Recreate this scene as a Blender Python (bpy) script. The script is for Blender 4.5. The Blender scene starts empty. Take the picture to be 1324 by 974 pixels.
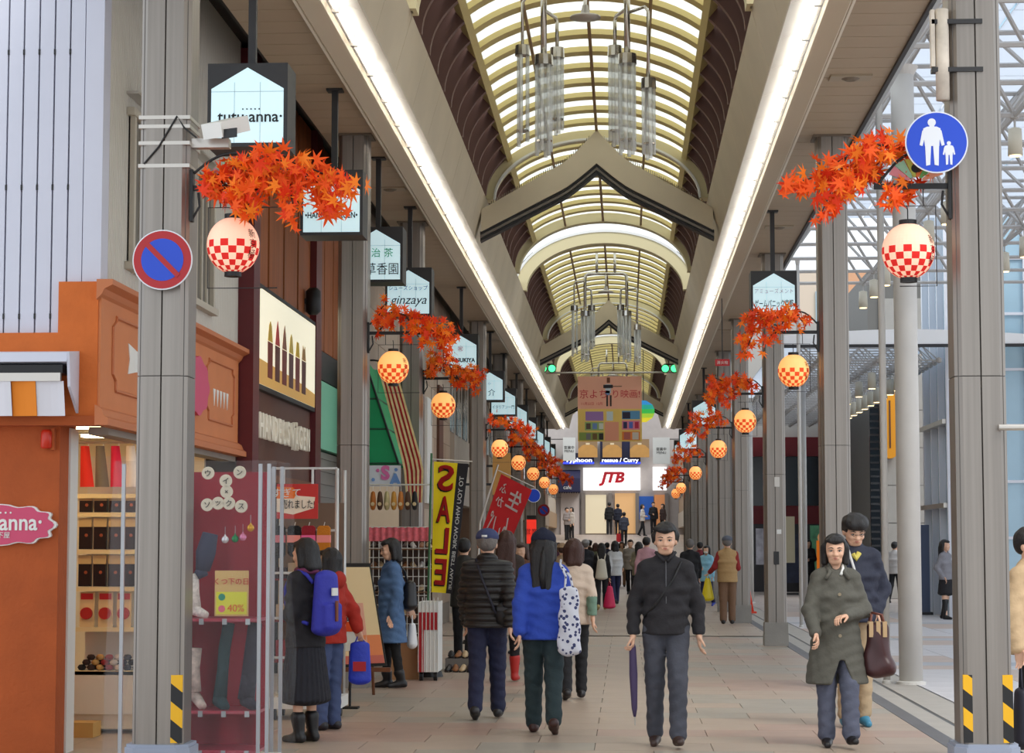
import bpy, bmesh, math, random
import numpy as np
from mathutils import Vector, Matrix
S = bpy.context.scene
COL = S.collection
random.seed(7)
# ---------------------------------------------------------------- camera
FPX, VPX, VPY, CAMH = 2700.0, 810.0, 705.0, 1.55
TH = math.atan((VPY - 487) / FPX)
AL = math.atan((VPX - 662) / FPX * math.cos(TH))
cam_d = bpy.data.cameras.new('camera'); cam = bpy.data.objects.new('camera', cam_d); COL.objects.link(cam)
cam_d.sensor_width = 36.0; cam_d.lens = FPX / 1324 * 36.0; cam_d.clip_end = 600
cam.location = (0, 0, CAMH); cam.rotation_euler = (math.pi / 2 + TH, 0, AL)
S.camera = cam
# ---------------------------------------------------------------- world, sun, exposure
w = bpy.data.worlds.new('overcast_sky'); S.world = w; w.use_nodes = True
wb = w.node_tree.nodes['Background']
wb.inputs['Color'].default_value = (0.86, 0.93, 1.0, 1); wb.inputs['Strength'].default_value = 1.05
sd = bpy.data.lights.new('sun', 'SUN'); sd.energy = 1.1; sd.angle = math.radians(25); sd.color = (1.0, 0.96, 0.9)
so = bpy.data.objects.new('sun', sd); COL.objects.link(so)
so.rotation_euler = (math.radians(42), 0, math.radians(38))
S.view_settings.view_transform = 'Standard'; S.view_settings.look = 'None'
S.view_settings.gamma = 1.0; S.view_settings.use_curve_mapping = False
S.view_settings.exposure = 0.5
# ---------------------------------------------------------------- pixel -> place
def ray(px, py):
    cx, cy = (px - 662) / FPX, (487 - py) / FPX
    fwd = math.cos(TH) - cy * math.sin(TH); up = cy * math.cos(TH) + math.sin(TH)
    return (cx * math.cos(AL) - fwd * math.sin(AL), cx * math.sin(AL) + fwd * math.cos(AL), up)
def P(px, py, Y):
    r = ray(px, py); return (r[0] / r[1] * Y, Y, CAMH + r[2] / r[1] * Y)
def G(px, py, z=0.0):
    r = ray(px, py); t = (z - CAMH) / r[2]; return (r[0] * t, r[1] * t, z)
def AX(px, py, X):
    r = ray(px, py); t = X / r[0]; return (X, r[1] * t, CAMH + r[2] * t)
# ---------------------------------------------------------------- materials
def lin(c):
    return tuple(((v / 255) / 12.92 if v / 255 <= 0.04045 else ((v / 255 + 0.055) / 1.055) ** 2.4) for v in c)
MATS = {}
def mat(name, rgb, rough=0.6, metal=0.0, var=0.0, vscale=3.0, bump=0.0, bscale=40.0, emit=0.0, emit_rgb=None, spec=0.5,
        stretch=None, alpha=None, trans=0.0):
    if name in MATS: return MATS[name]
    m = bpy.data.materials.new(name); m.use_nodes = True; nt = m.node_tree; b = nt.nodes['Principled BSDF']
    c = lin(rgb); b.inputs['Base Color'].default_value = (*c, 1); b.inputs['Roughness'].default_value = rough
    b.inputs['Metallic'].default_value = metal; b.inputs['Specular IOR Level'].default_value = spec
    if trans: b.inputs['Transmission Weight'].default_value = trans
    if alpha is not None: b.inputs['Alpha'].default_value = alpha
    if emit:
        b.inputs['Emission Color'].default_value = (*lin(emit_rgb or rgb), 1); b.inputs['Emission Strength'].default_value = emit
    if var or bump:
        tc = nt.nodes.new('ShaderNodeTexCoord'); src = tc.outputs['Object']
        if stretch:
            mp = nt.nodes.new('ShaderNodeMapping'); mp.inputs['Scale'].default_value = stretch
            nt.links.new(src, mp.inputs['Vector']); src = mp.outputs['Vector']
    if var:
        n = nt.nodes.new('ShaderNodeTexNoise'); n.inputs['Scale'].default_value = vscale; n.inputs['Detail'].default_value = 4
        nt.links.new(src, n.inputs['Vector'])
        r = nt.nodes.new('ShaderNodeValToRGB')
        r.color_ramp.elements[0].position = 0.3; r.color_ramp.elements[1].position = 0.7
        r.color_ramp.elements[0].color = (*[max(0, v * (1 - var)) for v in c], 1)
        r.color_ramp.elements[1].color = (*[min(1, v * (1 + var)) for v in c], 1)
        nt.links.new(n.outputs['Fac'], r.inputs['Fac']); nt.links.new(r.outputs['Color'], b.inputs['Base Color'])
    if bump:
        n2 = nt.nodes.new('ShaderNodeTexNoise'); n2.inputs['Scale'].default_value = bscale; n2.inputs['Detail'].default_value = 3
        nt.links.new(src, n2.inputs['Vector'])
        bp = nt.nodes.new('ShaderNodeBump'); bp.inputs['Strength'].default_value = bump; bp.inputs['Distance'].default_value = 0.02
        nt.links.new(n2.outputs['Fac'], bp.inputs['Height']); nt.links.new(bp.outputs['Normal'], b.inputs['Normal'])
    MATS[name] = m
    return m
def translucent(name, rgb, mix=0.85):
    m = bpy.data.materials.new(name); m.use_nodes = True; nt = m.node_tree; nt.nodes.clear()
    o = nt.nodes.new('ShaderNodeOutputMaterial'); t = nt.nodes.new('ShaderNodeBsdfTranslucent'); d = nt.nodes.new('ShaderNodeBsdfDiffuse')
    x = nt.nodes.new('ShaderNodeMixShader'); x.inputs[0].default_value = mix
    t.inputs['Color'].default_value = (*lin(rgb), 1); d.inputs['Color'].default_value = (*lin(rgb), 1)
    nt.links.new(d.outputs[0], x.inputs[1]); nt.links.new(t.outputs[0], x.inputs[2]); nt.links.new(x.outputs[0], o.inputs['Surface'])
    MATS[name] = m
    return m
def sheet_plastic(name, rgb, fac=0.25):
    # clear film: mostly transparent with a gloss
    m = bpy.data.materials.new(name); m.use_nodes = True; nt = m.node_tree; nt.nodes.clear()
    o = nt.nodes.new('ShaderNodeOutputMaterial'); t = nt.nodes.new('ShaderNodeBsdfTransparent')
    g = nt.nodes.new('ShaderNodeBsdfPrincipled'); g.inputs['Base Color'].default_value = (*lin(rgb), 1); g.inputs['Roughness'].default_value = 0.12
    x = nt.nodes.new('ShaderNodeMixShader'); x.inputs[0].default_value = fac
    nt.links.new(t.outputs[0], x.inputs[1]); nt.links.new(g.outputs[0], x.inputs[2]); nt.links.new(x.outputs[0], o.inputs['Surface'])
    MATS[name] = m
    return m
# ---------------------------------------------------------------- mesh builder
class MB:
    def __init__(s): s.v = []; s.f = []; s.mi = []; s.k = 0
    def _add(s, vs, fs):
        o = len(s.v); s.v.extend([tuple(p) for p in vs]); s.f.extend([tuple(i + o for i in f) for f in fs]); s.mi.extend([s.k] * len(fs)); return s
    def bx(s, x0, x1, y0, y1, z0, z1):
        return s._add([(x0, y0, z0), (x1, y0, z0), (x1, y1, z0), (x0, y1, z0), (x0, y0, z1), (x1, y0, z1), (x1, y1, z1), (x0, y1, z1)],
                      [(3, 2, 1, 0), (4, 5, 6, 7), (0, 1, 5, 4), (1, 2, 6, 5), (2, 3, 7, 6), (3, 0, 4, 7)])
    def box(s, c, d, M=None):
        n = len(s.v); s.bx(-d[0] / 2, d[0] / 2, -d[1] / 2, d[1] / 2, -d[2] / 2, d[2] / 2)
        for i in range(n, len(s.v)):
            p = Vector(s.v[i]); p = (M @ p) if M else p; s.v[i] = tuple(p + Vector(c))
        return s
    def quad(s, a, b, c, d): return s._add([a, b, c, d], [(0, 1, 2, 3)])
    def poly(s, pts): return s._add(pts, [tuple(range(len(pts)))])
    def prism(s, pts, ax, a0, a1):
        # pts: 2D outline (counter-clockwise seen along +axis is not required); ax: extrusion axis
        def mk(p, a): return {'x': (a, p[0], p[1]), 'y': (p[0], a, p[1]), 'z': (p[0], p[1], a)}[ax]
        n = len(pts); vs = [mk(p, a0) for p in pts] + [mk(p, a1) for p in pts]
        fs = [tuple(range(n)), tuple(range(2 * n - 1, n - 1, -1))] + [(i, i + n, (i + 1) % n + n, (i + 1) % n) for i in range(n)]
        return s._add(vs, fs)
    def tube(s, pts, r, n=8, cap=True):
        pts = [Vector(p) for p in pts]; rs = r if isinstance(r, (list, tuple)) else [r] * len(pts)
        up = None; vs = []
        for i, p in enumerate(pts):
            t = (pts[min(i + 1, len(pts) - 1)] - pts[max(i - 1, 0)]).normalized()
            if up is None: up = Vector((0, 0, 1)) if abs(t.z) < 0.9 else Vector((1, 0, 0))
            u = (up - t * up.dot(t)).normalized(); v = t.cross(u); up = u
            vs += [p + (u * math.cos(2 * math.pi * k / n) + v * math.sin(2 * math.pi * k / n)) * rs[i] for k in range(n)]
        fs = [(i * n + k, i * n + (k + 1) % n, (i + 1) * n + (k + 1) % n, (i + 1) * n + k) for i in range(len(pts) - 1) for k in range(n)]
        if cap: fs += [tuple(range(n - 1, -1, -1)), tuple((len(pts) - 1) * n + k for k in range(n))]
        return s._add(vs, fs)
    def lathe(s, prof, c=(0, 0, 0), n=16, axis='z'):
        vs = []
        for r, z in prof:
            for k in range(n):
                a = 2 * math.pi * k / n; x, y = r * math.cos(a), r * math.sin(a)
                q = {'z': (x, y, z), 'y': (x, z, y), 'x': (z, x, y)}[axis]
                vs.append((q[0] + c[0], q[1] + c[1], q[2] + c[2]))
        m = len(prof)
        fs = [(i * n + k, i * n + (k + 1) % n, (i + 1) * n + (k + 1) % n, (i + 1) * n + k) for i in range(m - 1) for k in range(n)]
        fs += [tuple(range(n - 1, -1, -1)), tuple((m - 1) * n + k for k in range(n))]
        return s._add(vs, fs)
    def grid(s, fn, nu, nv):
        vs = [fn(i / nu, j / nv) for i in range(nu + 1) for j in range(nv + 1)]
        fs = [(i * (nv + 1) + j, (i + 1) * (nv + 1) + j, (i + 1) * (nv + 1) + j + 1, i * (nv + 1) + j + 1) for i in range(nu) for j in range(nv)]
        return s._add(vs, fs)
    def shift(s, d): s.v = [(p[0] + d[0], p[1] + d[1], p[2] + d[2]) for p in s.v]; return s
    def xf(s, M): s.v = [tuple(M @ Vector(p)) for p in s.v]; return s
    def mesh(s, name, mats, smooth=False, fix=True):
        me = bpy.data.meshes.new(name); me.from_pydata(s.v, [], s.f)
        for m in (mats if isinstance(mats, (list, tuple)) else [mats]): me.materials.append(m)
        if max(s.mi, default=0): me.polygons.foreach_set('material_index', s.mi)
        if fix:
            b = bmesh.new(); b.from_mesh(me); bmesh.ops.recalc_face_normals(b, faces=b.faces); b.to_mesh(me); b.free()
        if smooth: me.polygons.foreach_set('use_smooth', [True] * len(me.polygons))
        me.update(); return me
    def obj(s, name, mats, parent=None, smooth=False, local=False, fix=True):
        if parent is not None and not local:
            w_ = WL.get(parent.name, (0, 0, 0)); s.shift((-w_[0], -w_[1], -w_[2]))
        o = bpy.data.objects.new(name, s.mesh(name, mats, smooth, fix)); COL.objects.link(o)
        if parent is not None: o.parent = parent; WL[o.name] = WL.get(parent.name, (0, 0, 0))
        return o
    def centred(s, name, mats, smooth=False):
        # a top-level mesh thing whose origin sits at its base centre
        a = np.array(s.v); c = (a.min(0) + a.max(0)) / 2; c[2] = a[:, 2].min(); s.shift(-c)
        o = bpy.data.objects.new(name, s.mesh(name, mats, smooth)); COL.objects.link(o); o.location = c; WL[o.name] = tuple(c); return o
WL = {}
def tag(o, label, cat, group=None):
    o['label'] = label; o['category'] = cat
    if group: o['group'] = group
    return o
def thing(name, label, cat, loc=(0, 0, 0), rz=0.0, group=None):
    o = bpy.data.objects.new(name, None); COL.objects.link(o); o.empty_display_size = 0.1
    o.location = loc; o.rotation_euler = (0, 0, rz); WL[o.name] = tuple(loc); return tag(o, label, cat, group)
def struct(name, mb, m, smooth=False):
    o = mb.obj(name, m, None, smooth); o['kind'] = 'structure'; return o
def place(me, name, loc, parent, rot=(0, 0, 0), scale=(1, 1, 1)):
    # a part that shares mesh data; loc is a world place
    o = bpy.data.objects.new(name, me); COL.objects.link(o)
    w_ = WL.get(parent.name, (0, 0, 0)) if parent else (0, 0, 0)
    o.location = (loc[0] - w_[0], loc[1] - w_[1], loc[2] - w_[2]); o.rotation_euler = rot; o.scale = scale
    o.parent = parent; WL[o.name] = tuple(loc); return o
def copy_tree(o, parent=None):
    c = o.copy(); COL.objects.link(c); c.parent = parent
    for ch in list(o.children): copy_tree(ch, c)
    return c
def text_mesh(body, size, m, depth=0.004, name='lettering', bold=0.0, spacing=1.0, shear=0.0, mirror=False, align='CENTER', line=1.0, maxw=None, maxh=None):
    # flat lettering in the x-z plane, facing -y, centred
    cu = bpy.data.curves.new(name, 'FONT'); cu.body = body; cu.size = size; cu.extrude = depth / 2; cu.offset = bold; cu.space_character = spacing
    cu.shear = shear; cu.align_x = align; cu.space_line = line; cu.resolution_u = 3
    t = bpy.data.objects.new('tmp', cu); me = bpy.data.meshes.new_from_object(t)
    bpy.data.objects.remove(t); bpy.data.curves.remove(cu)
    n = len(me.vertices); a = np.zeros(n * 3); me.vertices.foreach_get('co', a); a = a.reshape(-1, 3)
    if n:
        c = (a.min(0) + a.max(0)) / 2; a -= c; wd = np.ptp(a[:, 0]); hg = np.ptp(a[:, 1]); k = 1.0
        if maxw and wd > maxw: a[:, 0] *= maxw / wd
        if maxh and hg > maxh: a[:, 1] *= maxh / hg
        b = np.stack([-a[:, 0] if mirror else a[:, 0], -a[:, 2], a[:, 1]], 1); me.vertices.foreach_set('co', b.ravel())
        if mirror: me.flip_normals()
    me.materials.clear(); me.materials.append(m); me.update(); me.name = name; return me
def lettering(body, size, m, c, parent, rot=(0, 0, 0), **k):
    return place(text_mesh(body, size, m, **k), k.get('name', 'lettering'), c, parent, rot)
# shared materials
STEEL = mat('brushed_steel', (146, 139, 132), 0.36, 0.75, var=0.10, vscale=2.5, stretch=(14, 14, 0.25))
STEEL2 = mat('steel_edge', (196, 190, 182), 0.3, 0.7)
BLACK = mat('black_paint', (22, 22, 24), 0.5)
DARKGREY = mat('dark_grey_metal', (52, 52, 54), 0.5, 0.2)
WHITE = mat('white_paint', (232, 232, 228), 0.5)
CHROME = mat('chrome', (200, 196, 188), 0.18, 0.9)
BEIGE = mat('beige_panel', (196, 182, 158), 0.55, var=0.05, vscale=1.5)
GOLD = mat('gold_beige_rib', (212, 194, 130), 0.5)
# ================================================================ FLOOR
XC = -0.41; CZ = 6.1
FL_A = mat('floor_beige', (174, 156, 140), 0.42, var=0.06, vscale=2.0, bump=0.04, bscale=60)
FL_B = mat('floor_pink', (172, 146, 132), 0.42, var=0.08, vscale=2.0, bump=0.04, bscale=60)
FL_C = mat('floor_grey_green', (162, 154, 142), 0.40, var=0.08, vscale=2.0, bump=0.04, bscale=60)
def floor_mat(name, c1, c2, sx, sy, cm):
    m = bpy.data.materials.new(name); m.use_nodes = True; nt = m.node_tree; b = nt.nodes['Principled BSDF']
    tc = nt.nodes.new('ShaderNodeTexCoord'); br = nt.nodes.new('ShaderNodeTexBrick')
    br.offset = 0.5; br.inputs['Scale'].default_value = 1.0; br.inputs['Brick Width'].default_value = sx; br.inputs['Row Height'].default_value = sy
    br.inputs['Mortar Size'].default_value = 0.006; br.inputs['Color1'].default_value = (*lin(c1), 1); br.inputs['Color2'].default_value = (*lin(c2), 1)
    br.inputs['Mortar'].default_value = (*lin(cm), 1)
    n = nt.nodes.new('ShaderNodeTexNoise'); n.inputs['Scale'].default_value = 0.8; n.inputs['Detail'].default_value = 5
    mx = nt.nodes.new('ShaderNodeMixRGB'); mx.blend_type = 'MULTIPLY'; mx.inputs['Fac'].default_value = 0.25
    nt.links.new(tc.outputs['Object'], br.inputs['Vector']); nt.links.new(tc.outputs['Object'], n.inputs['Vector'])
    nt.links.new(br.outputs['Color'], mx.inputs[1]); nt.links.new(n.outputs['Fac'], mx.inputs[2]); nt.links.new(mx.outputs[0], b.inputs['Base Color'])
    b.inputs['Roughness'].default_value = 0.45
    return m
FLOOR = floor_mat('floor_paving', (186, 170, 153), (176, 155, 140), 0.8, 0.6, (120, 108, 98))
PLAZA = floor_mat('plaza_paving', (196, 186, 180), (186, 172, 166), 1.2, 0.5, (140, 132, 128))
JOINT = mat('floor_joint', (132, 120, 108), 0.7)
mb = MB()
mb.k = 1; mb.quad((-8, -12, -0.02), (2.46, -12, -0.02), (2.46, 84.5, -0.02), (-8, 84.5, -0.02)); mb.k = 0
mb.quad((-8, -12, 0), (2.45, -12, 0), (2.45, 14.2, 0), (-8, 14.2, 0))
mb.quad((-8, 36.1, 0), (2.45, 36.1, 0), (2.45, 84, 0), (-8, 84, 0))
mb.quad((-8, 14.2, 0), (-4.30, 14.2, 0), (-4.30, 36.1, 0), (-8, 36.1, 0))
mb.quad((-8, 84, 0), (8, 84, 0), (8, 112, 2.1), (-8, 112, 2.1)); mb.quad((-8, 112, 2.1), (8, 112, 2.1), (8, 130, 2.1), (-8, 130, 2.1))
fl = struct('floor', mb, [FLOOR, JOINT])
slab = {}
for i, m in enumerate((FL_A, FL_B, FL_C)):
    slab[i] = MB().bx(-0.447, 0.447, -0.297, 0.297, -0.012, 0.0).mesh('paving_slab', m)
slab_half = MB().bx(-0.222, 0.222, -0.297, 0.297, -0.012, 0.0).mesh('paving_slab', FL_A)
for r in range(36):
    y = 14.5 + r * 0.6
    place(slab_half, 'paving_slab', (-4.3 + 0.225 if r % 2 else 2.45 - 0.225, y, 0), fl)
    for c in range(7):
        x = -4.3 + 0.45 + c * 0.9 + (0.45 if r % 2 else 0)
        d = (abs(((c + 0.5 * (r % 2)) * 2) % 8 - 4) + abs((r % 10) - 5) * 0.8)
        k = 1 if d < 2.2 else (2 if 3.6 < d < 4.6 else 0)
        if random.random() < 0.12: k = random.choice((0, 1, 2))
        place(slab[k], 'paving_slab', (x, y, 0), fl)
# edging strips beside the right-hand pillars
DSTRIP = mat('dark_stone_strip', (96, 94, 96), 0.5, var=0.1)
CONC = mat('pale_concrete', (172, 166, 158), 0.6, var=0.06)
e = struct('trim_1', MB().bx(2.45, 2.60, -12, 84, -0.02, 0.002), DSTRIP)
e = struct('trim_2', MB().bx(2.60, 2.80, -12, 84, -0.02, 0.0).bx(2.845, 3.2, -12, 84, -0.02, 0.0), CONC)
e = struct('trim_3', MB().bx(2.80, 2.845, -12, 84, -0.02, -0.004).bx(3.2, 3.225, -12, 84, -0.02, -0.004), mat('drain_metal', (92, 90, 88), 0.4, 0.6))
mb = MB(); mb.quad((3.225, -12, 0), (40, -12, 0), (40, 17, 0), (3.225, 17, 0)); mb.quad((3.225, 49, 0), (40, 49, 0), (40, 110, 0), (3.225, 110, 0))
mb.quad((9.3, 17, 0), (40, 17, 0), (40, 49, 0), (9.3, 49, 0))
mb.quad((3.2, -12, -0.02), (40, -12, -0.02), (40, 110, -0.02), (3.2, 110, -0.02))
mb.k = 1; mb.quad((3.225, 17, -0.012), (9.3, 17, -0.012), (9.3, 49, -0.012), (3.225, 49, -0.012))
pz = struct('plaza', mb, [PLAZA, JOINT])
pc = [mat('plaza_pale', (206, 202, 204), 0.4, var=0.05), mat('plaza_pink', (196, 176, 164), 0.45, var=0.06), mat('plaza_grey', (176, 178, 184), 0.4, var=0.05)]
ps = [MB().bx(-0.603, 0.603, -0.396, 0.396, -0.012, 0).mesh('paving_slab', m) for m in pc]
for r in range(40):
    for c in range(5):
        k = 2 if (r % 9 == 4) else (1 if ((r // 4 + c) % 3 == 0) else 0)
        place(ps[k], 'paving_slab', (3.225 + 0.6075 + c * 1.215, 17.4 + r * 0.8, 0), pz)
# ================================================================ SIDE CEILINGS
BOARD = mat('ceiling_board', (176, 158, 134), 0.55, var=0.05, vscale=2)
GAPM = mat('ceiling_gap', (60, 52, 44), 0.8)
def ceiling(side, xa, xb):
    c = struct('ceiling_' + side, MB().bx(xa, xb, 6, 82, CZ + 0.03, CZ + 0.10), GAPM)
    me = MB().bx(xa, xb, -0.2, 0.2, CZ, CZ + 0.03).mesh('ceiling_board', BOARD)
    for i in range(80):
        if i < 78: place(me, 'ceiling_board', (0, 12.2 + i * 0.412, 0), c)
    far = MB()
    for i in range(80): far.bx(xa, xb, 44.4 + i * 0.47, 44.4 + i * 0.47 + 0.455, CZ, CZ + 0.03)
    o = far.obj('ceiling_boards', BOARD, c); o['kind'] = 'stuff'
    return c
cl_ = ceiling('left', -3.36, -2.72); cr_ = ceiling('right', 1.90, 2.56)
# vents in the ceilings
VENT = mat('vent_metal', (168, 154, 132), 0.5)
for i, (vx, vy) in enumerate(((2.2, 20.2), (2.2, 29.8), (-3.0, 26.3))):
    t = thing('ceiling_vent', 'small beige slotted air vent set in the boarded side ceiling', 'vent', (vx, vy, CZ - 0.03), 0, 'ceiling vents')
    MB().bx(vx - 0.2, vx + 0.2, vy - 0.12, vy + 0.12, CZ - 0.02, CZ).obj('frame', VENT, t)
    MB().lathe([(0.09, 0), (0.05, -0.02), (0.001, -0.02)], (vx, vy, CZ - 0.02), 16).obj('diffuser', mat('vent_dark', (120, 108, 92), 0.6), t)
# outer gutter over the right pillars
GUT = mat('gutter_metal', (150, 146, 142), 0.45, 0.4, var=0.06, vscale=1, stretch=(1, 0.3, 1))
g = MB(); g.prism([(2.56, CZ - 0.03), (2.60, CZ - 0.03), (2.60, CZ + 0.2), (2.56, CZ + 0.2)], 'y', 6, 82)
struct('trim_4', g, DARKGREY)
g = MB(); g.prism([(2.60, CZ + 0.02), (2.78, CZ + 0.22), (2.78, CZ + 0.62), (2.74, CZ + 0.62), (2.74, CZ + 0.24), (2.60, CZ + 0.08)], 'y', 6, 82)
struct('trim_5', g, GUT)
g = MB().bx(-3.94, -3.34, 6, 82, 6.66, 6.72).bx(-3.40, -3.36, 6, 82, CZ + 0.02, 6.7)
struct('ceiling_gap_left', g, mat('dark_soffit', (40, 36, 32), 0.8))
# upper roof deck over the side ceilings (keeps the sky off the soffit)
g = MB().bx(-3.4, -2.1, 6, 82, 6.75, 6.8).bx(1.35, 2.75, 6, 82, 6.75, 6.8)
struct('roof_deck', g, GUT)
# ================================================================ LIGHT TROUGHS AND SIDE PANELS
SOF = mat('trough_white', (240, 236, 226), 0.25)
TUBE = mat('fluorescent_tube_glow', (255, 250, 240), 0.3, emit=5.5)
LIP = mat('trough_lip', (206, 192, 168), 0.45)
SEAMB = mat('panel_seam', (120, 108, 90), 0.7)
LENS = sheet_plastic('trough_lens', (225, 228, 230), 0.35)
def X(s, half): return XC + s * half
for s, side in ((-1, 'left'), (1, 'right')):
    t = thing('cove_light', 'long white fluorescent light trough along the %s edge of the arcade vault' % ('shop-side' if s < 0 else 'plaza-side'), 'light', (X(s, 2.1), 10, 6.0), 0, None)
    lip = MB().prism([(X(s, 2.31), CZ + 0.03), (X(s, 2.31), CZ - 0.06), (X(s, 2.27), CZ - 0.09), (X(s, 2.10), CZ - 0.05), (X(s, 2.10), CZ + 0.03)], 'y', 10, 81)
    lip.obj('lip', LIP, t)
    MB().bx(min(X(s, 2.315), X(s, 2.29)), max(X(s, 2.315), X(s, 2.29)), 10, 81, CZ - 0.085, CZ - 0.055).obj('edge_trim', mat('trim_cream', (238, 230, 212), 0.4), t)
    MB().prism([(X(s, 2.10), CZ + 0.07), (X(s, 1.78), CZ - 0.04), (X(s, 1.78), CZ + 0.04), (X(s, 2.10), CZ + 0.1)], 'y', 10, 81).obj('backing', SEAMB, t)
    pm = MB().prism([(X(s, 2.10), CZ + 0.05), (X(s, 1.78), CZ - 0.06), (X(s, 1.78), CZ - 0.045), (X(s, 2.10), CZ + 0.065)], 'y', -0.595, 0.595).mesh('reflector_panel', SOF)
    tm = MB().tube([(X(s, 2.02), -0.565, CZ - 0.03), (X(s, 2.02), 0.565, CZ - 0.03)], 0.02, 8).mesh('fluorescent_tube', TUBE, True)
    cm = MB().bx(X(s, 2.02) - 0.03, X(s, 2.02) + 0.03, -0.03, 0.03, CZ - 0.075, CZ - 0.01).mesh('lamp_holder', STEEL2)
    for i in range(59):
        y = 10.6 + i * 1.2
        place(pm, 'reflector_panel', (0, y, 0), t); place(tm, 'fluorescent_tube', (0, y, 0), t); place(cm, 'lamp_holder', (0, y + 0.6, 0), t)
    MB().prism([(X(s, 2.10), CZ - 0.06), (X(s, 1.985), CZ - 0.095), (X(s, 1.982), CZ - 0.09), (X(s, 2.10), CZ - 0.052)], 'y', 10, 81).obj('glass_lens', LENS, t)
    # beige inclined panels between trough and vault
    w_ = struct('wall_vault_' + side, MB().prism([(X(s, 1.80), CZ - 0.05), (X(s, 1.65), 6.62), (X(s, 1.70), 6.64), (X(s, 1.85), CZ - 0.0)], 'y', 10, 81), SEAMB)
    for i in range(44):
        y = 10.8 + i * 1.6
        q = MB().prism([(X(s, 1.785), CZ - 0.07), (X(s, 1.62), 6.62), (X(s, 1.65), 6.63), (X(s, 1.80), CZ - 0.02)], 'y', -0.794, 0.794) if i == 0 else None
        if q: pme = q.mesh('beige_panel', BEIGE)
        place(pme, 'beige_panel', (0, y, 0), w_)
# ================================================================ VAULTS
GLAZ = translucent('roof_glazing', (250, 250, 244), 0.9)
FIN = mat('brown_fin', (112, 82, 74), 0.55)
FINB = mat('brown_backing', (38, 26, 24), 0.8)
RUST = mat('purlin_bronze', (140, 108, 66), 0.5)
RIM = mat('arch_rim_cream', (214, 202, 160), 0.5)
VA, VB, VZ = 1.62, 1.0, 6.62
def vp(t, off=0.0):
    x, z = VA * math.cos(t), VB * math.sin(t)
    nx, nz = math.cos(t) / VA, math.sin(t) / VB; l = math.hypot(nx, nz)
    return (XC + x + off * nx / l, VZ + z + off * nz / l)
def arc(t0, t1, o0, o1, y0, y1, n=20):
    mb = MB()
    for i in range(n):
        a, b = t0 + (t1 - t0) * i / n, t0 + (t1 - t0) * (i + 1) / n
        q = [vp(a, o0), vp(b, o0), vp(b, o1), vp(a, o1)]
        vs = [(p[0], y0, p[1]) for p in q] + [(p[0], y1, p[1]) for p in q]
        fs = [(0, 1, 2, 3), (7, 6, 5, 4), (0, 4, 5, 1), (2, 6, 7, 3)]
        if i == 0: fs.append((0, 3, 7, 4))
        if i == n - 1: fs.append((1, 5, 6, 2))
        mb._add(vs, fs)
    return mb
TG = math.radians(37)
me_pane = arc(TG, math.pi - TG, 0.10, 0.115, -0.43, 0.43, 24).mesh('roof_pane', GLAZ)
me_rib = arc(TG, math.pi - TG, 0.035, 0.10, -0.115, 0.115, 24).mesh('rib', GOLD)
me_fin = {}
for s in (1, -1):
    t0, t1 = (0, TG) if s > 0 else (math.pi, math.pi - TG)
    me_fin[s] = arc(t0, t1, -0.02, 0.20, -0.05, 0.05, 8).mesh('fin', FIN)
for vi, (ya, yb) in enumerate(((2.0, 18.2), (19.5, 38.7), (41.5, 59.4), (62.3, 80.6))):  # first vault is out of view, added to keep light and reflections consistent
    vz = struct('roof_vault', MB().bx(XC - 0.02, XC + 0.02, ya, yb, VZ + VB - 0.06, VZ + VB - 0.02), RUST)
    for s in (1, -1):
        t0, t1 = (0, TG) if s > 0 else (math.pi, math.pi - TG)
        arc(t0, t1, 0.20, 0.24, ya, yb, 8).obj('brown_backing', FINB, vz)
        tt = TG if s > 0 else math.pi - TG
        arc(tt - 0.035, tt + 0.035, -0.03, 0.12, ya, yb, 1).obj('edge_beam', GOLD, vz)
        tp = math.radians(64) if s > 0 else math.pi - math.radians(64)
        p0 = vp(tp, -0.03); MB().tube([(p0[0], ya, p0[1]), (p0[0], yb, p0[1])], 0.022, 6).obj('purlin', RUST, vz)
    n = int((yb - ya) / 0.86); pt = (yb - ya) / n
    for i in range(n + 1):
        y = ya + i * pt
        place(me_rib, 'rib', (0, y, 0), vz)
        for s in (1, -1): place(me_fin[s], 'fin', (0, y, 0), vz)
        if i < n: place(me_pane, 'roof_pane', (0, y + pt / 2, 0), vz, scale=(1, pt / 0.86, 1))
    for y in (ya, yb):
        arc(0, math.pi, -0.06, 0.16, y - 0.14, y + 0.14, 36).obj('arch_rim', RIM, vz)
        arc(0, math.pi, 0.16, 0.21, y - 0.16, y + 0.16, 36).obj('arch_cap', WHITE, vz)
    if vi:
        ym = (0, 30.2, 51.1, 71.9)[vi]
        arc(0, math.pi, -0.10, 0.02, ym + 0.15, ym + 0.50, 36).obj('arch_rim', RIM, vz)
        arc(0, math.pi, -0.13, -0.10, ym + 0.12, ym + 0.22, 36).obj('arch_trim', WHITE, vz)
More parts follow.
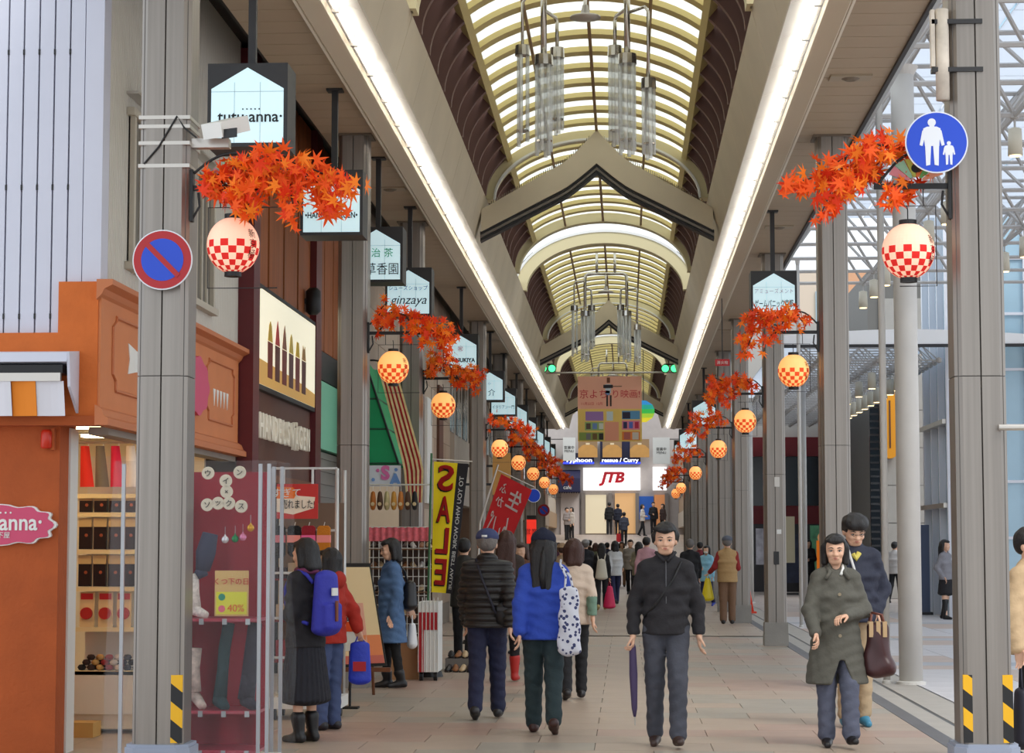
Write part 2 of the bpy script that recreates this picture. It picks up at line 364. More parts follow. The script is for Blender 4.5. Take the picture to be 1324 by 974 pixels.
# ================================================================ GABLE BEAMS
GBE = mat('gable_beige', (198, 184, 158), 0.5, var=0.04)
for gi, gy in enumerate((30.2, 51.3, 72.2)):
    t = thing('gable_beam', 'beige pointed gable beam with dark lower trim and a comb of rods spanning the vault', 'beam', (XC, gy, 6.1), 0, 'gable beams across the vault')
    def top(u): return 6.42 + 0.95 * u + 0.26 * max(0, u - 0.72) ** 1.3 * 4.2
    def bot(u): return 6.10 + 0.86 * u + 0.16 * max(0, u - 0.72) ** 1.3 * 4.2
    us = [i / 16 for i in range(17)]
    for s, nm in ((-1, 'beam_arm'), (1, 'beam_arm')):
        pts = [(XC + s * 1.68 * (1 - u), top(u)) for u in us] + [(XC + s * 1.68 * (1 - u), bot(u)) for u in reversed(us)]
        mb = MB()
        n = len(us)
        for i in range(n - 1):
            a, b, c, d = pts[i], pts[i + 1], pts[2 * n - 2 - i], pts[2 * n - 1 - i]
            vs = [(q[0], gy - 0.16, q[1]) for q in (a, b, c, d)] + [(q[0], gy + 0.16, q[1]) for q in (a, b, c, d)]
            fs = [(0, 1, 2, 3), (7, 6, 5, 4), (0, 4, 5, 1), (2, 6, 7, 3)]
            if i == 0: fs.append((0, 3, 7, 4))
            mb._add(vs, fs)
        o = mb.obj(nm, GBE, t)
        for k, (dz, m) in enumerate(((0.03, BLACK), (0.075, mat('trim_grey', (120, 112, 104), 0.4)), (0.12, BLACK))):
            tr = MB()
            for i in range(n - 1):
                a, b = (XC + s * 1.70 * (1 - us[i]), bot(us[i])), (XC + s * 1.70 * (1 - us[i + 1]), bot(us[i + 1]))
                q = [(a[0], a[1] - dz + 0.03), (b[0], b[1] - dz + 0.03), (b[0], b[1] - dz - 0.012), (a[0], a[1] - dz - 0.012)]
                vs = [(p[0], gy - 0.12 + k * 0.02, p[1]) for p in q] + [(p[0], gy + 0.14, p[1]) for p in q]
                tr._add(vs, [(0, 1, 2, 3), (7, 6, 5, 4), (0, 4, 5, 1), (2, 6, 7, 3)])
            tr.obj('lower_trim', m, o)
        rods = MB()
        for i in range(46):
            u = 0.06 + 0.86 * i / 45; xx = XC + s * 1.66 * (1 - u)
            rods.tube([(xx, gy + 0.05, top(u) - 0.01), (xx - s * 0.02, gy + 0.02, top(u) + 0.10)], 0.006, 5)
        r = rods.obj('rod_comb', CHROME, o); r['kind'] = 'stuff'
# ================================================================ PILLARS
TAPE = bpy.data.materials.new('hazard_stripes'); TAPE.use_nodes = True
nt = TAPE.node_tree; b = nt.nodes['Principled BSDF']; tc = nt.nodes.new('ShaderNodeTexCoord'); mp = nt.nodes.new('ShaderNodeMapping')
mp.inputs['Rotation'].default_value = (0, math.radians(-38), 0); wv = nt.nodes.new('ShaderNodeTexWave'); wv.wave_type = 'BANDS'; wv.bands_direction = 'Z'
wv.inputs['Scale'].default_value = 1.75; rp = nt.nodes.new('ShaderNodeValToRGB'); rp.color_ramp.interpolation = 'CONSTANT'
rp.color_ramp.elements[0].color = (*lin((28, 28, 30)), 1); rp.color_ramp.elements[1].position = 0.5; rp.color_ramp.elements[1].color = (*lin((238, 180, 20)), 1)
nt.links.new(tc.outputs['Object'], mp.inputs[0]); nt.links.new(mp.outputs[0], wv.inputs[0]); nt.links.new(wv.outputs['Fac'], rp.inputs[0]); nt.links.new(rp.outputs[0], b.inputs['Base Color'])
BASEBL = mat('base_cover_blue_grey', (150, 158, 176), 0.45)
BASEC = mat('pillar_base_concrete', (150, 146, 140), 0.7, var=0.08, bump=0.1)
HW = 0.165
half_out = [(-HW, -0.12), (-0.12, -HW), (-0.005, -HW), (-0.0025, -HW + 0.006), (-0.0025, HW), (-0.12, HW), (-HW, 0.12)]
def half_mesh(z0, z1, s): return MB().prism([(s * x, y) for x, y in half_out], 'z', z0, z1).mesh('cladding_panel', STEEL)
HM = {(s, k): half_mesh(*z, s) for s in (-1, 1) for k, z in enumerate(((0.26, 2.64), (2.646, 6.12)))}
CORE = MB().bx(-HW + 0.02, HW - 0.02, -HW + 0.02, HW - 0.02, 0.0, 6.12).mesh('core', mat('pillar_core', (92, 88, 84), 0.5, 0.4))
bc = MB()
bc.prism([(-0.21, -0.14), (-0.14, -0.21), (0.14, -0.21), (0.21, -0.14), (0.21, 0.14), (0.14, 0.21), (-0.14, 0.21), (-0.21, 0.14)], 'z', 0, 0.26)
bc.prism([(-0.20, -0.13), (-0.13, -0.20), (0.13, -0.20), (0.20, -0.13), (0.20, 0.13), (0.13, 0.20), (-0.13, 0.20), (-0.20, 0.13)], 'z', 0.26, 0.28)
for xx in (-0.06, 0.06): bc.tube([(xx, -0.212, 0.05), (xx, -0.212, 0.22)], 0.012, 8)
BCM = bc.mesh('base_cover', BASEBL)
CBM = MB().bx(-0.185, 0.185, -0.185, 0.185, 0, 0.17).bx(-0.18, 0.18, -0.18, 0.18, 0.17, 0.36).mesh('base_block', BASEC)
TPM = MB().bx(-HW - 0.04, HW + 0.04, -HW - 0.04, HW + 0.04, 6.08, 6.12).mesh('top_flange', mat('flange_brown', (110, 98, 84), 0.5))
def pillar(x, y, label, cover=False, tapes=(), group='arcade pillars'):
    t = thing('arcade_pillar', label, 'pillar', (x, y, 0), 0, group)
    for k in HM: place(HM[k], 'cladding_panel', (x, y, 0), t)
    place(CORE, 'core', (x, y, 0), t); place(TPM, 'top_flange', (x, y, 0), t); place(BCM if cover else CBM, 'base_cover' if cover else 'base_block', (x, y, 0), t)
    for tx0, tx1 in tapes:
        MB().bx(x + tx0, x + tx1, y - HW - 0.004, y - HW + 0.02, 0.29, 0.72).obj('hazard_tape', TAPE, t)
    return t
PLX, PRX = -3.005, 2.30
LP = [13.5, 22.9, 29.2, 42.3, 49.7, 57.5, 65.5, 73.5]; RP = [13.8, 23.25, 32.7, 42.2, 49.2, 56.2, 63.5, 71.0, 78.5]
pl0 = pillar(PLX, LP[0], 'stainless steel pillar with hazard tape carrying a round red and blue no-parking sign', True, ((0.092, 0.165),), None)
pr0 = pillar(PRX, RP[0], 'stainless steel pillar with two hazard tapes carrying the round blue pedestrian sign', True, ((-0.150, -0.092), (0.10, 0.165)), None)
lab_l = {1: 'stainless steel pillar between the cone-picture billboard shop and the shoe shop', 2: 'stainless steel pillar just beyond the green awning of the shoe shop', 3: 'stainless steel pillar beside the tilted red banner'}
for i, y in enumerate(LP[1:], 1): pillar(PLX, y, lab_l.get(i, 'stainless steel pillar on the shop side far down the arcade'), False, (), None if i in lab_l else 'far shop-side pillars')
lab_r = {1: 'stainless steel pillar behind the couple in the grey coat and navy jacket', 2: 'stainless steel pillar on a grey block base with a small black socket box', 3: 'stainless steel pillar beside the man in the tan vest'}
for i, y in enumerate(RP[1:], 1):
    t = pillar(PRX, y, lab_r.get(i, 'stainless steel pillar on the plaza side far down the arcade'), False, (), None if i in lab_r else 'far plaza-side pillars')
    if i == 2:
        MB().bx(PRX - 0.03, PRX + 0.05, y - HW - 0.03, y - HW, 1.25, 1.45).obj('socket_box', DARKGREY, t)
        MB().bx(PRX + 0.02, PRX + 0.09, y - HW - 0.008, y - HW, 1.72, 1.79).obj('sticker', WHITE, t)
        MB().bx(PRX - 0.01, PRX + 0.07, y - HW - 0.02, y - HW, 2.45, 2.60).obj('cover_plate', STEEL2, t)
# bands and cable on the first pillar
for z in (4.02, 4.17, 4.28, 4.34): MB().bx(PLX - HW - 0.004, PLX + HW + 0.004, LP[0] - HW - 0.004, LP[0] + HW + 0.004, z - 0.012, z + 0.012).obj('steel_band', STEEL2, pl0)
a = P(186, 212, LP[0] - HW - 0.01); b_ = P(229, 150, LP[0] - HW - 0.01); c_ = P(254, 178, LP[0] - HW - 0.01)
MB().tube([a, P(205, 190, a[1] - 0.0), b_, P(238, 165, a[1]), c_], 0.006, 6).obj('black_cable', BLACK, pl0)
# horizontal rail on the right pillar
MB().tube([(PRX + 0.1, RP[0] - 0.2, P(1275, 555, RP[0])[2]), (PRX + 1.6, RP[0] - 0.2, P(1275, 555, RP[0])[2])], 0.02, 10).obj('rail', STEEL2, pr0)
for (px_, dz) in ((1210, 0.0),):
    a = P(1210, 25, 13.9); b_ = P(1213, 140, 13.9)
    t = thing('rusty_sign_post', 'short rust-stained white tube post clamped above the blue pedestrian sign', 'post', (a[0], a[1], b_[2]))
    RW = mat('rusty_white', (214, 204, 190), 0.6, var=0.25, vscale=6)
    MB().tube([(a[0], a[1] - 0.25, b_[2]), (a[0], a[1] - 0.25, a[2])], 0.045, 14).obj('tube', RW, t, True)
    MB().bx(a[0] - 0.075, a[0] - 0.05, a[1] - 0.28, a[1] - 0.22, b_[2] + 0.22, b_[2] + 0.6).obj('back_channel', RW, t)
    for z in (b_[2] + 0.2, b_[2] + 0.52): MB().bx(a[0] - 0.07, a[0] + 0.26, a[1] - 0.28, a[1] - 0.2, z - 0.015, z + 0.015).obj('clamp', DARKGREY, t)
# ---------------------------------------------------------------- round traffic signs
RED = mat('sign_red', (178, 26, 34), 0.4); BLUE = mat('sign_blue', (28, 74, 206), 0.4); WSG = mat('sign_white', (232, 236, 244), 0.4)
def disc(mb, c, r, y0, y1, n=48): return mb.lathe([(0.0005, y0), (r, y0), (r, y1), (0.0005, y1)], c, n, 'y')
c = P(210, 336, LP[0] - 0.24); t = thing('no_parking_sign', 'round no-parking sign with red ring and slash on blue', 'traffic sign', (c[0], c[1], c[2] - 0.19))
disc(MB(), c, 0.196, 0.0, 0.01).obj('white_rim', WSG, t); disc(MB(), c, 0.188, -0.003, 0.0).obj('red_ring', RED, t); disc(MB(), c, 0.138, -0.006, -0.003).obj('blue_field', BLUE, t)
MB().box((c[0], c[1] - 0.0075, c[2]), (0.30, 0.004, 0.034), Matrix.Rotation(math.radians(45), 3, 'Y')).obj('red_slash', RED, t)
MB().bx(c[0] - 0.1, c[0] + 0.1, c[1] + 0.01, c[1] + 0.075, c[2] - 0.03, c[2] + 0.03).obj('clamp', DARKGREY, t)
c = P(1211, 184, RP[0] - 0.26); t = thing('pedestrian_sign', 'round blue sign with white adult and child silhouettes', 'traffic sign', (c[0], c[1], c[2] - 0.2))
disc(MB(), c, 0.203, 0.0, 0.01).obj('white_rim', WSG, t); disc(MB(), c, 0.194, -0.003, 0.0).obj('blue_field', BLUE, t)
def sil(nm, k, ox, oz):
    q = MB(); X0, Z0 = c[0] + ox, c[2] + oz
    hull = lambda pts: q.prism([(X0 + x * k, Z0 + z * k) for x, z in pts], 'y', c[1] - 0.006 - len(q.f) * 0.00001, c[1] - 0.003)
    hull([(0.085 * math.cos(a_), 0.92 + 0.085 * math.sin(a_)) for a_ in [2 * math.pi * i / 20 for i in range(20)]])
    hull([(-0.10, 0.83), (0.10, 0.83), (0.18, 0.79), (0.15, 0.42), (-0.15, 0.42), (-0.18, 0.79)]); hull([(-0.05, 0.82), (0.05, 0.82), (0.05, 0.88), (-0.05, 0.88)])
    for s in (-1, 1):
        hull([(s * 0.14, 0.80), (s * 0.20, 0.74), (s * 0.26, 0.44), (s * 0.20, 0.42), (s * 0.145, 0.62)]); hull([(s * 0.145, 0.44), (s * 0.02, 0.44), (s * 0.045, 0.02), (s * 0.13, 0.0)])
    q.obj(nm, WSG, t)
PED = c
sil('adult_silhouette', 0.31, -0.03, -0.155); sil('child_silhouette', 0.155, 0.078, -0.15)
MB().bx(c[0] - 0.05, c[0] + 0.12, c[1] + 0.01, c[1] + 0.10, c[2] - 0.03, c[2] + 0.03).obj('clamp', DARKGREY, t)
# ---------------------------------------------------------------- security camera
c = P(292, 165, LP[0] - 0.1); SCAM = c; t = thing('security_camera', 'white boxy security camera on a steel arm fixed to the first pillar', 'camera', c)
M3 = Matrix.Rotation(math.radians(24), 3, 'Y') @ Matrix.Rotation(math.radians(-30), 3, 'Z')
MB().box(c, (0.16, 0.30, 0.10), Matrix.Rotation(math.radians(-28), 3, 'Z') @ Matrix.Rotation(math.radians(18), 3, 'X')).obj('housing', WHITE, t)
MB().box((c[0] + 0.055, c[1] - 0.16, c[2] - 0.07), (0.12, 0.01, 0.06), Matrix.Rotation(math.radians(-28), 3, 'Z')).obj('lens_window', BLACK, t)
MB().bx(PLX + HW, c[0] + 0.02, c[1] + 0.0, c[1] + 0.08, c[2] - 0.13, c[2] - 0.07).obj('arm', STEEL2, t)
# ================================================================ LANTERNS, BRACKETS
PAPER = mat('lantern_paper', (250, 214, 190), 0.8, emit=0.34, emit_rgb=(255, 176, 140))
PAPERO = mat('lantern_paper_warm', (246, 190, 130), 0.8, emit=0.6, emit_rgb=(255, 176, 96))
LRED = mat('lantern_red', (214, 30, 26), 0.8, emit=0.22, emit_rgb=(230, 40, 30))
LRED2 = mat('lantern_red_warm', (226, 72, 26), 0.8, emit=0.35, emit_rgb=(240, 80, 30))
def lantern_mesh(pm, rm, R=0.172):
    mb = MB(); n, m = 40, 22; sq = 1.08
    for j in range(m):
        a0, a1 = math.pi * (0.06 + 0.88 * j / m), math.pi * (0.06 + 0.88 * (j + 1) / m)
        for i in range(n):
            b0, b1 = 2 * math.pi * i / n, 2 * math.pi * (i + 1) / n
            # checks only on the lower part, skipping the back
            row = j - 10; mb.k = 1 if (row >= 0 and ((i // 2) + (row // 2 if row % 2 == 0 else row // 2)) % 2 == 0 and row < 13) else 0
            rr = lambda a, k: R * math.sin(a) * (1.0 if k % 1 == 0 else 1)
            q = [(math.sin(a) * math.cos(bb) * R, math.sin(a) * math.sin(bb) * R, math.cos(a) * R * sq) for a, bb in ((a0, b0), (a1, b0), (a1, b1), (a0, b1))]
            mb._add(q, [(0, 1, 2, 3)])
    return mb.mesh('paper_shade', [pm, rm], True, True)
LM = {0: lantern_mesh(PAPER, LRED), 1: lantern_mesh(PAPERO, LRED2)}
CAPM = MB().lathe([(0.05, 0.16), (0.058, 0.165), (0.058, 0.205), (0.03, 0.205), (0.03, 0.2)], (0, 0, 0), 20).mesh('top_cap', BLACK)
CAPB = MB().lathe([(0.03, -0.2), (0.05, -0.205), (0.056, -0.205), (0.056, -0.165), (0.04, -0.16)], (0, 0, 0), 20).mesh('bottom_cap', BLACK)
STAY = MB().tube([(0.0, 0, 0.2), (0.0, 0, 0.27), (-0.005, 0, 0.3)], 0.004, 6).mesh('hanging_hook', BLACK)
INK = mat('ink_black', (30, 24, 24), 0.8)
def sphere_text(body, R=0.1735, a0=-0.55, size=0.07):
    me = text_mesh(body, size, INK, 0.0005, 'lettering', line=1.0)
    n = len(me.vertices); a = np.zeros(n * 3); me.vertices.foreach_get('co', a); a = a.reshape(-1, 3); o = np.zeros_like(a)
    lon = a0 + a[:, 0] / R; lat = a[:, 2] / (R * 1.08)
    o[:, 0] = R * np.cos(lat) * np.cos(lon); o[:, 1] = R * np.cos(lat) * np.sin(lon); o[:, 2] = R * 1.08 * np.sin(lat)
    me.vertices.foreach_set('co', o.ravel()); me.update(); return me
LTXT = sphere_text('新\n京\n極')
def bracket(s, x0, y, zb, ln, label, fan=False, group=None):
    # s: +1 arm points to +x
    t = thing('lantern_bracket', label, 'bracket', (x0, y, zb), 0, group)
    MB().bx(min(x0, x0 + s * ln), max(x0, x0 + s * ln), y - 0.012, y + 0.012, zb - 0.018, zb + 0.018).obj('arm', BLACK, t)
    MB().bx(min(x0, x0 + s * 0.02), max(x0, x0 + s * 0.02), y - 0.03, y + 0.03, zb - 0.22, zb + 0.12).obj('wall_plate', BLACK, t)
    MB().tube([(x0 + s * (0.02 + ln * 0.9 * i / 14), y, zb + 0.02 + 0.21 * math.sin(math.pi * (0.12 + 0.88 * i / 14))) for i in range(15)] , 0.009, 6).obj('scroll_arch', BLACK, t)
    MB().tube([(x0 + s * (ln * 0.96 + 0.035 * math.cos(k * 0.6)), y, zb + 0.05 + 0.035 * math.sin(k * 0.6)) for k in range(10)], 0.007, 6).obj('scroll_curl', BLACK, t)
    MB().tube([(x0 + s * 0.015, y, zb - 0.2), (x0 + s * 0.06, y, zb - 0.12), (x0 + s * 0.05, y, zb - 0.03)], 0.008, 6).obj('brace', BLACK, t)
    if fan:
        cols = [(224, 150, 120), (108, 170, 92), (226, 120, 60), (190, 196, 90), (150, 200, 170), (222, 140, 150)]
        for k in range(6):
            a0, a1 = math.radians(20 + k * 23.5), math.radians(20 + (k + 1) * 23.5 - 2); cx = x0 + s * ln * 0.45; cz = zb + 0.02
            q = [(cx + r * math.cos(a), cz + r * 0.9 * math.sin(a)) for r, a in ((0.05, a0), (0.19, a0), (0.19, a1), (0.05, a1))]
            MB().prism(q, 'y', y - 0.004, y + 0.004).obj('fan_blade', mat('fan_%d' % k, cols[k], 0.6), t)
        disc(MB(), (x0 + s * ln * 0.45, y, zb + 0.12), 0.03, -0.012, 0.008, 20).obj('fan_emblem', BLACK, t)
    # thin stay frame that steadies the lantern
    xa, xb = x0 + s * ln * 0.18, x0 + s * ln * 0.95
    if s < 0: xa, xb = x0 + s * ln * 0.2, x0 + s * ln * 0.78
    MB().tube([(xb, y, zb - 0.13), (xa, y, zb - 0.13), (xa, y, zb - 0.66), (xb - s * 0.05, y, zb - 0.66)], 0.004, 5).obj('stay_frame', DARKGREY, t)
    MB().tube([(xa + s * 0.08, y, zb), (xa + s * 0.08, y, zb - 0.13)], 0.004, 5).obj('stay_link', DARKGREY, t)
    return t
def lantern(x, y, z, warm, label, group=None, txt=True):
    t = thing('paper_lantern', label, 'lantern', (x, y, z - 0.205), 0, group)
    place(LM[warm], 'paper_shade', (x, y, z), t); place(CAPM, 'top_cap', (x, y, z), t); place(CAPB, 'bottom_cap', (x, y, z), t); place(STAY, 'hanging_hook', (x, y, z), t)
    if txt: place(LTXT, 'lettering', (x, y, z), t)
    return t
LXL, LXR = -2.555, 1.853
ll = ['round paper lantern with red checks on the pillar of the no-parking sign', 'round paper lantern with red checks in front of the green awning', 'round paper lantern with red checks above the yellow sale banner', 'round paper lantern with red checks above the tilted red banner']
lr = ['round paper lantern with red checks under the blue pedestrian sign', 'round paper lantern with red checks under the game arcade signboard', 'round paper lantern with red checks in front of the dark red building band', 'round paper lantern with red checks just past the signboard with pale green print']
for i, y in enumerate(LP):
    far = i > 3
    lantern(LXL, y - 0.1, 3.50, 0 if i == 0 else 1, ll[i] if not far else 'glowing orange paper lantern on a far shop-side pillar', 'far shop-side lanterns' if far else None)
    bracket(1, PLX + HW, y - 0.1, 3.88, 0.66, ('black scroll bracket with a painted fan on the no-parking sign pillar' if i == 0 else 'black scroll bracket on a shop-side pillar holding a lantern'), i == 0, None if i == 0 else 'shop-side brackets')
for i, y in enumerate(RP):
    if i in (4, 6): continue
    far = i > 3
    lantern(LXR, y - 0.1, 3.47, 0 if i == 0 else 1, lr[i] if not far else 'glowing orange paper lantern on a far plaza-side pillar', 'far plaza-side lanterns' if far else None)
    bracket(-1, PRX - HW, y - 0.1, 3.90, 0.50, 'black scroll bracket under the blue pedestrian sign' if i == 0 else 'black scroll bracket on a plaza-side pillar holding a lantern', i == 0, None if i == 0 else 'plaza-side brackets')
# ================================================================ MAPLE BRANCHES
LEAFM = [mat('leaf_red_orange', (246, 88, 14), 0.6, spec=0.3), mat('leaf_orange', (252, 128, 24), 0.6, spec=0.3), mat('leaf_deep_red', (232, 58, 14), 0.6, spec=0.3)]
TWIG = mat('twig_brown', (70, 44, 30), 0.8)
def leaf_pts():
    out = []
    for k in range(7):
        a = math.radians(90 + (k - 3) * 44); L = (1.0, 0.92, 0.78, 0.5)[abs(k - 3)]
        if k: out.append((0.30 * math.cos(a - math.radians(22)), 0.30 * math.sin(a - math.radians(22))))
        else: out.append((0.07, -0.12))
        out.append((L * 0.62 * math.cos(a - 0.13), L * 0.62 * math.sin(a - 0.13))); out.append((L * math.cos(a), L * math.sin(a))); out.append((L * 0.62 * math.cos(a + 0.13), L * 0.62 * math.sin(a + 0.13)))
    out.append((-0.07, -0.12)); return out
LEAF2D = leaf_pts()
def leaf_geo():
    vs = [(0, 0, 0)] + [(x, 0.10 * (x * x) - 0.05 * z * z, z) for x, z in LEAF2D]; n = len(LEAF2D)
    return vs, [(0, 1 + i, 1 + (i + 1) % n) for i in range(n)]
LV, LF = leaf_geo()
LEAFME = []
for m in LEAFM:
    q = MB(); q._add(LV, LF); LEAFME.append(q.mesh('leaf', m, False, False))
def leaf_rot(): return (random.gauss(0, 0.55), random.uniform(0, 6.28), random.gauss(0, 0.7))
def branch_paths(paths, y, sp):
    out = []
    for pth in paths:
        pts = [Vector(p) for p in pth]
        L = sum((pts[i + 1] - pts[i]).length for i in range(len(pts) - 1)); n = max(3, int(L / sp))
        for k in range(n):
            d = L * (k + random.random()) / n; i = 0
            while i < len(pts) - 2 and d > (pts[i + 1] - pts[i]).length: d -= (pts[i + 1] - pts[i]).length; i += 1
            out.append(pts[i] + (pts[i + 1] - pts[i]) * min(1, d / max(1e-6, (pts[i + 1] - pts[i]).length)))
    return out
def leaf_hits(q, s):
    for x_, ys_ in ((PLX, LP), (PRX, RP)):
        for y_ in ys_:
            if abs(q.x - x_) < HW + s * 0.75 and abs(q.y - y_) < HW + s * 0.75: return True
    for x_, z_, ys_ in ((LXL, 3.50, LP), (LXR, 3.47, RP)):
        for y_ in ys_:
            dx, dy, dz_ = q.x - x_, q.y - (y_ - 0.1), q.z - z_
            if math.sqrt(dx * dx + dy * dy + (dz_ / 1.08) ** 2) < 0.175 + s * 0.75: return True
            if math.hypot(dx, dy) < 0.06 + s * 0.6 and -0.25 < dz_ < 0.22 + s * 0.6: return True
    if math.hypot(q.x - PED[0], q.z - PED[2]) < 0.20 + s * 0.8 and q.y < PED[1] + 0.11 + s * 0.6: return True
    if abs(q.x - SCAM[0]) < 0.14 + s * .7 and abs(q.y - SCAM[1]) < 0.2 + s * .7 and abs(q.z - SCAM[2] + .03) < 0.12 + s * .7: return True
    return False
def maple(paths, label, y, spread, sp, size, single, group=None):
    base = paths[0][0]; t = thing('maple_branch', label, 'branch', tuple(base), 0, group)
    tw = MB()
    for pth in paths: tw.tube([(p[0], p[1] + 0.02, p[2]) for p in pth], [0.011 - 0.008 * i / (len(pth) - 1) for i in range(len(pth))], 6)
    tw.obj('twigs', TWIG, t)
    pts = branch_paths(paths, y, sp)
    js = [MB(), MB(), MB()]
    for p in pts:
        r = leaf_rot(); s = size * random.uniform(0.75, 1.2); k = random.choices((0, 1, 2), (5, 3, 2))[0]
        for tr in range(40):
            q = p + Vector((random.gauss(0, spread), random.gauss(0, spread * 1.2), random.gauss(-0.02, spread)))
            if tr > 12: q = Vector(random.choice(pts)) + Vector((random.gauss(0, spread), random.gauss(0, spread * 1.2), random.gauss(-0.02, spread)))
            if not leaf_hits(q, s) and min((q - b2).length for b2 in pts) < 0.10: break
        else: continue
        if single: place(LEAFME[k], 'leaf', q, t, r, (s, s, s))
        else:
            M = Matrix.Translation(q) @ Matrix.Rotation(r[2], 4, 'Z') @ Matrix.Rotation(r[1], 4, 'Y') @ Matrix.Rotation(r[0], 4, 'X') @ Matrix.Scale(s, 4)
            js[k]._add([M @ Vector(v) for v in LV], LF)
    for k in range(3):
        if js[k].v: o = js[k].obj('leaves', LEAFM[k], t, False, False, False); o['kind'] = 'stuff'
    return t
def pp(l, Y): return [P(x, y_, Y + 0.15 * math.sin(i * 2.1)) for i, (x, y_) in enumerate(l)]
Y0 = LP[0] - 0.2
maple([pp([(262, 238), (300, 215), (345, 203), (395, 214), (430, 230), (456, 244)], Y0), pp([(345, 205), (372, 235), (378, 262), (373, 284)], Y0), pp([(390, 214), (420, 245), (432, 272)], Y0),
       pp([(285, 232), (305, 255), (322, 274)], Y0), pp([(300, 216), (330, 240), (352, 232)], Y0), pp([(265, 240), (290, 246), (318, 250)], Y0)], 'artificial orange maple branch over the lantern beside the no-parking sign', Y0, 0.058, 0.0115, 0.084, True)
Y0 = RP[0] - 0.15
maple([pp([(1205, 212), (1170, 190), (1130, 186), (1090, 205), (1055, 228), (1022, 238)], Y0), pp([(1095, 205), (1078, 240), (1062, 276)], Y0), pp([(1130, 188), (1110, 225), (1100, 240)], Y0),
       pp([(1195, 215), (1165, 240), (1152, 262)], Y0), pp([(1160, 190), (1130, 215), (1085, 235)], Y0)], 'artificial orange maple branch beside the blue pedestrian sign', Y0, 0.058, 0.0115, 0.084, True)
for i, y in enumerate(LP[1:], 1):
    Y0 = y - 0.2; k = 1.0 if i % 2 else 0.85
    def q(u, v): return (PLX + HW + u * k, Y0 + 0.1 * math.sin(u * 9 + i), 3.9 + v)
    maple([[q(0.14, 0.02), q(0.28, 0.20), q(0.5, 0.15), q(0.75, 0.08), q(1.0, -0.08 if i != 2 else 0.05)], [q(0.45, 0.15), q(0.55, -0.05), q(0.65, -0.15)], [q(0.1, 0.1), q(0.15, 0.25), q(0.2, 0.3)], [q(0.6, 0.1), q(0.85, -0.1), q(0.92, -0.22)]],
          {1: 'artificial maple branch in front of the shoe shop signboard', 2: 'artificial maple branch above the yellow sale banner'}.get(i, 'artificial maple branch on a far shop-side pillar'), Y0, 0.06, 0.0125 if i < 3 else 0.02, 0.086 if i < 3 else 0.10, i < 3, None if i < 3 else 'far shop-side maple branches')
for i, y in enumerate(RP):
    if i == 0 or i in (4, 6): continue
    Y0 = y - 0.2
    def q(u, v): return (PRX - HW - u, Y0 + 0.1 * math.sin(u * 9 + i), 3.95 + v)
    maple([[q(0.14, 0.02), q(0.28, 0.18), q(0.5, 0.16), q(0.72, 0.02), q(0.9, -0.12)], [q(0.3, 0.15), q(0.5, -0.05), q(0.6, -0.2)], [q(0.55, 0.12), q(0.75, 0.2), q(0.8, 0.1)], [q(0.7, 0.0), q(0.78, -0.2), q(0.85, -0.28)]],
          {1: 'artificial maple branch under the game arcade signboard', 2: 'artificial maple branch in front of the dark red building band'}.get(i, 'artificial maple branch on a far plaza-side pillar'), Y0, 0.06, 0.0125 if i < 3 else 0.02, 0.086 if i < 3 else 0.10, i < 3, None if i < 3 else 'far plaza-side maple branches')
# ================================================================ CHANDELIERS
GLASS_T = sheet_plastic('chandelier_glass', (226, 230, 228), 0.55)
def chandelier(y, k, label, dz_=0.0):
    t = thing('tube_chandelier', label, 'chandelier', (XC, y, 5.2), 0, 'chandeliers under the vault')
    zb = 7.26 + dz_
    def pipe(pts, r=0.028): MB().tube([(XC + a * k, y + d, z) for a, d, z in pts], r, 8).obj('pipe', CHROME, t, True)
    for s in (-1, 1):
        pipe([(s * 0.19, 0, 7.74), (s * 0.19, 0, zb)])
        pipe([(0, 0, zb), (s * 0.36, 0, zb), (s * 0.42, 0, zb - 0.03), (s * 0.44, 0, zb - 0.1), (s * 0.44, 0, zb - 0.85)], 0.033)
    cl = [(-0.67, 0.1, 6.55, 0.98, 3), (-0.44, 0, 6.42, 0.98, 6), (-0.31, 0.35, 6.58, 0.84, 4), (0.31, 0.3, 6.58, 0.98, 4), (0.44, 0, 6.42, 0.98, 6), (0.66, -0.25, 6.10, 0.75, 4)]
    for x, d, zc, L, n in cl:
        zc += dz_
        if abs(x) > 0.6: pipe([(math.copysign(0.44, x), 0, zb - 0.15 - (0.2 if x > 0 else 0)), (x * 0.95, d, zb - 0.15 - (0.2 if x > 0 else 0)), (x, d, zb - 0.2 - (0.2 if x > 0 else 0)), (x, d, zc)], 0.018)
        elif d > 0.1: pipe([(math.copysign(0.44, x), 0, zb - 0.3), (x * 1.05, d, zb - 0.3), (x, d, zb - 0.36), (x, d, zc)], 0.02)
        R = 0.075 if n > 4 else 0.055
        cx, cy = XC + x * k, y + d
        cap = MB().lathe([(0.02, 0.06), (R + 0.02, 0.05), (R + 0.025, -0.06), (0.02, -0.06)], (cx, cy, zc), 12).obj('cluster_cap', CHROME, t)
        for i in range(n):
            a = 6.283 * i / n + 0.3; tx, ty = cx + R * math.cos(a), cy + R * math.sin(a); j = (i % 2) * 0.05
            g = MB().tube([(tx, ty, zc - 0.05), (tx, ty, zc - L - j)], 0.021, 8).obj('glass_tube', GLASS_T, cap, True)
        MB().lathe([(0.01, 0), (R + 0.01, 0), (R + 0.01, -0.02), (0.01, -0.02)], (cx, cy, zc - L + 0.12), 12).obj('spacer_ring', CHROME, cap)
    MB().tube([(XC + 0.0, y, zb), (XC, y, zb - 0.28)], 0.02, 8).obj('speaker_stem', CHROME, t)
    MB().lathe([(0.03, 0.12), (0.05, 0.03), (0.16, 0.0), (0.165, -0.02), (0.05, -0.03)], (XC, y, zb - 0.38), 20).obj('speaker_horn', STEEL2, t, True)
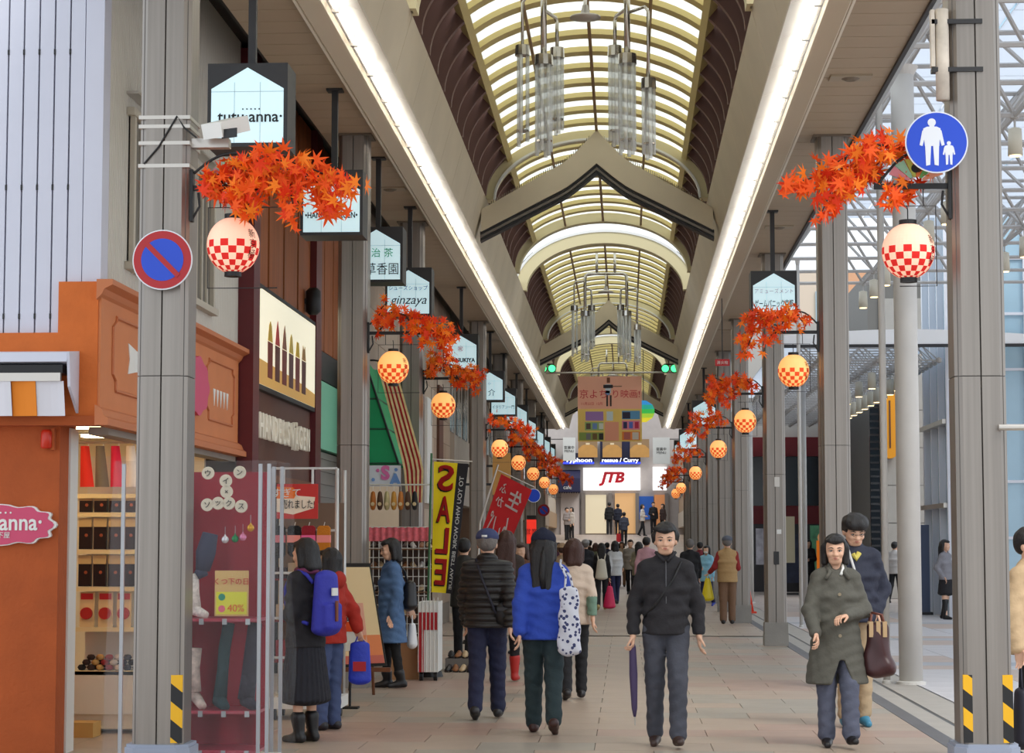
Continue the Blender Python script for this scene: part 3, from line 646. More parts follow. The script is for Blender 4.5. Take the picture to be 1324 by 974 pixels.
for y, k in ((21.7, 1.0), (43.8, 1.0), (65.6, 1.0)): chandelier(y, k, dz_=0.24 if y < 30 else 0.0, label='glass tube chandelier on bent chrome pipes %s' % {21.7: 'in front of the first gable beam', 43.8: 'between the first and second gable beams', 65.6: 'beyond the second gable beam'}[y])
# ================================================================ PROJECTING SIGNS
LIT = mat('sign_face_lit', (212, 232, 236), 0.3, emit=0.38, emit_rgb=(190, 226, 236))
LITG = mat('sign_grid', (176, 198, 204), 0.5)
TXTK = mat('text_black', (20, 22, 26), 0.6); TXTG = mat('text_green', (30, 170, 110), 0.6); TXTR = mat('text_red', (200, 40, 50), 0.6); TXTB = mat('text_blue', (60, 80, 150), 0.6); TXTS = mat('text_grey', (120, 130, 140), 0.6); TXTP = mat('text_pale', (190, 160, 170), 0.6)
SX0, SX1, SZ0, SZ1, SDP = -3.205, -2.585, 4.60, 5.25, 0.40
def house_sign(y, texts, label, xoff=0.0, group=None):
    x0, x1 = SX0 + xoff, SX1 + xoff; xc = (x0 + x1) / 2
    t = thing('hanging_signboard', label, 'signboard', (xc, y + 0.2, SZ0), 0, group)
    MB().bx(x0, x1, y, y + SDP, SZ0, SZ1).obj('case', DARKGREY, t)
    for yy in (y - 0.006, y + SDP):
        MB().prism([(x0 + 0.03, SZ0 + 0.03), (x1 - 0.03, SZ0 + 0.03), (x1 - 0.03, SZ1 - 0.20), (xc, SZ1 - 0.035), (x0 + 0.03, SZ1 - 0.20)], 'y', yy, yy + 0.006).obj('lit_face', LIT, t)
    for xx in (xc - 0.1, xc + 0.1): MB().bx(xx - 0.002, xx + 0.002, y - 0.007, y, SZ0 + 0.03, SZ1 - 0.15).obj('face_joint', LITG, t)
    MB().bx(x0 + 0.03, x1 - 0.03, y - 0.007, y, SZ1 - 0.225, SZ1 - 0.221).obj('face_joint', LITG, t)
    MB().bx(xc - 0.03, xc + 0.03, y + SDP / 2 - 0.03, y + SDP / 2 + 0.03, SZ1, CZ).obj('pole', DARKGREY, t)
    MB().bx(xc - 0.08, xc + 0.08, y + SDP / 2 - 0.08, y + SDP / 2 + 0.08, CZ - 0.02, CZ).obj('ceiling_plate', DARKGREY, t)
    for body, size, m, dx, dz, kw in texts:
        lettering(body, size, m, (xc + dx, y - 0.010, (SZ0 + SZ1) / 2 + dz), t, maxw=0.52, depth=0.003, **kw)
    return t
LSG = [15.7, 20.3, 24.0, 27.6, 36.4, 44.2, 49.2, 55.0, 60.5, 66.0, 71.5, 76.5]
house_sign(LSG[0], [('tutu·anna·', 0.125, TXTK, 0.02, -0.10, dict(bold=0.0015)), ('• • • • •', 0.05, TXTK, 0.03, -0.035, {})], 'lit house-shaped signboard lettered tutu anna above the security camera')
house_sign(LSG[1], [('•HANDELSVÄGEN•', 0.085, TXTK, 0, -0.12, dict(bold=0.0015)), ('SINCE\n1 9 8 8', 0.05, TXTP, 0.02, 0.08, {})], 'lit house-shaped signboard lettered HANDELSVÄGEN behind maple leaves')
house_sign(LSG[2], [('宇 治 茶', 0.115, TXTG, 0, 0.02, {}), ('川草香園', 0.15, TXTK, 0, -0.17, {})], 'lit house-shaped signboard with green and black tea shop characters')
house_sign(LSG[3], [('シューズショップ', 0.07, TXTB, 0, 0.05, {}), ('ginzaya', 0.17, TXTK, 0, -0.13, dict(shear=0.3))], 'lit house-shaped signboard lettered ginzaya in italic script')
house_sign(LSG[4], [('㊗', 0.11, TXTR, 0, 0.06, {}), ('KTANUKIYA', 0.10, TXTK, 0, -0.14, dict(bold=0.004))], 'lit house-shaped signboard with a red crest above black capitals')
house_sign(LSG[5], [('小', 0.07, TXTS, 0, 0.05, {}), ('• 介', 0.16, TXTK, 0, -0.14, {})], 'lit house-shaped signboard with one brush-drawn character')
house_sign(LSG[6], [('イタリアン一門', 0.10, TXTK, 0, -0.12, {})], 'lit house-shaped signboard with a thin row of small characters')
for y in LSG[7:]: house_sign(y, [('京 屋', 0.12, TXTK, 0, -0.1, {})], 'lit house-shaped signboard in the far row on the shop side', 0, 'far shop-side signboards')
house_sign(28.2, [('アミューズメント', 0.075, TXTP, 0, 0.05, {}), ('ゲームパニック京都', 0.115, TXTK, 0, -0.12, dict(bold=0.001))], 'lit house-shaped signboard lettered for the game arcade', 4.90)
house_sign(53.6, [('ムラカミ', 0.09, TXTG, 0, 0.03, {}), ('WEGO 京都', 0.11, TXTK, 0, -0.14, {})], 'lit house-shaped signboard with pale green print on the plaza side', 4.90)
for y in (67.0, 74.0): house_sign(y, [('京 町', 0.12, TXTK, 0, -0.1, {})], 'lit house-shaped signboard in the far row on the plaza side', 4.90, 'far plaza-side signboards')
# small red sign under the right ceiling
c = P(934, 469, 38.0); t = thing('small_red_sign', 'small red plate sign with white marks under the side ceiling', 'sign', c)
MB().bx(c[0] - 0.13, c[0] + 0.13, c[1] - 0.02, c[1] + 0.02, c[2] - 0.06, c[2] + 0.06).obj('plate', mat('red_plate', (196, 24, 34), 0.4), t)
lettering('消火栓', 0.07, WHITE, (c[0], c[1] - 0.024, c[2]), t); MB().bx(c[0] - 0.01, c[0] + 0.01, c[1] - 0.01, c[1] + 0.01, c[2] + 0.06, CZ).obj('hanger', DARKGREY, t)
# ================================================================ BANNER
c0 = P(747, 487, 56); c1 = P(830, 571, 56); bx0, bx1, bz1, bz0 = c0[0], c1[0], c0[2], c1[2]
t = thing('event_banner', 'large pink and yellow event poster banner hung across the arcade', 'banner', ((bx0 + bx1) / 2, 56, bz0))
BP = mat('banner_pink', (240, 176, 150), 0.7, var=0.05, vscale=1); BY = mat('banner_yellow', (236, 200, 108), 0.7, var=0.06, vscale=1)
bw, bh = bx1 - bx0, bz1 - bz0
def bu(u): return bx0 + u * bw
def bv(v): return bz1 - v * bh
def patch(nm, u0, u1, v0, v1, rgb, d=0.004, par=None): return MB().bx(bu(u0), bu(u1), 56 - 0.01 - d, 56 - 0.0095, bv(v1), bv(v0)).obj(nm, mat('print_%d_%d_%d' % rgb, rgb, 0.7), par or t)
MB().bx(bx0, bx1, 55.99, 56.01, bv(0.5), bz1).obj('pink_sheet', BP, t); MB().bx(bx0, bx1, 55.99, 56.01, bz0, bv(0.5)).obj('yellow_sheet', BY, t)
lettering('京よち', 0.26, mat('banner_red', (206, 60, 70), 0.7), (bu(0.24), 55.985, bv(0.27)), t); lettering('り映画!', 0.24, MATS['banner_red'], (bu(0.76), 55.985, bv(0.27)), t)
lettering('11月22日  12月', 0.09, MATS['banner_red'], (bu(0.22), 55.985, bv(0.42)), t)
# generic standing player figure printed on the poster
patch('printed_figure', 0.445, 0.475, 0.29, 0.46, (70, 52, 50)); patch('printed_figure', 0.50, 0.53, 0.29, 0.46, (70, 52, 50)); patch('printed_figure', 0.43, 0.52, 0.12, 0.26, (200, 206, 214))
patch('printed_figure', 0.43, 0.50, 0.22, 0.29, (120, 150, 190)); patch('printed_figure', 0.455, 0.505, 0.02, 0.10, (120, 70, 46)); patch('printed_figure', 0.40, 0.55, 0.13, 0.18, (44, 40, 46), 0.006); patch('printed_figure', 0.55, 0.69, 0.148, 0.160, (110, 80, 60), 0.006)
patch('printed_block', 0.12, 0.40, 0.54, 0.68, (160, 120, 180)); patch('printed_block', 0.69, 0.97, 0.53, 0.66, (92, 150, 190)); patch('printed_block', 0.69, 0.97, 0.68, 0.82, (226, 130, 150)); patch('printed_block', 0.69, 0.97, 0.85, 0.98, (232, 130, 50))
patch('printed_block', 0.45, 0.55, 0.54, 0.68, (200, 212, 214)); patch('printed_block', 0.42, 0.64, 0.70, 0.99, (232, 158, 128)); patch('printed_block', 0.11, 0.40, 0.70, 0.83, (150, 180, 110)); patch('printed_block', 0.02, 0.40, 0.86, 0.98, (140, 160, 80))
for i, u in enumerate((0.13, 0.23, 0.33)):
    patch('printed_picture', u, u + 0.07, 0.72, 0.81, ((90, 70, 60), (110, 140, 190), (210, 214, 200))[i], 0.007); patch('printed_picture', u, u + 0.07, 0.875, 0.97, ((120, 116, 120), (120, 90, 50), (50, 44, 44))[i], 0.007)
    patch('printed_picture', 0.71 + i * 0.09, 0.77 + i * 0.09, 0.70, 0.80, ((50, 50, 90), (90, 110, 190), (190, 40, 70))[i], 0.007)
patch('printed_picture', 0.70, 0.82, 0.55, 0.65, (44, 40, 60), 0.007); patch('printed_picture', 0.85, 0.95, 0.86, 0.97, (210, 200, 186), 0.007); patch('printed_picture', 0.72, 0.82, 0.86, 0.97, (186, 100, 90), 0.007)
MB().tube([(XC - 1.75, 56, bz1 + 0.1), (XC + 1.72, 56, bz1 + 0.1)], 0.025, 8).obj('hanging_bar', STEEL2, t)
for u in (0.02, 0.25, 0.5, 0.75, 0.98): MB().bx(bu(u) - 0.006, bu(u) + 0.006, 55.99, 56.01, bz1, bz1 + 0.1).obj('tie', WHITE, t)
GRN = mat('spot_green', (90, 230, 150), 0.3, emit=1.6, emit_rgb=(70, 240, 140))
for px_, lab in ((708, 'green-lit twin spotlight at the shop-side end of the banner bar'), (866, 'green-lit twin spotlight at the plaza-side end of the banner bar')):
    c = P(px_, 477, 55.6); t = thing('spotlight', lab, 'spotlight', c)
    for dx in (-0.12, 0.12):
        MB().lathe([(0.05, 0.14), (0.10, 0.10), (0.12, -0.08), (0.10, -0.08)], (c[0] + dx, c[1], c[2]), 14, 'y').obj('lamp_body', BLACK, t)
        disc(MB(), (c[0] + dx, c[1] - 0.085, c[2]), 0.095, -0.01, 0.0, 16).obj('green_lens', GRN, t)
    MB().bx(c[0] - 0.15, c[0] + 0.15, c[1] + 0.02, c[1] + 0.06, c[2] + 0.10, c[2] + 0.14).obj('yoke', BLACK, t)
# ================================================================ END OF THE STREET
EW = mat('end_wall_grey', (168, 160, 156), 0.7, var=0.05); 
e = struct('wall_end', MB().bx(-6.5, 6.5, 118.0, 119, 2.1, 12.5), EW)
def on_end(px0, py0, px1, py1, y=118.0): a = P(px0, py0, y); b = P(px1, py1, y); return a[0], b[0], b[2], a[2]
t = thing('travel_shop_front', 'travel agency shop front with a bright white JTB sign over its entrance', 'shop front', (-0.8, 117.9, 2.1))
x0, x1, z0, z1 = on_end(754, 605, 828, 634, 117.6)
MB().bx(x0, x1, 117.6, 118.0, z0, z1).obj('white_sign', mat('jtb_white', (246, 246, 246), 0.4, emit=0.75), t)
lettering('JTB', 1.15, mat('jtb_red', (206, 16, 40), 0.4), ((x0 + x1) / 2, 117.58, (z0 + z1) / 2), t, bold=0.055, shear=0.25, maxw=1.45, maxh=0.8)
GLOW = mat('shop_glow', (206, 160, 110), 0.5, emit=0.22, emit_rgb=(236, 190, 130)); GLOW2 = mat('shop_glow_cream', (216, 204, 176), 0.5, emit=0.2, emit_rgb=(236, 222, 186)); DGL = mat('dark_glass', (34, 34, 38), 0.15)
for nm, r, m in (('lit_window', (757, 640, 784, 690), GLOW2), ('entrance', (795, 638, 822, 690), GLOW), ('blue_poster', (826, 642, 845, 672), mat('poster_blue', (40, 96, 190), 0.4)), ('doorway', (846, 640, 860, 690), mat('door_warm', (196, 130, 80), 0.5, emit=0.25))):
    x0, x1, z0, z1 = on_end(*r, 117.85); MB().bx(x0, x1, 117.85, 118.0, max(z0, 2.1), z1).obj(nm, m, t)
for px_ in (754, 789, 824, 862):
    x0, x1, z0, z1 = on_end(px_ - 2.5, 638, px_ + 2.5, 692, 117.7); MB().bx(x0, x1, 117.7, 118.0, 2.1, z1).obj('post', mat('post_grey', (128, 120, 114), 0.5), t)
x0, x1, z0, z1 = on_end(844, 604, 862, 634, 117.6); MB().bx(x0, x1, 117.6, 118.0, z0, z1).obj('side_sign', MATS['jtb_white'], t)
x0, x1, z0, z1 = on_end(722, 607, 750, 636, 117.0)
t = thing('navy_awning', 'rounded navy blue awning with scalloped hem beside the white sign', 'awning', ((x0 + x1) / 2, 117.5, z0))
MB().prism([(118.0, z1), (117.4, z1 - 0.1), (117.05, z1 - 0.5), (117.0, z0), (118.0, z0)], 'x', x0, x1).obj('canopy', mat('navy_cloth', (38, 38, 70), 0.8), t)
for i in range(9): xx = x0 + (i + 0.5) * (x1 - x0) / 9; MB().lathe([(0.001, 0), (0.09, 0.0), (0.001, -0.1)], (xx, 117.0, z0), 8).obj('scallop', MATS['navy_cloth'], t)
lettering('cafe', 0.3, WHITE, (x1 - 0.7, 116.98, z0 + 0.25), t)
x0, x1, z0, z1 = on_end(725, 637, 752, 692, 117.9); t = tag(MB().bx(x0, x1 - 0.12, 117.86, 117.99, 2.1, z1).centred('pale_shutter', mat('pale_shutter', (198, 188, 184), 0.6)), 'pale closed shutter under the navy awning', 'shutter')
SBL = mat('sign_box_navy', (16, 18, 60), 0.3); BLUEG = mat('blue_neon', (40, 60, 255), 0.3, emit=1.5)
for r, txt, lab in (((728, 586, 768, 600), 'Typhoon', 'dark sign with blue border and white letters left of the restaurant sign'), ((776, 571, 828, 600), 'ressue / Curry', 'dark sign with blue border and white curry lettering')):
    x0, x1, z0, z1 = on_end(*r, 117.4); t = thing('restaurant_sign', lab, 'sign', ((x0 + x1) / 2, 117.5, z0))
    MB().bx(x0, x1, 117.4, 118.0, z0, z1).obj('box', SBL, t); MB().bx(x0, x1, 117.38, 117.42, z0, z0 + 0.1).obj('neon_edge', BLUEG, t)
    lettering(txt, 0.42, mat('neon_white', (236, 240, 255), 0.4, emit=0.8), ((x0 + x1) / 2, 117.37, z0 + 0.18), t, bold=0.015, maxw=(x1 - x0) * 0.92, maxh=0.30)
TAN = mat('tan_panel', (186, 138, 72), 0.6, var=0.08); TAN2 = mat('tan_panel_dark', (140, 112, 78), 0.6)
for i, px_ in enumerate((760, 791.5, 827)):
    x0, x1, z0, z1 = on_end(px_ - 12.5, 568, px_ + 12.5, 591.5, 116.8)
    t = thing('tan_hanging_panel', 'tan panel with a dark upper half and arched lower half hanging over the shop signs', 'panel', ((x0 + x1) / 2, 116.8, z0), 0, 'tan hanging panels')
    MB().bx(x0, x1, 116.8, 116.9, z0, z1).obj('board', TAN2, t); w_ = x1 - x0
    MB().prism([(x0, z0), (x1, z0), (x1, z0 + 0.45), (x1 - 0.2 * w_, z0 + 0.66), (x0 + w_ / 2, z0 + 0.75), (x0 + 0.2 * w_, z0 + 0.66), (x0, z0 + 0.45)], 'y', 116.77, 116.8).obj('arched_face', TAN, t)
    MB().bx(x0 + w_ * 0.4, x0 + w_ * 0.6, 116.76, 116.8, z0 + 0.7, z0 + 0.8).obj('keystone', mat('pale_stone', (214, 196, 160), 0.6), t)
    MB().bx((x0 + x1) / 2 - 0.02, (x0 + x1) / 2 + 0.02, 116.84, 117.4 if i else 118.0, z1 - 0.12, z1 - 0.08).obj('wall_arm', DARKGREY, t)
struct('lintel_end', MB().bx(-5, 5, 83.0, 83.3, 7.05, 8.8), mat('lintel_tan', (178, 148, 96), 0.6, var=0.1, vscale=2, stretch=(0.4, 1, 6)))
for r, lab in (((728, 566, 744, 596), 'white board sign with small print in front of the far shop-side facades'), ((844, 566, 866, 600), 'white board sign with small print in front of the far plaza-side facades')):
    x0, x1, z0, z1 = on_end(*r, 96); t = thing('white_board_sign', lab, 'sign', ((x0 + x1) / 2, 96, z0))
    MB().bx(x0, x1, 95.9, 96, z0, z1).obj('board', mat('board_white', (214, 216, 214), 0.5), t); lettering('営業中\nMENU', 0.16, TXTK, ((x0 + x1) / 2, 95.89, (z0 + z1) / 2), t, maxw=(x1 - x0) * .8)
    s_ = -1 if x0 < 0 else 1; MB().bx(min((x0 + x1) / 2, s_ * 3.97 if s_ < 0 else 2.96), max((x0 + x1) / 2, -3.97 if s_ < 0 else 2.96), 95.93, 95.97, z1 - 0.1, z1 - 0.06).obj('wall_arm', DARKGREY, t)
# ================================================================ FAR SIDE WALLS
FW = [mat('facade_%d' % i, c, 0.7, var=0.06) for i, c in enumerate(((150, 134, 116), (176, 168, 158), (116, 92, 76), (190, 180, 164), (128, 124, 122), (166, 140, 110)))]
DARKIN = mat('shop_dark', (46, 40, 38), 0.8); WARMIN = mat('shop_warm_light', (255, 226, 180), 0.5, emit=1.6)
def far_shop(x, y0, y1, s, i, label):
    # s: +1 faces +x (left side of the street); a shop unit with upper wall, fascia, opening
    t = thing('shop_unit', label, 'shop', (x, (y0 + y1) / 2, 0), 0, 'far shop units')
    xi = x - s * 1.6
    def B(xa, xb, *r): return MB().bx(min(xa, xb), max(xa, xb), *r)
    B(x, x - s * 0.3, y0, y1, 3.3, 7.0).obj('upper_wall', FW[i % 6], t)
    B(x + s * 0.05, x - s * 0.3, y0 + 0.05, y1 - 0.05, 2.5, 3.3).obj('fascia', FW[(i * 5 + 2) % 6], t)
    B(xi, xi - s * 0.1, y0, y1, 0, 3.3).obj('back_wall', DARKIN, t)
    B(x, xi, y0, y0 + 0.12, 0, 3.3).obj('side_wall', FW[i % 6], t)
    B(x - s * 0.2, xi, y0 + 0.12, y1, 2.55, 2.6).obj('shop_ceiling', FW[3], t)
    B(x - s * 0.5, x - s * 0.62, y0 + 0.6, y1 - 0.6, 2.5, 2.55).obj('lamp', WARMIN, t)
    for k in range(3):
        yk = y0 + (k + 0.5) * (y1 - y0) / 3; wn = (y1 - y0) / 9
        f = B(x + s * 0.02, x, yk - wn, yk + wn, 4.1, 5.5).obj('window', DGL, t); B(x + s * 0.03, x, yk - 0.03, yk + 0.03, 4.1, 5.5).obj('mullion', WHITE, f)
    for k in range(3):
        yk = y0 + (k + 0.6) * (y1 - y0) / 3.2
        B(x - s * 0.1, x - s * 0.6, yk - 0.4, yk + 0.4, 0, 0.9 + 0.3 * (k % 2)).obj('counter', FW[(i + k) % 6], t)
ys = [42.8, 48, 54, 60, 66.5, 73, 80, 88, 97, 106, 118]
sl = ['grey-brown', 'pale', 'dark brown', 'cream', 'mid grey', 'tan']
for i in range(len(ys) - 1): far_shop(-3.95, ys[i], ys[i + 1] - 0.05, 1, i, 'far shop unit with %s upper wall on the side of the tilted red banner' % sl[i % 6])
ys = [72.2, 79, 87, 96, 106, 118]
for i in range(len(ys) - 1): far_shop(2.95 if i else 3.1, ys[i], ys[i + 1] - 0.05, -1, i + 1, 'far shop unit with %s upper wall on the plaza side' % sl[(i + 1) % 6])
# ================================================================ NEAR LEFT: ORANGE HOSIERY SHOP
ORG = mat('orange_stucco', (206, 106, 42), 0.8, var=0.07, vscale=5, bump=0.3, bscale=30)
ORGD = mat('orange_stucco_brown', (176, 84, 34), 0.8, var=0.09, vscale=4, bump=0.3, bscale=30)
ORGF = mat('orange_fascia', (206, 124, 72), 0.6, var=0.04); ORGM = mat('orange_moulding', (196, 116, 70), 0.55)
SLAT = mat('slat_lavender_white', (206, 208, 222), 0.5, var=0.02); SLATG = mat('slat_gap', (40, 40, 46), 0.8)
FX, FY0, FY1 = -3.9, 15.25, 20.7
wl = struct('wall_slatted', MB().bx(-8.0, FX - 0.02, FY0 + 0.06, FY0 + 0.2, 3.05, 7.2), SLATG)
sm = MB().bx(-0.0525, 0.0525, 0, 0.06, 3.12, 7.2).mesh('slat', SLAT)
for i in range(32): place(sm, 'slat', (-4.10 - i * 0.1175, FY0, 0), wl)
MB().bx(-4.04, FX, FY0 - 0.005, FY0 + 0.2, 3.5, 7.2).obj('corner_board', SLAT, wl)
nm_ = MB().bx(-0.0075, 0.0075, -0.004, 0.002, -0.02, 0.02).mesh('clip', BLACK)
for i in range(12):
    for z in (3.25, 4.22, 5.25, 6.2): place(nm_, 'clip', (-4.159 - i * 0.1175, FY0, z), wl)
# front orange wall: upper block + recessed lower wall
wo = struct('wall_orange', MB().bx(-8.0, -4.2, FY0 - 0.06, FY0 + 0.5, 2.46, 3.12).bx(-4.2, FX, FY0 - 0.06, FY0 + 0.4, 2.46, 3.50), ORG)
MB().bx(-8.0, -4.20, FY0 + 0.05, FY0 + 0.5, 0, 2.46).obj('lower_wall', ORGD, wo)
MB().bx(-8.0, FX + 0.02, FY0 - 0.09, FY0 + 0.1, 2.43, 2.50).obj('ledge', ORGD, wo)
MB().bx(-4.20, -4.185, FY0 + 0.30, FY0 + 0.52, 0, 2.43).obj('door_edge', mat('edge_white', (224, 222, 216), 0.5), wo)
t = thing('awning', 'white cassette awning with an orange striped valance on the orange wall', 'awning', (-4.8, FY0 - 0.2, 2.5))
x1 = P(88, 462, FY0 - 0.3)[0]
MB().prism([(FY0 - 0.06, 2.98), (FY0 - 0.32, 2.95), (FY0 - 0.34, 2.88), (FY0 - 0.06, 2.86)], 'x', -6.5, x1).obj('cassette', SLAT, t)
MB().bx(-6.5, x1 - 0.04, FY0 - 0.3, FY0 - 0.06, 2.80, 2.86).obj('slot', BLACK, t); MB().bx(-6.5, x1 - 0.05, FY0 - 0.32, FY0 - 0.28, 2.74, 2.80).obj('front_bar', STEEL2, t)
MB().prism([(FY0 - 0.06, 2.98), (FY0 - 0.34, 2.95), (FY0 - 0.30, 2.70), (FY0 - 0.06, 2.52)], 'x', x1, x1 + 0.02).obj('end_cap', SLAT, t)
VO = mat('valance_orange', (236, 138, 40), 0.8); VW = mat('valance_white', (226, 226, 234), 0.8)
px_e = [82, 46, 14, -18, -50, -82, -114]
for i in range(6):
    a = P(px_e[i], 500, FY0 - 0.3)[0]; b_ = P(px_e[i + 1], 500, FY0 - 0.3)[0]
    MB().grid(lambda u, v: (b_ + (a - b_) * u, FY0 - 0.30 + 0.06 * v + 0.012 * math.sin(u * 3 + i), 2.74 - 0.25 * v), 4, 3).obj('valance_strip', VO if i % 2 else VW, t)
c = P(2, 679, FY0 + 0.03)
t = thing('cloud_plaque', 'pink scalloped plaque lettered tutu anna on the orange wall', 'plaque', (c[0], c[1], c[2] - 0.15))
def cloud(k): return [(c[0] + k * 0.40 * (1 + 0.05 * math.cos(12 * a)) * math.copysign(abs(math.cos(a)) ** 0.8, math.cos(a)), c[2] + k * 0.145 * (1 + 0.07 * math.cos(12 * a)) * math.copysign(abs(math.sin(a)) ** 0.8, math.sin(a))) for a in [2 * math.pi * i / 72 for i in range(72)]]
MB().prism(cloud(1.0), 'y', c[1] - 0.02, c[1] + 0.02).obj('white_border', WHITE, t); PINK = mat('plaque_pink', (208, 72, 110), 0.5)
MB().prism(cloud(0.95), 'y', c[1] - 0.026, c[1] - 0.02).obj('pink_face', PINK, t)
lettering('tutu·anna·', 0.17, WHITE, (c[0], c[1] - 0.03, c[2] + 0.01), t, bold=0.003, maxw=0.62); lettering('• • • • •', 0.06, WHITE, (c[0], c[1] - 0.03, c[2] + 0.09), t); lettering('靴下屋', 0.05, WHITE, (c[0] + 0.0, c[1] - 0.03, c[2] - 0.075), t)
c = P(60, 568, FY0); t = thing('red_alarm_lamp', 'small red alarm lamp under the orange ledge', 'lamp', c)
MB().lathe([(0.03, 0.07), (0.042, 0.05), (0.042, -0.06), (0.03, -0.07)], (c[0], c[1], c[2]), 16).obj('lens', mat('alarm_red', (206, 52, 30), 0.3), t, True); MB().bx(c[0] + 0.03, c[0] + 0.06, c[1] - 0.0, c[1] + 0.05, c[2] - 0.08, c[2] + 0.08).obj('mount', ORGD, t)
# facade along the street
ws = struct('wall_siding', MB().bx(FX - 0.2, FX - 0.012, FY0 + 0.2, FY1 + 0.0, 3.4, 6.66), mat('siding_groove', (150, 144, 132), 0.7))
SID = mat('siding_cream', (206, 202, 192), 0.55, var=0.03)
rb = MB().prism([(FX - 0.012, -0.024), (FX + 0.0, -0.014), (FX + 0.0, 0.014), (FX - 0.012, 0.024)], 'z', 3.45, 6.66).mesh('siding_rib', SID)
for i in range(95): place(rb, 'siding_rib', (0, FY0 + 0.24 + i * 0.0565, 0), ws)
WF = mat('window_frame_cream', (190, 182, 166), 0.5)
wi = struct('window_1', MB().bx(FX, FX + 0.012, 16.05, 19.3, 3.75, 4.92), mat('louver_back', (110, 104, 94), 0.6))
for y in (16.05, 17.1, 18.2, 19.25): MB().bx(FX, FX + 0.05, y, y + 0.06, 3.75, 4.92).obj('frame_post', WF, wi)
MB().bx(FX, FX + 0.07, 15.98, 19.4, 3.70, 3.76).obj('sill', WF, wi); MB().bx(FX, FX + 0.06, 15.98, 19.4, 4.92, 4.98).obj('head', WF, wi); MB().bx(FX, FX + 0.10, 15.95, 19.4, 5.08, 5.10).obj('drip_rail', STEEL2, wi)
for k in range(3):
    for j in range(4): MB().bx(FX + 0.012, FX + 0.03, 16.15 + k * 1.08 + j * 0.24, 16.15 + k * 1.08 + j * 0.24 + 0.05, 3.78, 4.9).obj('louver_bar', WF, wi)
t = thing('shop_fascia', 'orange moulded fascia board of the hosiery shop with framed panels', 'fascia', (FX, (FY0 + FY1) / 2, 2.43))
MB().bx(FX - 0.1, FX + 0.02, FY0 - 0.05, FY1, 2.45, 3.48).obj('board', ORGF, t)
MB().prism([(FX, 3.36), (FX + 0.04, 3.40), (FX + 0.06, 3.44), (FX + 0.12, 3.47), (FX + 0.12, 3.51), (FX, 3.51)], 'y', FY0 - 0.12, FY1 + 0.05).obj('crown_moulding', ORGM, t)
MB().prism([(FX, 2.58), (FX + 0.05, 2.55), (FX + 0.07, 2.50), (FX + 0.10, 2.48), (FX + 0.10, 2.43), (FX, 2.43)], 'y', FY0 - 0.12, FY1 + 0.05).obj('base_moulding', ORGM, t)
for ya, yb in ((15.55, 17.05), (19.1, 20.45)):
    r = [(ya + 0.1, 2.72), (yb - 0.1, 2.72), (yb - 0.1, 2.80), (yb, 2.84), (yb, 3.20), (yb - 0.1, 3.24), (yb - 0.1, 3.28), (ya + 0.1, 3.28), (ya + 0.1, 3.24), (ya, 3.20), (ya, 2.84), (ya + 0.1, 2.80), (ya + 0.1, 2.72)]
    MB().tube([(FX + 0.025, y, z) for y, z in r], 0.014, 6).obj('panel_frame', ORGM, t)
MB().prism([(16.05, 2.88), (16.35, 2.92), (16.62, 2.88), (16.58, 3.0), (16.62, 3.12), (16.35, 3.08), (16.05, 3.12), (16.10, 3.0)], 'x', FX + 0.02, FX + 0.026).obj('white_mark', WHITE, t)
for k in range(5): MB().prism([(19.42 + k * 0.16, 3.02), (19.52 + k * 0.16, 3.02), (19.47 + k * 0.16, 2.86)], 'x', FX + 0.02, FX + 0.026).obj('white_mark', WHITE, t)
MB().prism([(18.5 + 0.5 * math.cos(a) * (1 + 0.05 * math.cos(9 * a)), 2.98 + 0.26 * math.sin(a) * (1 + 0.05 * math.cos(9 * a))) for a in [2 * math.pi * i / 60 for i in range(60)]], 'x', FX + 0.02, FX + 0.07).obj('pink_badge', PINK, t)
MB().bx(FX - 0.15, FX + 0.0, FY0 + 0.3, FY1, 2.38, 2.44).obj('soffit', mat('soffit_grey', (150, 140, 128), 0.6), t)
# interior
INW = mat('interior_cream', (232, 216, 186), 0.6)
struct('wall_shop_back', MB().bx(-6.6, -6.5, FY0 + 0.5, FY1, 0, 2.6).bx(-6.5, FX - 0.3, FY1 - 0.08, FY1, 0, 2.6), INW)
struct('ceiling_shop', MB().bx(-6.6, FX - 0.1, FY0 + 0.5, FY1, 2.6, 2.68), INW)
for k in range(3):
    t = thing('shop_ceiling_lamp', 'warm flat ceiling lamp inside the hosiery shop', 'lamp', (-4.6, 16.4 + k * 1.5, 2.55), 0, 'hosiery shop lamps')
    MB().bx(-5.1, -4.1, 16.3 + k * 1.5, 16.5 + k * 1.5, 2.56, 2.6).obj('diffuser', mat('warm_lamp', (255, 226, 170), 0.5, emit=9.0), t)
    MB().bx(-5.13, -4.07, 16.27 + k * 1.5, 16.53 + k * 1.5, 2.585, 2.602).obj('frame', WHITE, t)
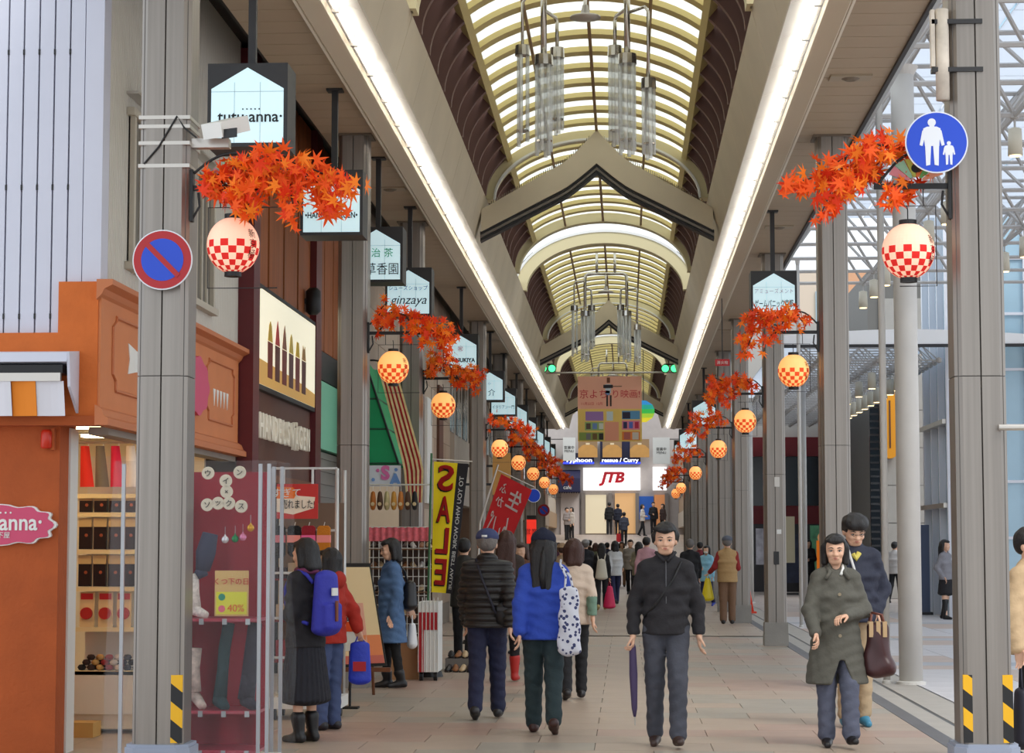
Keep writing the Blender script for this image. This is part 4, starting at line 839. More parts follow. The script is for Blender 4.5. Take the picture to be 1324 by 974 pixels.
# product rack seen beside the orange wall
RY = 17.2
def rx(px): return P(px, 700, RY)[0]
def rz(py): return P(130, py, RY)[2]
t = thing('product_rack', 'white shop rack with shelves beside the orange wall', 'rack', (-4.3, RY + 0.2, 0))
xa, xb = rx(100), rx(186); WSH = mat('rack_white', (226, 218, 200), 0.5)
MB().bx(xa, xb, RY + 0.30, RY + 0.34, 0, 2.3).obj('back_panel', WSH, t)
MB().bx(xa, xb, RY - 0.05, RY + 0.3, 0.16, rz(868)).obj('drawer_base', WSH, t)
MB().bx(xa, xb, RY - 0.02, RY + 0.3, 0.04, 0.16).obj('kick_board', INW, t)
for py in (868, 812, 760, 712, 664, 640):
    MB().bx(xa, xb, RY - 0.04, RY + 0.3, rz(py) - 0.012, rz(py) + 0.004).obj('shelf', WSH, t)
    MB().bx(xa, xb, RY - 0.05, RY - 0.04, rz(py) - 0.03, rz(py) + 0.006).obj('price_rail', mat('price_rail', (236, 214, 160), 0.5), t)
pkb = mat('package_black', (32, 30, 32), 0.35); pkt = mat('package_tan', (206, 176, 120), 0.6)
for r, (pa, pb) in enumerate(((664, 712), (712, 760), (620, 664))):
    za, zb = rz(pb) + 0.01, rz(pa) - 0.04
    if r == 2: za, zb = rz(664) + 0.01, rz(642) - 0.0
    for k in range(5):
        x = xa + 0.07 + k * 0.125
        t = thing('hosiery_package', 'black hosiery package with a tan card header on the white rack', 'package', (x, RY, za), 0, 'hosiery packages on the rack')
        MB().bx(x - 0.052, x + 0.052, RY - 0.02, RY + 0.02, za, za + (zb - za) * 0.72).obj('pack', pkb, t); MB().bx(x - 0.054, x + 0.054, RY - 0.024, RY + 0.0, za + (zb - za) * 0.72, zb).obj('card_header', pkt, t)
        disc(MB(), (x + 0.01, RY - 0.022, za + (zb - za) * 0.45), 0.014, -0.002, 0.002, 10).obj('sticker', mat('sticker_copper', (170, 90, 60), 0.4), t)
for k in range(4):
    x = xa + 0.09 + k * 0.155; za = rz(812) + 0.005; zb = rz(766)
    t = thing('slipper_pack', 'cream card pack holding a red slipper on the white rack', 'package', (x, RY, za), 0, 'slipper packs on the rack')
    MB().bx(x - 0.06, x + 0.06, RY, RY + 0.02, za, zb).obj('card', mat('card_cream', (236, 206, 150), 0.6), t)
    disc(MB(), (x, RY, (za + zb) / 2 - 0.03), 0.05, -0.03, 0.0, 16).obj('slipper', mat('slipper_red', (186, 40, 34), 0.7), t); MB().bx(x - 0.05, x + 0.05, RY - 0.004, RY, zb - 0.06, zb - 0.01).obj('header', mat('header_red', (216, 50, 50), 0.5), t)
cs = [(30, 28, 30), (60, 40, 36), (190, 150, 90), (150, 40, 44), (220, 206, 190), (50, 50, 60)]
piles = [(0, n_, i) for n_, row in enumerate((7, 6, 5)) for i in range(row)] + [(1, n_, i) for n_, row in enumerate((5, 3)) for i in range(row)]
for k, (bk, lv, i) in enumerate(piles):
    x = xa + 0.045 + (0.076 if bk else 0) + (i + lv * 0.5) * 0.0765; cz = rz(868) + 0.004 + 0.0245 + lv * 0.0415
    q = MB().lathe([(0.001, -0.0245), (0.024, -0.021), (0.0375, 0), (0.024, 0.021), (0.001, 0.0245)], (0, 0, 0), 12); q.shift((x, RY + 0.04 + 0.10 * bk, cz))
    tag(q.centred('rolled_socks', mat('socks_%d' % (k % 6), cs[k % 6], 0.9), True), 'rolled pair of socks heaped on the lower shelf of the white rack', 'socks', 'rolled socks on the rack')
for k, cc in enumerate(((226, 52, 40), (120, 112, 100), (222, 40, 80), (240, 230, 220))):
    x = xa + 0.08 + k * 0.128; z1_ = rz(577)
    t = thing('hanging_garment', '%s knit garment hanging at the top of the white rack' % ('red', 'grey', 'pink', 'white')[k], 'garment', (x, RY, rz(628)))
    MB().grid(lambda u, v: (x - 0.06 + 0.12 * u * (0.6 + 0.4 * v), RY - 0.02 - 0.03 * math.sin(u * 3.14), z1_ - (z1_ - rz(630)) * v), 6, 6).obj('cloth', mat('garment_%d' % k, cc, 0.9), t, True)
    MB().tube([(x, RY, z1_ + 0.03), (x, RY, z1_)], 0.006, 6).obj('hook', STEEL2, t)
struct('rail_shop', MB().tube([(xa, RY, rz(572)), (xb, RY, rz(572))], 0.012, 8), STEEL2)
t = tag(MB().bx(rx(108), rx(140), RY - 0.4, RY - 0.15, 0.0, 0.12).centred('wooden_crate', mat('crate_wood', (206, 160, 90), 0.7)), 'low pale wood crate on the floor below the white rack', 'crate')
# ================================================================ PLASTIC-COVERED DISPLAY CASE
DY0, DY1 = 14.15, 14.75; dx0 = P(152, 700, DY0)[0]; dx1 = P(352, 700, DY0)[0]; dz1 = P(300, 596, DY0)[2]
t = dc = thing('display_case', 'tall sock display case with red lining under a clear plastic sheet', 'display case', ((dx0 + dx1) / 2, (DY0 + DY1) / 2, 0))
FILM = sheet_plastic('clear_film', (226, 228, 232), 0.07)
REDC = mat('red_lining', (150, 22, 42), 0.85, var=0.12, vscale=3)
SLV = mat('case_silver', (176, 178, 182), 0.35, 0.5)
def back(u, v): return (dx0 + 0.3 + (dx1 - dx0 - 0.42) * u, DY1 - 0.12 + 0.018 * math.sin(u * 17 + 2 * v) * (0.4 + v), 0.16 + (dz1 - 0.22) * (1 - v))
MB().grid(back, 40, 10).obj('red_lining', REDC, t, True)
MB().bx(dx0 + 0.04, dx0 + 0.30, DY1 - 0.05, DY1 - 0.03, 0.1, dz1 - 0.05).obj('left_back', mat('case_cream', (220, 206, 180), 0.6), t)
MB().bx(dx0 + 0.28, dx0 + 0.30, DY0 + 0.1, DY1 - 0.05, 0.1, dz1 - 0.05).obj('divider', REDC, t)
for xx in (dx0 + 0.03, dx0 + 0.29, dx1 - 0.09, dx1 - 0.03):
    for yy in (DY0 + 0.03, DY1 - 0.03): MB().bx(xx - 0.012, xx + 0.012, yy - 0.012, yy + 0.012, 0, dz1 - 0.02).obj('post', SLV, t)
zs = [P(300, 800, DY0 + 0.1)[2], P(300, 919, DY0 + 0.1)[2]]
for z in zs + [0.16]:
    MB().bx(dx0 + 0.3, dx1 - 0.1, DY0 + 0.05, DY1 - 0.1, z - 0.02, z).obj('shelf', mat('shelf_clear_red', (168, 60, 76), 0.3), t)
    for k in range(4): MB().bx(dx0 + 0.40 + k * 0.16, dx0 + 0.43 + k * 0.16, DY0 + 0.04, DY0 + 0.06, z - 0.04, z + 0.0).obj('shelf_clip', SLV, t)
MB().bx(dx0 + 0.02, dx1 - 0.02, DY0 + 0.02, DY1 - 0.02, 0.03, 0.1).obj('base', WHITE, t)
def film_front(u, v):
    x = dx0 - 0.03 + (dx1 - dx0 + 0.06) * u; z = 0.02 + (dz1 - 0.02) * v
    fl = (1 - v) * 0.05
    return (x + (u - 0.5) * 2 * fl, DY0 - 0.02 - fl * 0.6 + 0.012 * math.sin(u * 23 + v * 4) * (1.2 - v) - 0.006 * math.sin(v * 31 + u * 9), z)
film = MB().grid(film_front, 36, 20)
for s in (0, 1):
    film.grid(lambda u, v: (film_front(s, v)[0] + 0.014 * math.sin(v * 14 + u * 9), DY0 - 0.02 + (DY1 - DY0 + 0.04) * u, 0.02 + (dz1 - 0.02) * v), 8, 16)
film.grid(lambda u, v: (dx0 - 0.03 + (dx1 - dx0 + 0.06) * u, DY0 - 0.02 + (DY1 - DY0 + 0.04) * v, dz1 + 0.012 * math.sin(u * 9) * math.sin(v * 3.1)), 12, 6)
film.obj('plastic_sheet', FILM, t, True)
DISCM = MB().lathe([(0.001, -0.006), (0.052, -0.006), (0.056, 0), (0.052, 0.006), (0.001, 0.006)], (0, 0, 0), 20, 'y').mesh('disc', mat('disc_cream', (222, 212, 190), 0.6))
for px_, py_, ch, wd in ((269, 612, 'ウ', 'u'), (310, 611, 'ン', 'n'), (292, 622, 'イ', 'i'), (293, 636, '×', 'cross'), (268, 653, 'ソ', 'so'), (282, 651, 'ッ', 'small tsu'), (296, 651, 'ク', 'ku'), (312, 655, 'ス', 'su')):
    c = P(px_, py_, DY0 + 0.12); t = thing('letter_disc', 'round cream disc marked with the %s character inside the red display case' % wd, 'letter disc', c)
    place(DISCM, 'disc', c, t, (0, random.uniform(-.3, .3), 0), (0.8, 1, 0.8)); lettering(ch, 0.05, TXTK, (c[0], c[1] - 0.009, c[2]), t)
for px_, py_, cc, nm in ((291, 698, (220, 220, 226), 'silver'), (304, 697, (10, 130, 70), 'green'), (314, 695, (220, 130, 170), 'pink'), (324, 683, (220, 160, 30), 'gold')):
    c = P(px_, py_, DY0 + 0.1); q = MB().lathe([(0.001, -0.026)] + [(0.026 * math.cos(a), 0.026 * math.sin(a)) for a in (-1.2, -.8, -.4, 0, .4, .8, 1.2)] + [(0.006, 0.027), (0.006, 0.036)], (0, 0, 0), 14)
    t = thing('bauble', '%s Christmas bauble hung inside the red display case' % nm, 'bauble', c); q.shift(c).obj('ball', mat('bauble_' + nm, cc, 0.2, 0.6), t, True); MB().tube([(c[0], c[1], c[2] + 0.03), (c[0], c[1], c[2] + 0.09)], 0.0015, 4).obj('string', SLV, t)
a = P(278, 738, DY0 + 0.14); b_ = P(321, 797, DY0 + 0.14)
t = thing('price_poster', 'yellow and tan sale poster with 40 printed on it in the red display case', 'poster', ((a[0] + b_[0]) / 2, a[1], b_[2]))
MB().bx(a[0], b_[0], a[1], a[1] + 0.006, b_[2], a[2]).obj('card', mat('poster_tan', (214, 178, 112), 0.6), t)
MB().bx(a[0] + 0.01, b_[0] - 0.01, a[1] - 0.003, a[1], b_[2] + 0.012, (a[2] + b_[2]) / 2 + 0.01).obj('yellow_block', mat('poster_yellow', (222, 220, 60), 0.6), t)
lettering('くつ下の日', 0.05, TXTR, ((a[0] + b_[0]) / 2, a[1] - 0.006, a[2] - 0.075), t); lettering('40%', 0.07, mat('text_orange', (226, 110, 40), 0.6), ((a[0] + b_[0]) / 2 + 0.03, a[1] - 0.006, b_[2] + 0.055), t)
disc(MB(), (a[0] + 0.05, a[1] - 0.004, b_[2] + 0.13), 0.024, -0.002, 0.002, 14).obj('dot', mat('dot_green', (40, 140, 110), 0.6), t); disc(MB(), (a[0] + 0.05, a[1] - 0.004, b_[2] + 0.05), 0.024, -0.002, 0.002, 14).obj('dot', mat('dot_pink', (226, 110, 130), 0.6), t)
def leg_form(pts, rs, m, name, label, foot=None):
    q = MB().tube(pts, rs, 14); 
    if foot: q.tube(foot[0], foot[1], 12)
    return tag(q.centred(name, m, True), label, 'sock display')
yk = DY0 + 0.25
def L(pxs, rs, foot, m, label):
    leg_form([P(x, y_, yk) for x, y_ in pxs], rs, m, 'sock_form', label, ([P(x, y_, yk - d) for x, y_, d in foot[0]], foot[1]))
L([(272, 690), (266, 715), (262, 738)], [0.055, 0.07, 0.05], ([(262, 738, 0), (255, 745, 0.03)], [0.05, 0.03]), mat('sock_navy', (58, 62, 84), 0.9), 'navy knit sock bunched at the top of the red display case')
L([(248, 742), (250, 765), (252, 788)], [0.05, 0.042, 0.045], ([(250, 788, 0), (266, 796, 0.08)], [0.042, 0.028]), mat('sock_white', (224, 216, 206), 0.9, var=0.25, vscale=40), 'white patterned sock standing on the clear shelf of the red case')
L([(252, 838), (250, 865), (253, 895)], [0.05, 0.045, 0.04], ([(252, 900, 0), (262, 914, 0.1)], [0.04, 0.03]), mat('sock_argyle', (196, 178, 166), 0.9, var=0.4, vscale=18), 'pale argyle sock standing low in the red display case')
L([(296, 806), (290, 840), (288, 868), (284, 905)], [0.042, 0.042, 0.04, 0.05], ([(283, 905, 0), (292, 915, 0.1)], [0.05, 0.03]), mat('sock_teal', (44, 66, 70), 0.9, var=0.3, vscale=30), 'teal tall sock standing low in the red display case')
L([(330, 806), (326, 840), (322, 875), (318, 905)], [0.048, 0.052, 0.055, 0.06], ([(318, 905, 0), (330, 915, 0.1)], [0.05, 0.03]), mat('sock_dark_check', (50, 46, 58), 0.9, var=0.5, vscale=50), 'dark checked tall sock standing low in the red display case')
# ================================================================ LEFT: DARK RED SHOP WITH CONE BILLBOARD
MAR = mat('maroon_steel', (96, 24, 30), 0.4, var=0.05); WOODP = mat('wood_panel', (150, 82, 34), 0.6, var=0.2, vscale=3, stretch=(1, 4, 0.5)); BRN = mat('brown_panel', (92, 54, 38), 0.6, var=0.08)
MX = -3.80
wm = struct('wall_maroon', MB().bx(MX - 0.3, MX - 0.1, 20.75, 28.2, 2.3, 6.66), mat('dark_wall', (44, 36, 34), 0.8))
for ya, yb in ((20.75, 21.1), (25.0, 25.45)): MB().bx(MX - 0.1, MX + 0.06, ya, yb, 0, 6.6).obj('steel_post', MAR, wm)
for k, y in enumerate((21.1, 22.1, 23.1, 24.1)): MB().bx(MX - 0.1, MX - 0.02, y + 0.005, y + 0.9 if k < 3 else 25.0, 4.28, 6.6).obj('wood_panel', WOODP, wm)
MB().bx(MX - 0.1, MX - 0.01, 21.1, 25.0, 2.28, 3.16).obj('brown_panel', BRN, wm)
MB().bx(MX - 0.08, MX + 0.02, 21.1, 25.0, 2.22, 2.30).obj('lower_beam', mat('beam_wood', (120, 74, 46), 0.6), wm)
for y in (25.5, 26.3, 27.1): MB().bx(MX - 0.1, MX - 0.03, y, y + 0.75, 4.0, 6.6).obj('wood_panel', WOODP, wm)
MB().bx(MX - 0.1, MX - 0.01, 25.45, 28.2, 3.62, 3.98).obj('grey_band', DARKGREY, wm); MB().bx(MX - 0.1, MX, 25.45, 28.2, 2.75, 3.60).obj('mint_panel', mat('mint', (128, 196, 166), 0.6), wm)
sh = MB()
for i in range(34): sh.bx(MX - 0.1, MX - 0.05 + 0.015 * (i % 2), 25.45, 28.2, i * 0.08, i * 0.08 + 0.078)
struct('door_1', sh, mat('shutter_grey', (140, 136, 130), 0.5, 0.3))
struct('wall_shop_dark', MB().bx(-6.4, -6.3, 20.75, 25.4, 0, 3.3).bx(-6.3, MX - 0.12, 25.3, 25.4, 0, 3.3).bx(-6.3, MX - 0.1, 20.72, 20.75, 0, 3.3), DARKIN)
t = thing('cone_billboard', 'lit billboard picture of six brown and gold tipped cones on the dark red shop', 'billboard', (MX, 22.95, 3.17))
MB().bx(MX - 0.02, MX + 0.05, 20.95, 25.0, 3.15, 4.24).obj('frame', BLACK, t)
MB().bx(MX + 0.05, MX + 0.056, 21.0, 24.94, 3.20, 4.19).obj('lit_face', mat('billboard_cream', (238, 232, 206), 0.4, emit=0.4, emit_rgb=(246, 240, 214)), t)
MB().prism([(21.0, 3.20), (24.94, 3.20), (24.94, 3.36), (23.6, 3.42), (21.0, 3.46)], 'x', MX + 0.056, MX + 0.058).obj('printed_table', mat('print_tan', (206, 160, 84), 0.5, emit=0.2), t)
cc_ = [(206, 170, 50), (190, 60, 60), (150, 90, 60), (220, 190, 70), (226, 190, 40), (170, 130, 70)]
for k in range(6):
    y = 21.75 + k * 0.46; h = 3.98 - 0.05 * abs(k - 1.5)
    MB().prism([(y - 0.14, 3.30), (y + 0.14, 3.30), (y + 0.15, 3.68), (y - 0.15, 3.68)], 'x', MX + 0.058, MX + 0.062).obj('printed_cone', mat('cone_brown_%d' % (k % 2), ((124, 44, 34), (96, 50, 44))[k % 2], 0.5), t)
    MB().prism([(y - 0.14, 3.69), (y + 0.14, 3.69), (y + 0.07, 3.86), (y, h), (y - 0.07, 3.86)], 'x', MX + 0.058, MX + 0.062).obj('printed_tip', mat('cone_tip_%d' % k, cc_[k], 0.5), t)
t = thing('letter_sign', 'bulb-lit letters HANDELSVÄGEN along the brown panel under the cone billboard', 'sign', (MX, 22.7, 2.6))
LETT = mat('letter_glow', (226, 218, 200), 0.4, emit=0.12)
word = 'HANDELSVÄGEN'
for k, chh in enumerate(word):
    lettering(chh, 0.36, LETT, (MX + 0.05, 21.22 + k * 0.285, 2.78), t, (0, 0, math.pi / 2), bold=0.006, depth=0.05, name='letter', maxw=0.23)
MB().bx(MX - 0.01, MX + 0.02, 21.0, 24.6, 2.74, 2.80).obj('mount_rail', mat('rail_gold', (170, 140, 80), 0.4, 0.4), t)
t = thing('wall_speaker', 'small black wall lamp above the cone billboard', 'lamp', (MX, 24.6, 4.3))
MB().lathe([(0.05, -0.16), (0.09, -0.12), (0.09, 0.12), (0.05, 0.16)], (MX + 0.08, 24.6, 4.45), 14).obj('housing', BLACK, t, True); MB().bx(MX - 0.02, MX + 0.05, 24.56, 24.64, 4.42, 4.48).obj('bracket', BLACK, t)
# ================================================================ MERCHANDISE RACK, EASEL
QY = 18.6
def qp(px, py, y=QY): return P(px, py, y)
a = qp(352, 606); b_ = qp(436, 606); zt = a[2]
t = thing('sock_rack', 'white metal floor rack on casters hung with socks beside the shoppers', 'rack', ((a[0] + b_[0]) / 2, QY, 0))
WM = mat('rack_metal', (206, 206, 204), 0.35, 0.3)
for x in (a[0], b_[0]):
    for dy in (0, 0.5): MB().tube([(x, QY + dy, 0.12), (x, QY + dy, zt)], 0.018, 8).obj('upright', WM, t, True)
for z in (zt, 1.68, 1.3, 0.9, 0.55):
    MB().tube([(a[0], QY, z), (b_[0], QY, z)], 0.012, 6).obj('cross_bar', WM, t)
for z in (1.25, 0.88, 0.52): MB().bx(a[0], b_[0], QY + 0.02, QY + 0.5, z - 0.015, z).obj('shelf', mat('shelf_red', (128, 30, 36), 0.6), t)
MB().bx(a[0] - 0.04, b_[0] + 0.04, QY - 0.04, QY + 0.54, 0.10, 0.20).obj('base', WHITE, t); MB().bx(a[0], b_[0], QY + 0.48, QY + 0.5, 0.2, zt - 0.3).obj('back_panel', mat('rack_back', (120, 100, 84), 0.7), t)
for x in (a[0] + 0.03, b_[0] - 0.03):
    for dy in (0.02, 0.48): MB().lathe([(0.01, -0.02), (0.05, -0.02), (0.05, 0.02), (0.01, 0.02)], (x, QY + dy, 0.05), 14, 'x').obj('caster', BLACK, t)
c0 = qp(358, 626, QY - 0.03); c1 = qp(411, 671, QY - 0.03)
t = thing('rack_sign', 'red and white sign with orange burst and Japanese print on the sock rack', 'sign', ((c0[0] + c1[0]) / 2, QY - 0.03, c1[2]))
MB().bx(c0[0], c1[0], QY - 0.035, QY - 0.02, c1[2], c0[2]).obj('card', mat('sign_card_red', (198, 44, 38), 0.6), t); w_, h_ = c1[0] - c0[0], c0[2] - c1[2]
MB().prism([(c0[0], c1[2] + h_ * .2), (c0[0] + w_ * .4, c1[2] + h_ * .12), (c0[0] + w_ * .9, c1[2] + h_ * .3), (c0[0] + w_ * .93, c1[2] + h_ * .62), (c0[0] + w_ * .5, c1[2] + h_ * .66), (c0[0], c1[2] + h_ * .9)], 'y', QY - 0.038, QY - 0.035).obj('white_patch', mat('cream_paper', (244, 228, 206), 0.6), t)
MB().prism([(c0[0], c1[2] + h_ * .58), (c0[0] + w_ * .42, c1[2] + h_ * .58), (c0[0] + w_ * .5, c1[2] + h_ * .75), (c0[0] + w_ * .4, c1[2] + h_ * .9), (c0[0], c1[2] + h_ * .92)], 'y', QY - 0.041, QY - 0.038).obj('orange_burst', mat('burst_orange', (240, 120, 24), 0.6), t)
lettering('すぎて', 0.09, WHITE, (c0[0] + w_ * .24, QY - 0.044, c1[2] + h_ * .75), t); lettering('売れました!', 0.09, TXTK, (c0[0] + w_ * .52, QY - 0.044, c1[2] + h_ * .42), t, maxw=w_ * .8)
for x in (c0[0] + 0.05, c1[0] - 0.06): MB().bx(x, x + 0.02, QY - 0.03, QY - 0.01, c0[2], zt).obj('clip', WM, t)
sk = [((30, 30, 34), 'first black', (206, 110, 120)), ((26, 26, 28), 'second black', (232, 140, 130)), ((150, 30, 44), 'dark red', (232, 96, 150)), ((196, 120, 30), 'mustard', (236, 140, 130))]
for k, (cc, nm, bandc) in enumerate(sk):
    x0_ = qp((353, 373, 391, 411)[k], 680)[0]; x1_ = qp((371, 391, 410, 429)[k], 680)[0]; zt_ = qp(380, 680)[2]; zb_ = qp(380, (722, 720, 716, 712)[k])[2]; x0_ += 0.006; x1_ -= 0.006; xm = (x0_ + x1_) / 2
    t = thing('sock_bundle', '%s knit sock bundle with a pink paper band hung on the sock rack' % nm, 'socks', (xm, QY - 0.05, zb_))
    MB().prism([(x0_, zb_ + 0.03), (x0_ + 0.03, zb_), (x1_ - 0.03, zb_), (x1_, zb_ + 0.03), (x1_, zt_ - 0.02), (x1_ - 0.02, zt_), (x0_ + 0.02, zt_), (x0_, zt_ - 0.02)], 'y', QY - 0.085, QY - 0.025).obj('sock', mat('knit_%d' % k, cc, 0.95, bump=0.5, bscale=90), t)
    MB().bx(x0_ - 0.003, x1_ + 0.003, QY - 0.09, QY - 0.02, zt_ - 0.15, zt_ - 0.085).obj('paper_band', mat('band_%d' % k, bandc, 0.6), t); MB().tube([(xm, QY - 0.05, zt_), (xm, QY - 0.0, 1.70 if zt_ < 1.7 else zt_ + 0.03)], 0.004, 5).obj('hook', WM, t)
for lv, z in enumerate((1.25, 0.88, 0.52)):
    for k in range(5):
        x = a[0] + 0.08 + k * 0.105; q = MB().bx(x - 0.045, x + 0.045, QY + 0.06, QY + 0.3, z, z + 0.10 + 0.04 * ((k + lv) % 3))
        tag(q.centred('folded_hosiery', mat('hos_%d' % ((k + lv) % 5), ((60, 40, 44), (196, 170, 140), (150, 50, 56), (40, 40, 46), (214, 190, 176))[(k + lv) % 5], 0.8)), 'folded hosiery pack on a shelf of the sock rack', 'hosiery', 'folded hosiery on the sock rack')
# easel board
EY = 21.0
t = thing('easel_poster', 'black-framed picture board leaning on a wooden easel beside the denim coat', 'easel', (P(470, 880, EY)[0], EY, 0))
p4_ = [P(446, 862, EY), P(499, 860, EY), P(478, 731, EY + 0.25), P(440, 731, EY + 0.25)]
def lean(u, v, d=0.0): 
    A, B_, C_, D_ = [Vector(p) for p in p4_]; return tuple((A * (1 - u) + B_ * u) * (1 - v) + (D_ * (1 - u) + C_ * u) * v + Vector((0, -d, 0)))
def leanbox(u0, u1, v0, v1, d0, d1):
    q = [lean(u0, v0, d1), lean(u1, v0, d1), lean(u1, v1, d1), lean(u0, v1, d1), lean(u0, v0, d0), lean(u1, v0, d0), lean(u1, v1, d0), lean(u0, v1, d0)]
    return MB()._add(q, [(0, 1, 2, 3), (7, 6, 5, 4), (0, 4, 5, 1), (1, 5, 6, 2), (2, 6, 7, 3), (3, 7, 4, 0)])
leanbox(-0.02, 1.02, -0.01, 1.02, -0.02, 0.0).obj('frame', BLACK, t); leanbox(0.02, 0.98, 0.02, 0.98, 0.0, 0.006).obj('poster', mat('poster_beige', (232, 212, 168), 0.5), t)
leanbox(0.10, 0.62, 0.18, 0.62, 0.006, 0.009).obj('printed_shape', mat('print_pink', (226, 170, 150), 0.5), t); leanbox(0.5, 0.98, 0.02, 0.30, 0.006, 0.009).obj('printed_shape', mat('print_orange', (230, 140, 90), 0.5), t); leanbox(0.02, 0.98, 0.02, 0.10, 0.009, 0.011).obj('printed_shape', mat('print_coral', (206, 110, 96), 0.5), t)
EW_ = mat('easel_wood', (110, 64, 36), 0.6)
for x_, y_ in ((452, 893), (478, 880)): g_ = G(x_, y_); MB().tube([(g_[0], g_[1], 0.0), (P(460 if x_ < 460 else 482, 800, EY)[0], EY + 0.1, 0.75)], 0.018, 6).obj('leg', EW_, t)
MB().tube([(p4_[0][0] + 0.2, EY + 0.75, 0), (p4_[0][0] + 0.2, EY + 0.28, 1.3)], 0.016, 6).obj('leg', EW_, t); MB().bx(p4_[0][0] - 0.05, p4_[1][0] + 0.05, EY - 0.06, EY + 0.04, p4_[0][2] - 0.05, p4_[0][2] - 0.01).obj('ledge', EW_, t)
q0 = P(441, 792, 19.9); t = thing('notice_card', 'white card with black and orange block print standing by the easel', 'notice', (P(452, 845, 19.9)[0], 19.9, 0))
x0_, x1_ = P(441, 800, 19.9)[0], P(464, 800, 19.9)[0]; za, zb = P(450, 842, 19.9)[2], P(450, 792, 19.9)[2]
MB().bx(x0_, x1_, 19.9, 19.92, za, zb).obj('card', WHITE, t); MB().bx(x0_ + 0.01, x1_ - 0.01, 19.895, 19.9, zb - 0.08, zb - 0.01).obj('black_band', BLACK, t); MB().bx(x0_ + 0.03, x1_ - 0.01, 19.895, 19.9, (za + zb) / 2, zb - 0.09).obj('orange_block', mat('print_red_orange', (232, 80, 30), 0.5), t); MB().tube([((x0_ + x1_) / 2, 19.93, 0), ((x0_ + x1_) / 2, 19.93, za + 0.1)], 0.012, 6).obj('stand', BLACK, t); MB().bx(x0_, x1_, 19.85, 20.0, 0, 0.02).obj('foot', BLACK, t)
lettering('OPEN', 0.08, WHITE, ((x0_ + x1_) / 2, 19.893, zb - 0.045), t, maxw=0.14)
# ================================================================ SHOE SHOP (green awning, striped cloth)
SHX = -3.6
struct('wall_shoe_shop', MB().bx(-6.0, -5.9, 28.2, 36, 0, 3.6).bx(-5.9, SHX - 0.2, 28.15, 28.2, 0, 6.66).bx(-5.9, SHX - 0.1, 35.9, 36.0, 0, 6.6), mat('shoe_shop_wall', (206, 186, 160), 0.7, var=0.05))
wt = struct('wall_tiled', MB().bx(SHX - 0.4, SHX - 0.012, 28.2, 42.7, 3.1, 6.66).bx(SHX - 0.4, SHX - 0.012, 36, 42.7, 0, 3.1), JOINT)
TL = [mat('tile_beige_%d' % i, c, 0.5, var=0.04) for i, c in enumerate(((172, 152, 132), (160, 138, 118), (182, 164, 144)))]
tms = [MB().bx(SHX - 0.012, SHX, 0.005, 0.895, 0.004, 0.446).mesh('tile', m) for m in TL]
for r in range(14):
    for c in range(16):
        z = 0.41 + r * 0.45; y = 28.2 + c * 0.9
        if z < 3.1 and y < 36: continue
        if z > 6.2: continue
        place(random.choice(tms), 'tile', (0, y, z), wt)
for k, (y, z0_, z1_) in enumerate(((37.2, 2.3, 4.2), (39.6, 2.5, 4.6))): MB().bx(SHX, SHX + 0.05, y, y + 0.9, z0_, z1_).obj('wall_panel', (WHITE, BRN)[k], wt)
ga = [(-3.58, 3.98), (-2.95, 2.80)]
t = thing('green_awning', 'steep emerald green cloth awning of the shoe shop', 'awning', (-3.3, 29.5, 2.6))
GRC = mat('emerald_cloth', (8, 150, 92), 0.6, var=0.08, vscale=2)
g0, g1 = P(474, 470, 27.0), P(517, 600, 29.6)
AW = [(-3.58, 4.02), (-3.40, 3.92), (-2.99, 2.62)]
def aw(u, v): return (-3.42 + 0.43 * v, 27.3 + 1.6 * u, 3.95 - 1.33 * v + 0.02 * math.sin(u * 9))
MB().grid(aw, 8, 8).obj('cloth', GRC, t, True)
for y in (27.3, 28.9): MB().poly([(-3.58, y, 3.95), (-3.42, y, 3.95), (-2.99, y, 2.62), (-3.58, y, 2.62)]).obj('side_cloth', GRC, t)
for v in (0.36, 0.66, 1.0): MB().tube([(-3.58, 27.29, 3.95 - 1.33 * v), (-3.42 + 0.43 * v, 27.29, 3.95 - 1.33 * v), (-3.42 + 0.43 * v, 28.9, 3.95 - 1.33 * v)], 0.012, 6).obj('rib', mat('dark_green', (10, 70, 46), 0.5), t)
MB().tube([(-3.43, 27.28, 3.96), (-2.98, 27.28, 2.61)], 0.014, 6).obj('front_bar', BLACK, t)
a = P(475, 602, 27.2); b_ = P(518, 629, 27.2)
t = thing('sale_board', 'white board with pastel letters SALE and stars under the green awning', 'sign', ((a[0] + b_[0]) / 2, 27.2, b_[2]))
MB().bx(a[0] - 0.2, b_[0], 27.2, 27.22, b_[2], a[2]).obj('board', mat('board_pale', (222, 224, 232), 0.5), t); lettering('S', 0.24, mat('pastel_pink', (222, 110, 170), 0.5), (b_[0] - 0.20, 27.185, (a[2] + b_[2]) / 2 + 0.04), t, bold=0.012); lettering('A', 0.2, mat('pastel_blue', (110, 150, 210), 0.5), (b_[0] - 0.07, 27.185, (a[2] + b_[2]) / 2 - 0.05), t, bold=0.012)
for dx, dz, m in ((-0.30, 0.07, 'pastel_pink'), (-0.36, -0.05, 'pastel_blue'), (-0.06, 0.08, 'pastel_blue')): disc(MB(), (b_[0] + dx, 27.19, (a[2] + b_[2]) / 2 + dz), 0.025, -0.004, 0, 6).obj('star', MATS[m], t)
MB().bx(-3.4, -3.36, 27.22, 27.26, b_[2], 2.7).obj('hanger', BLACK, t)
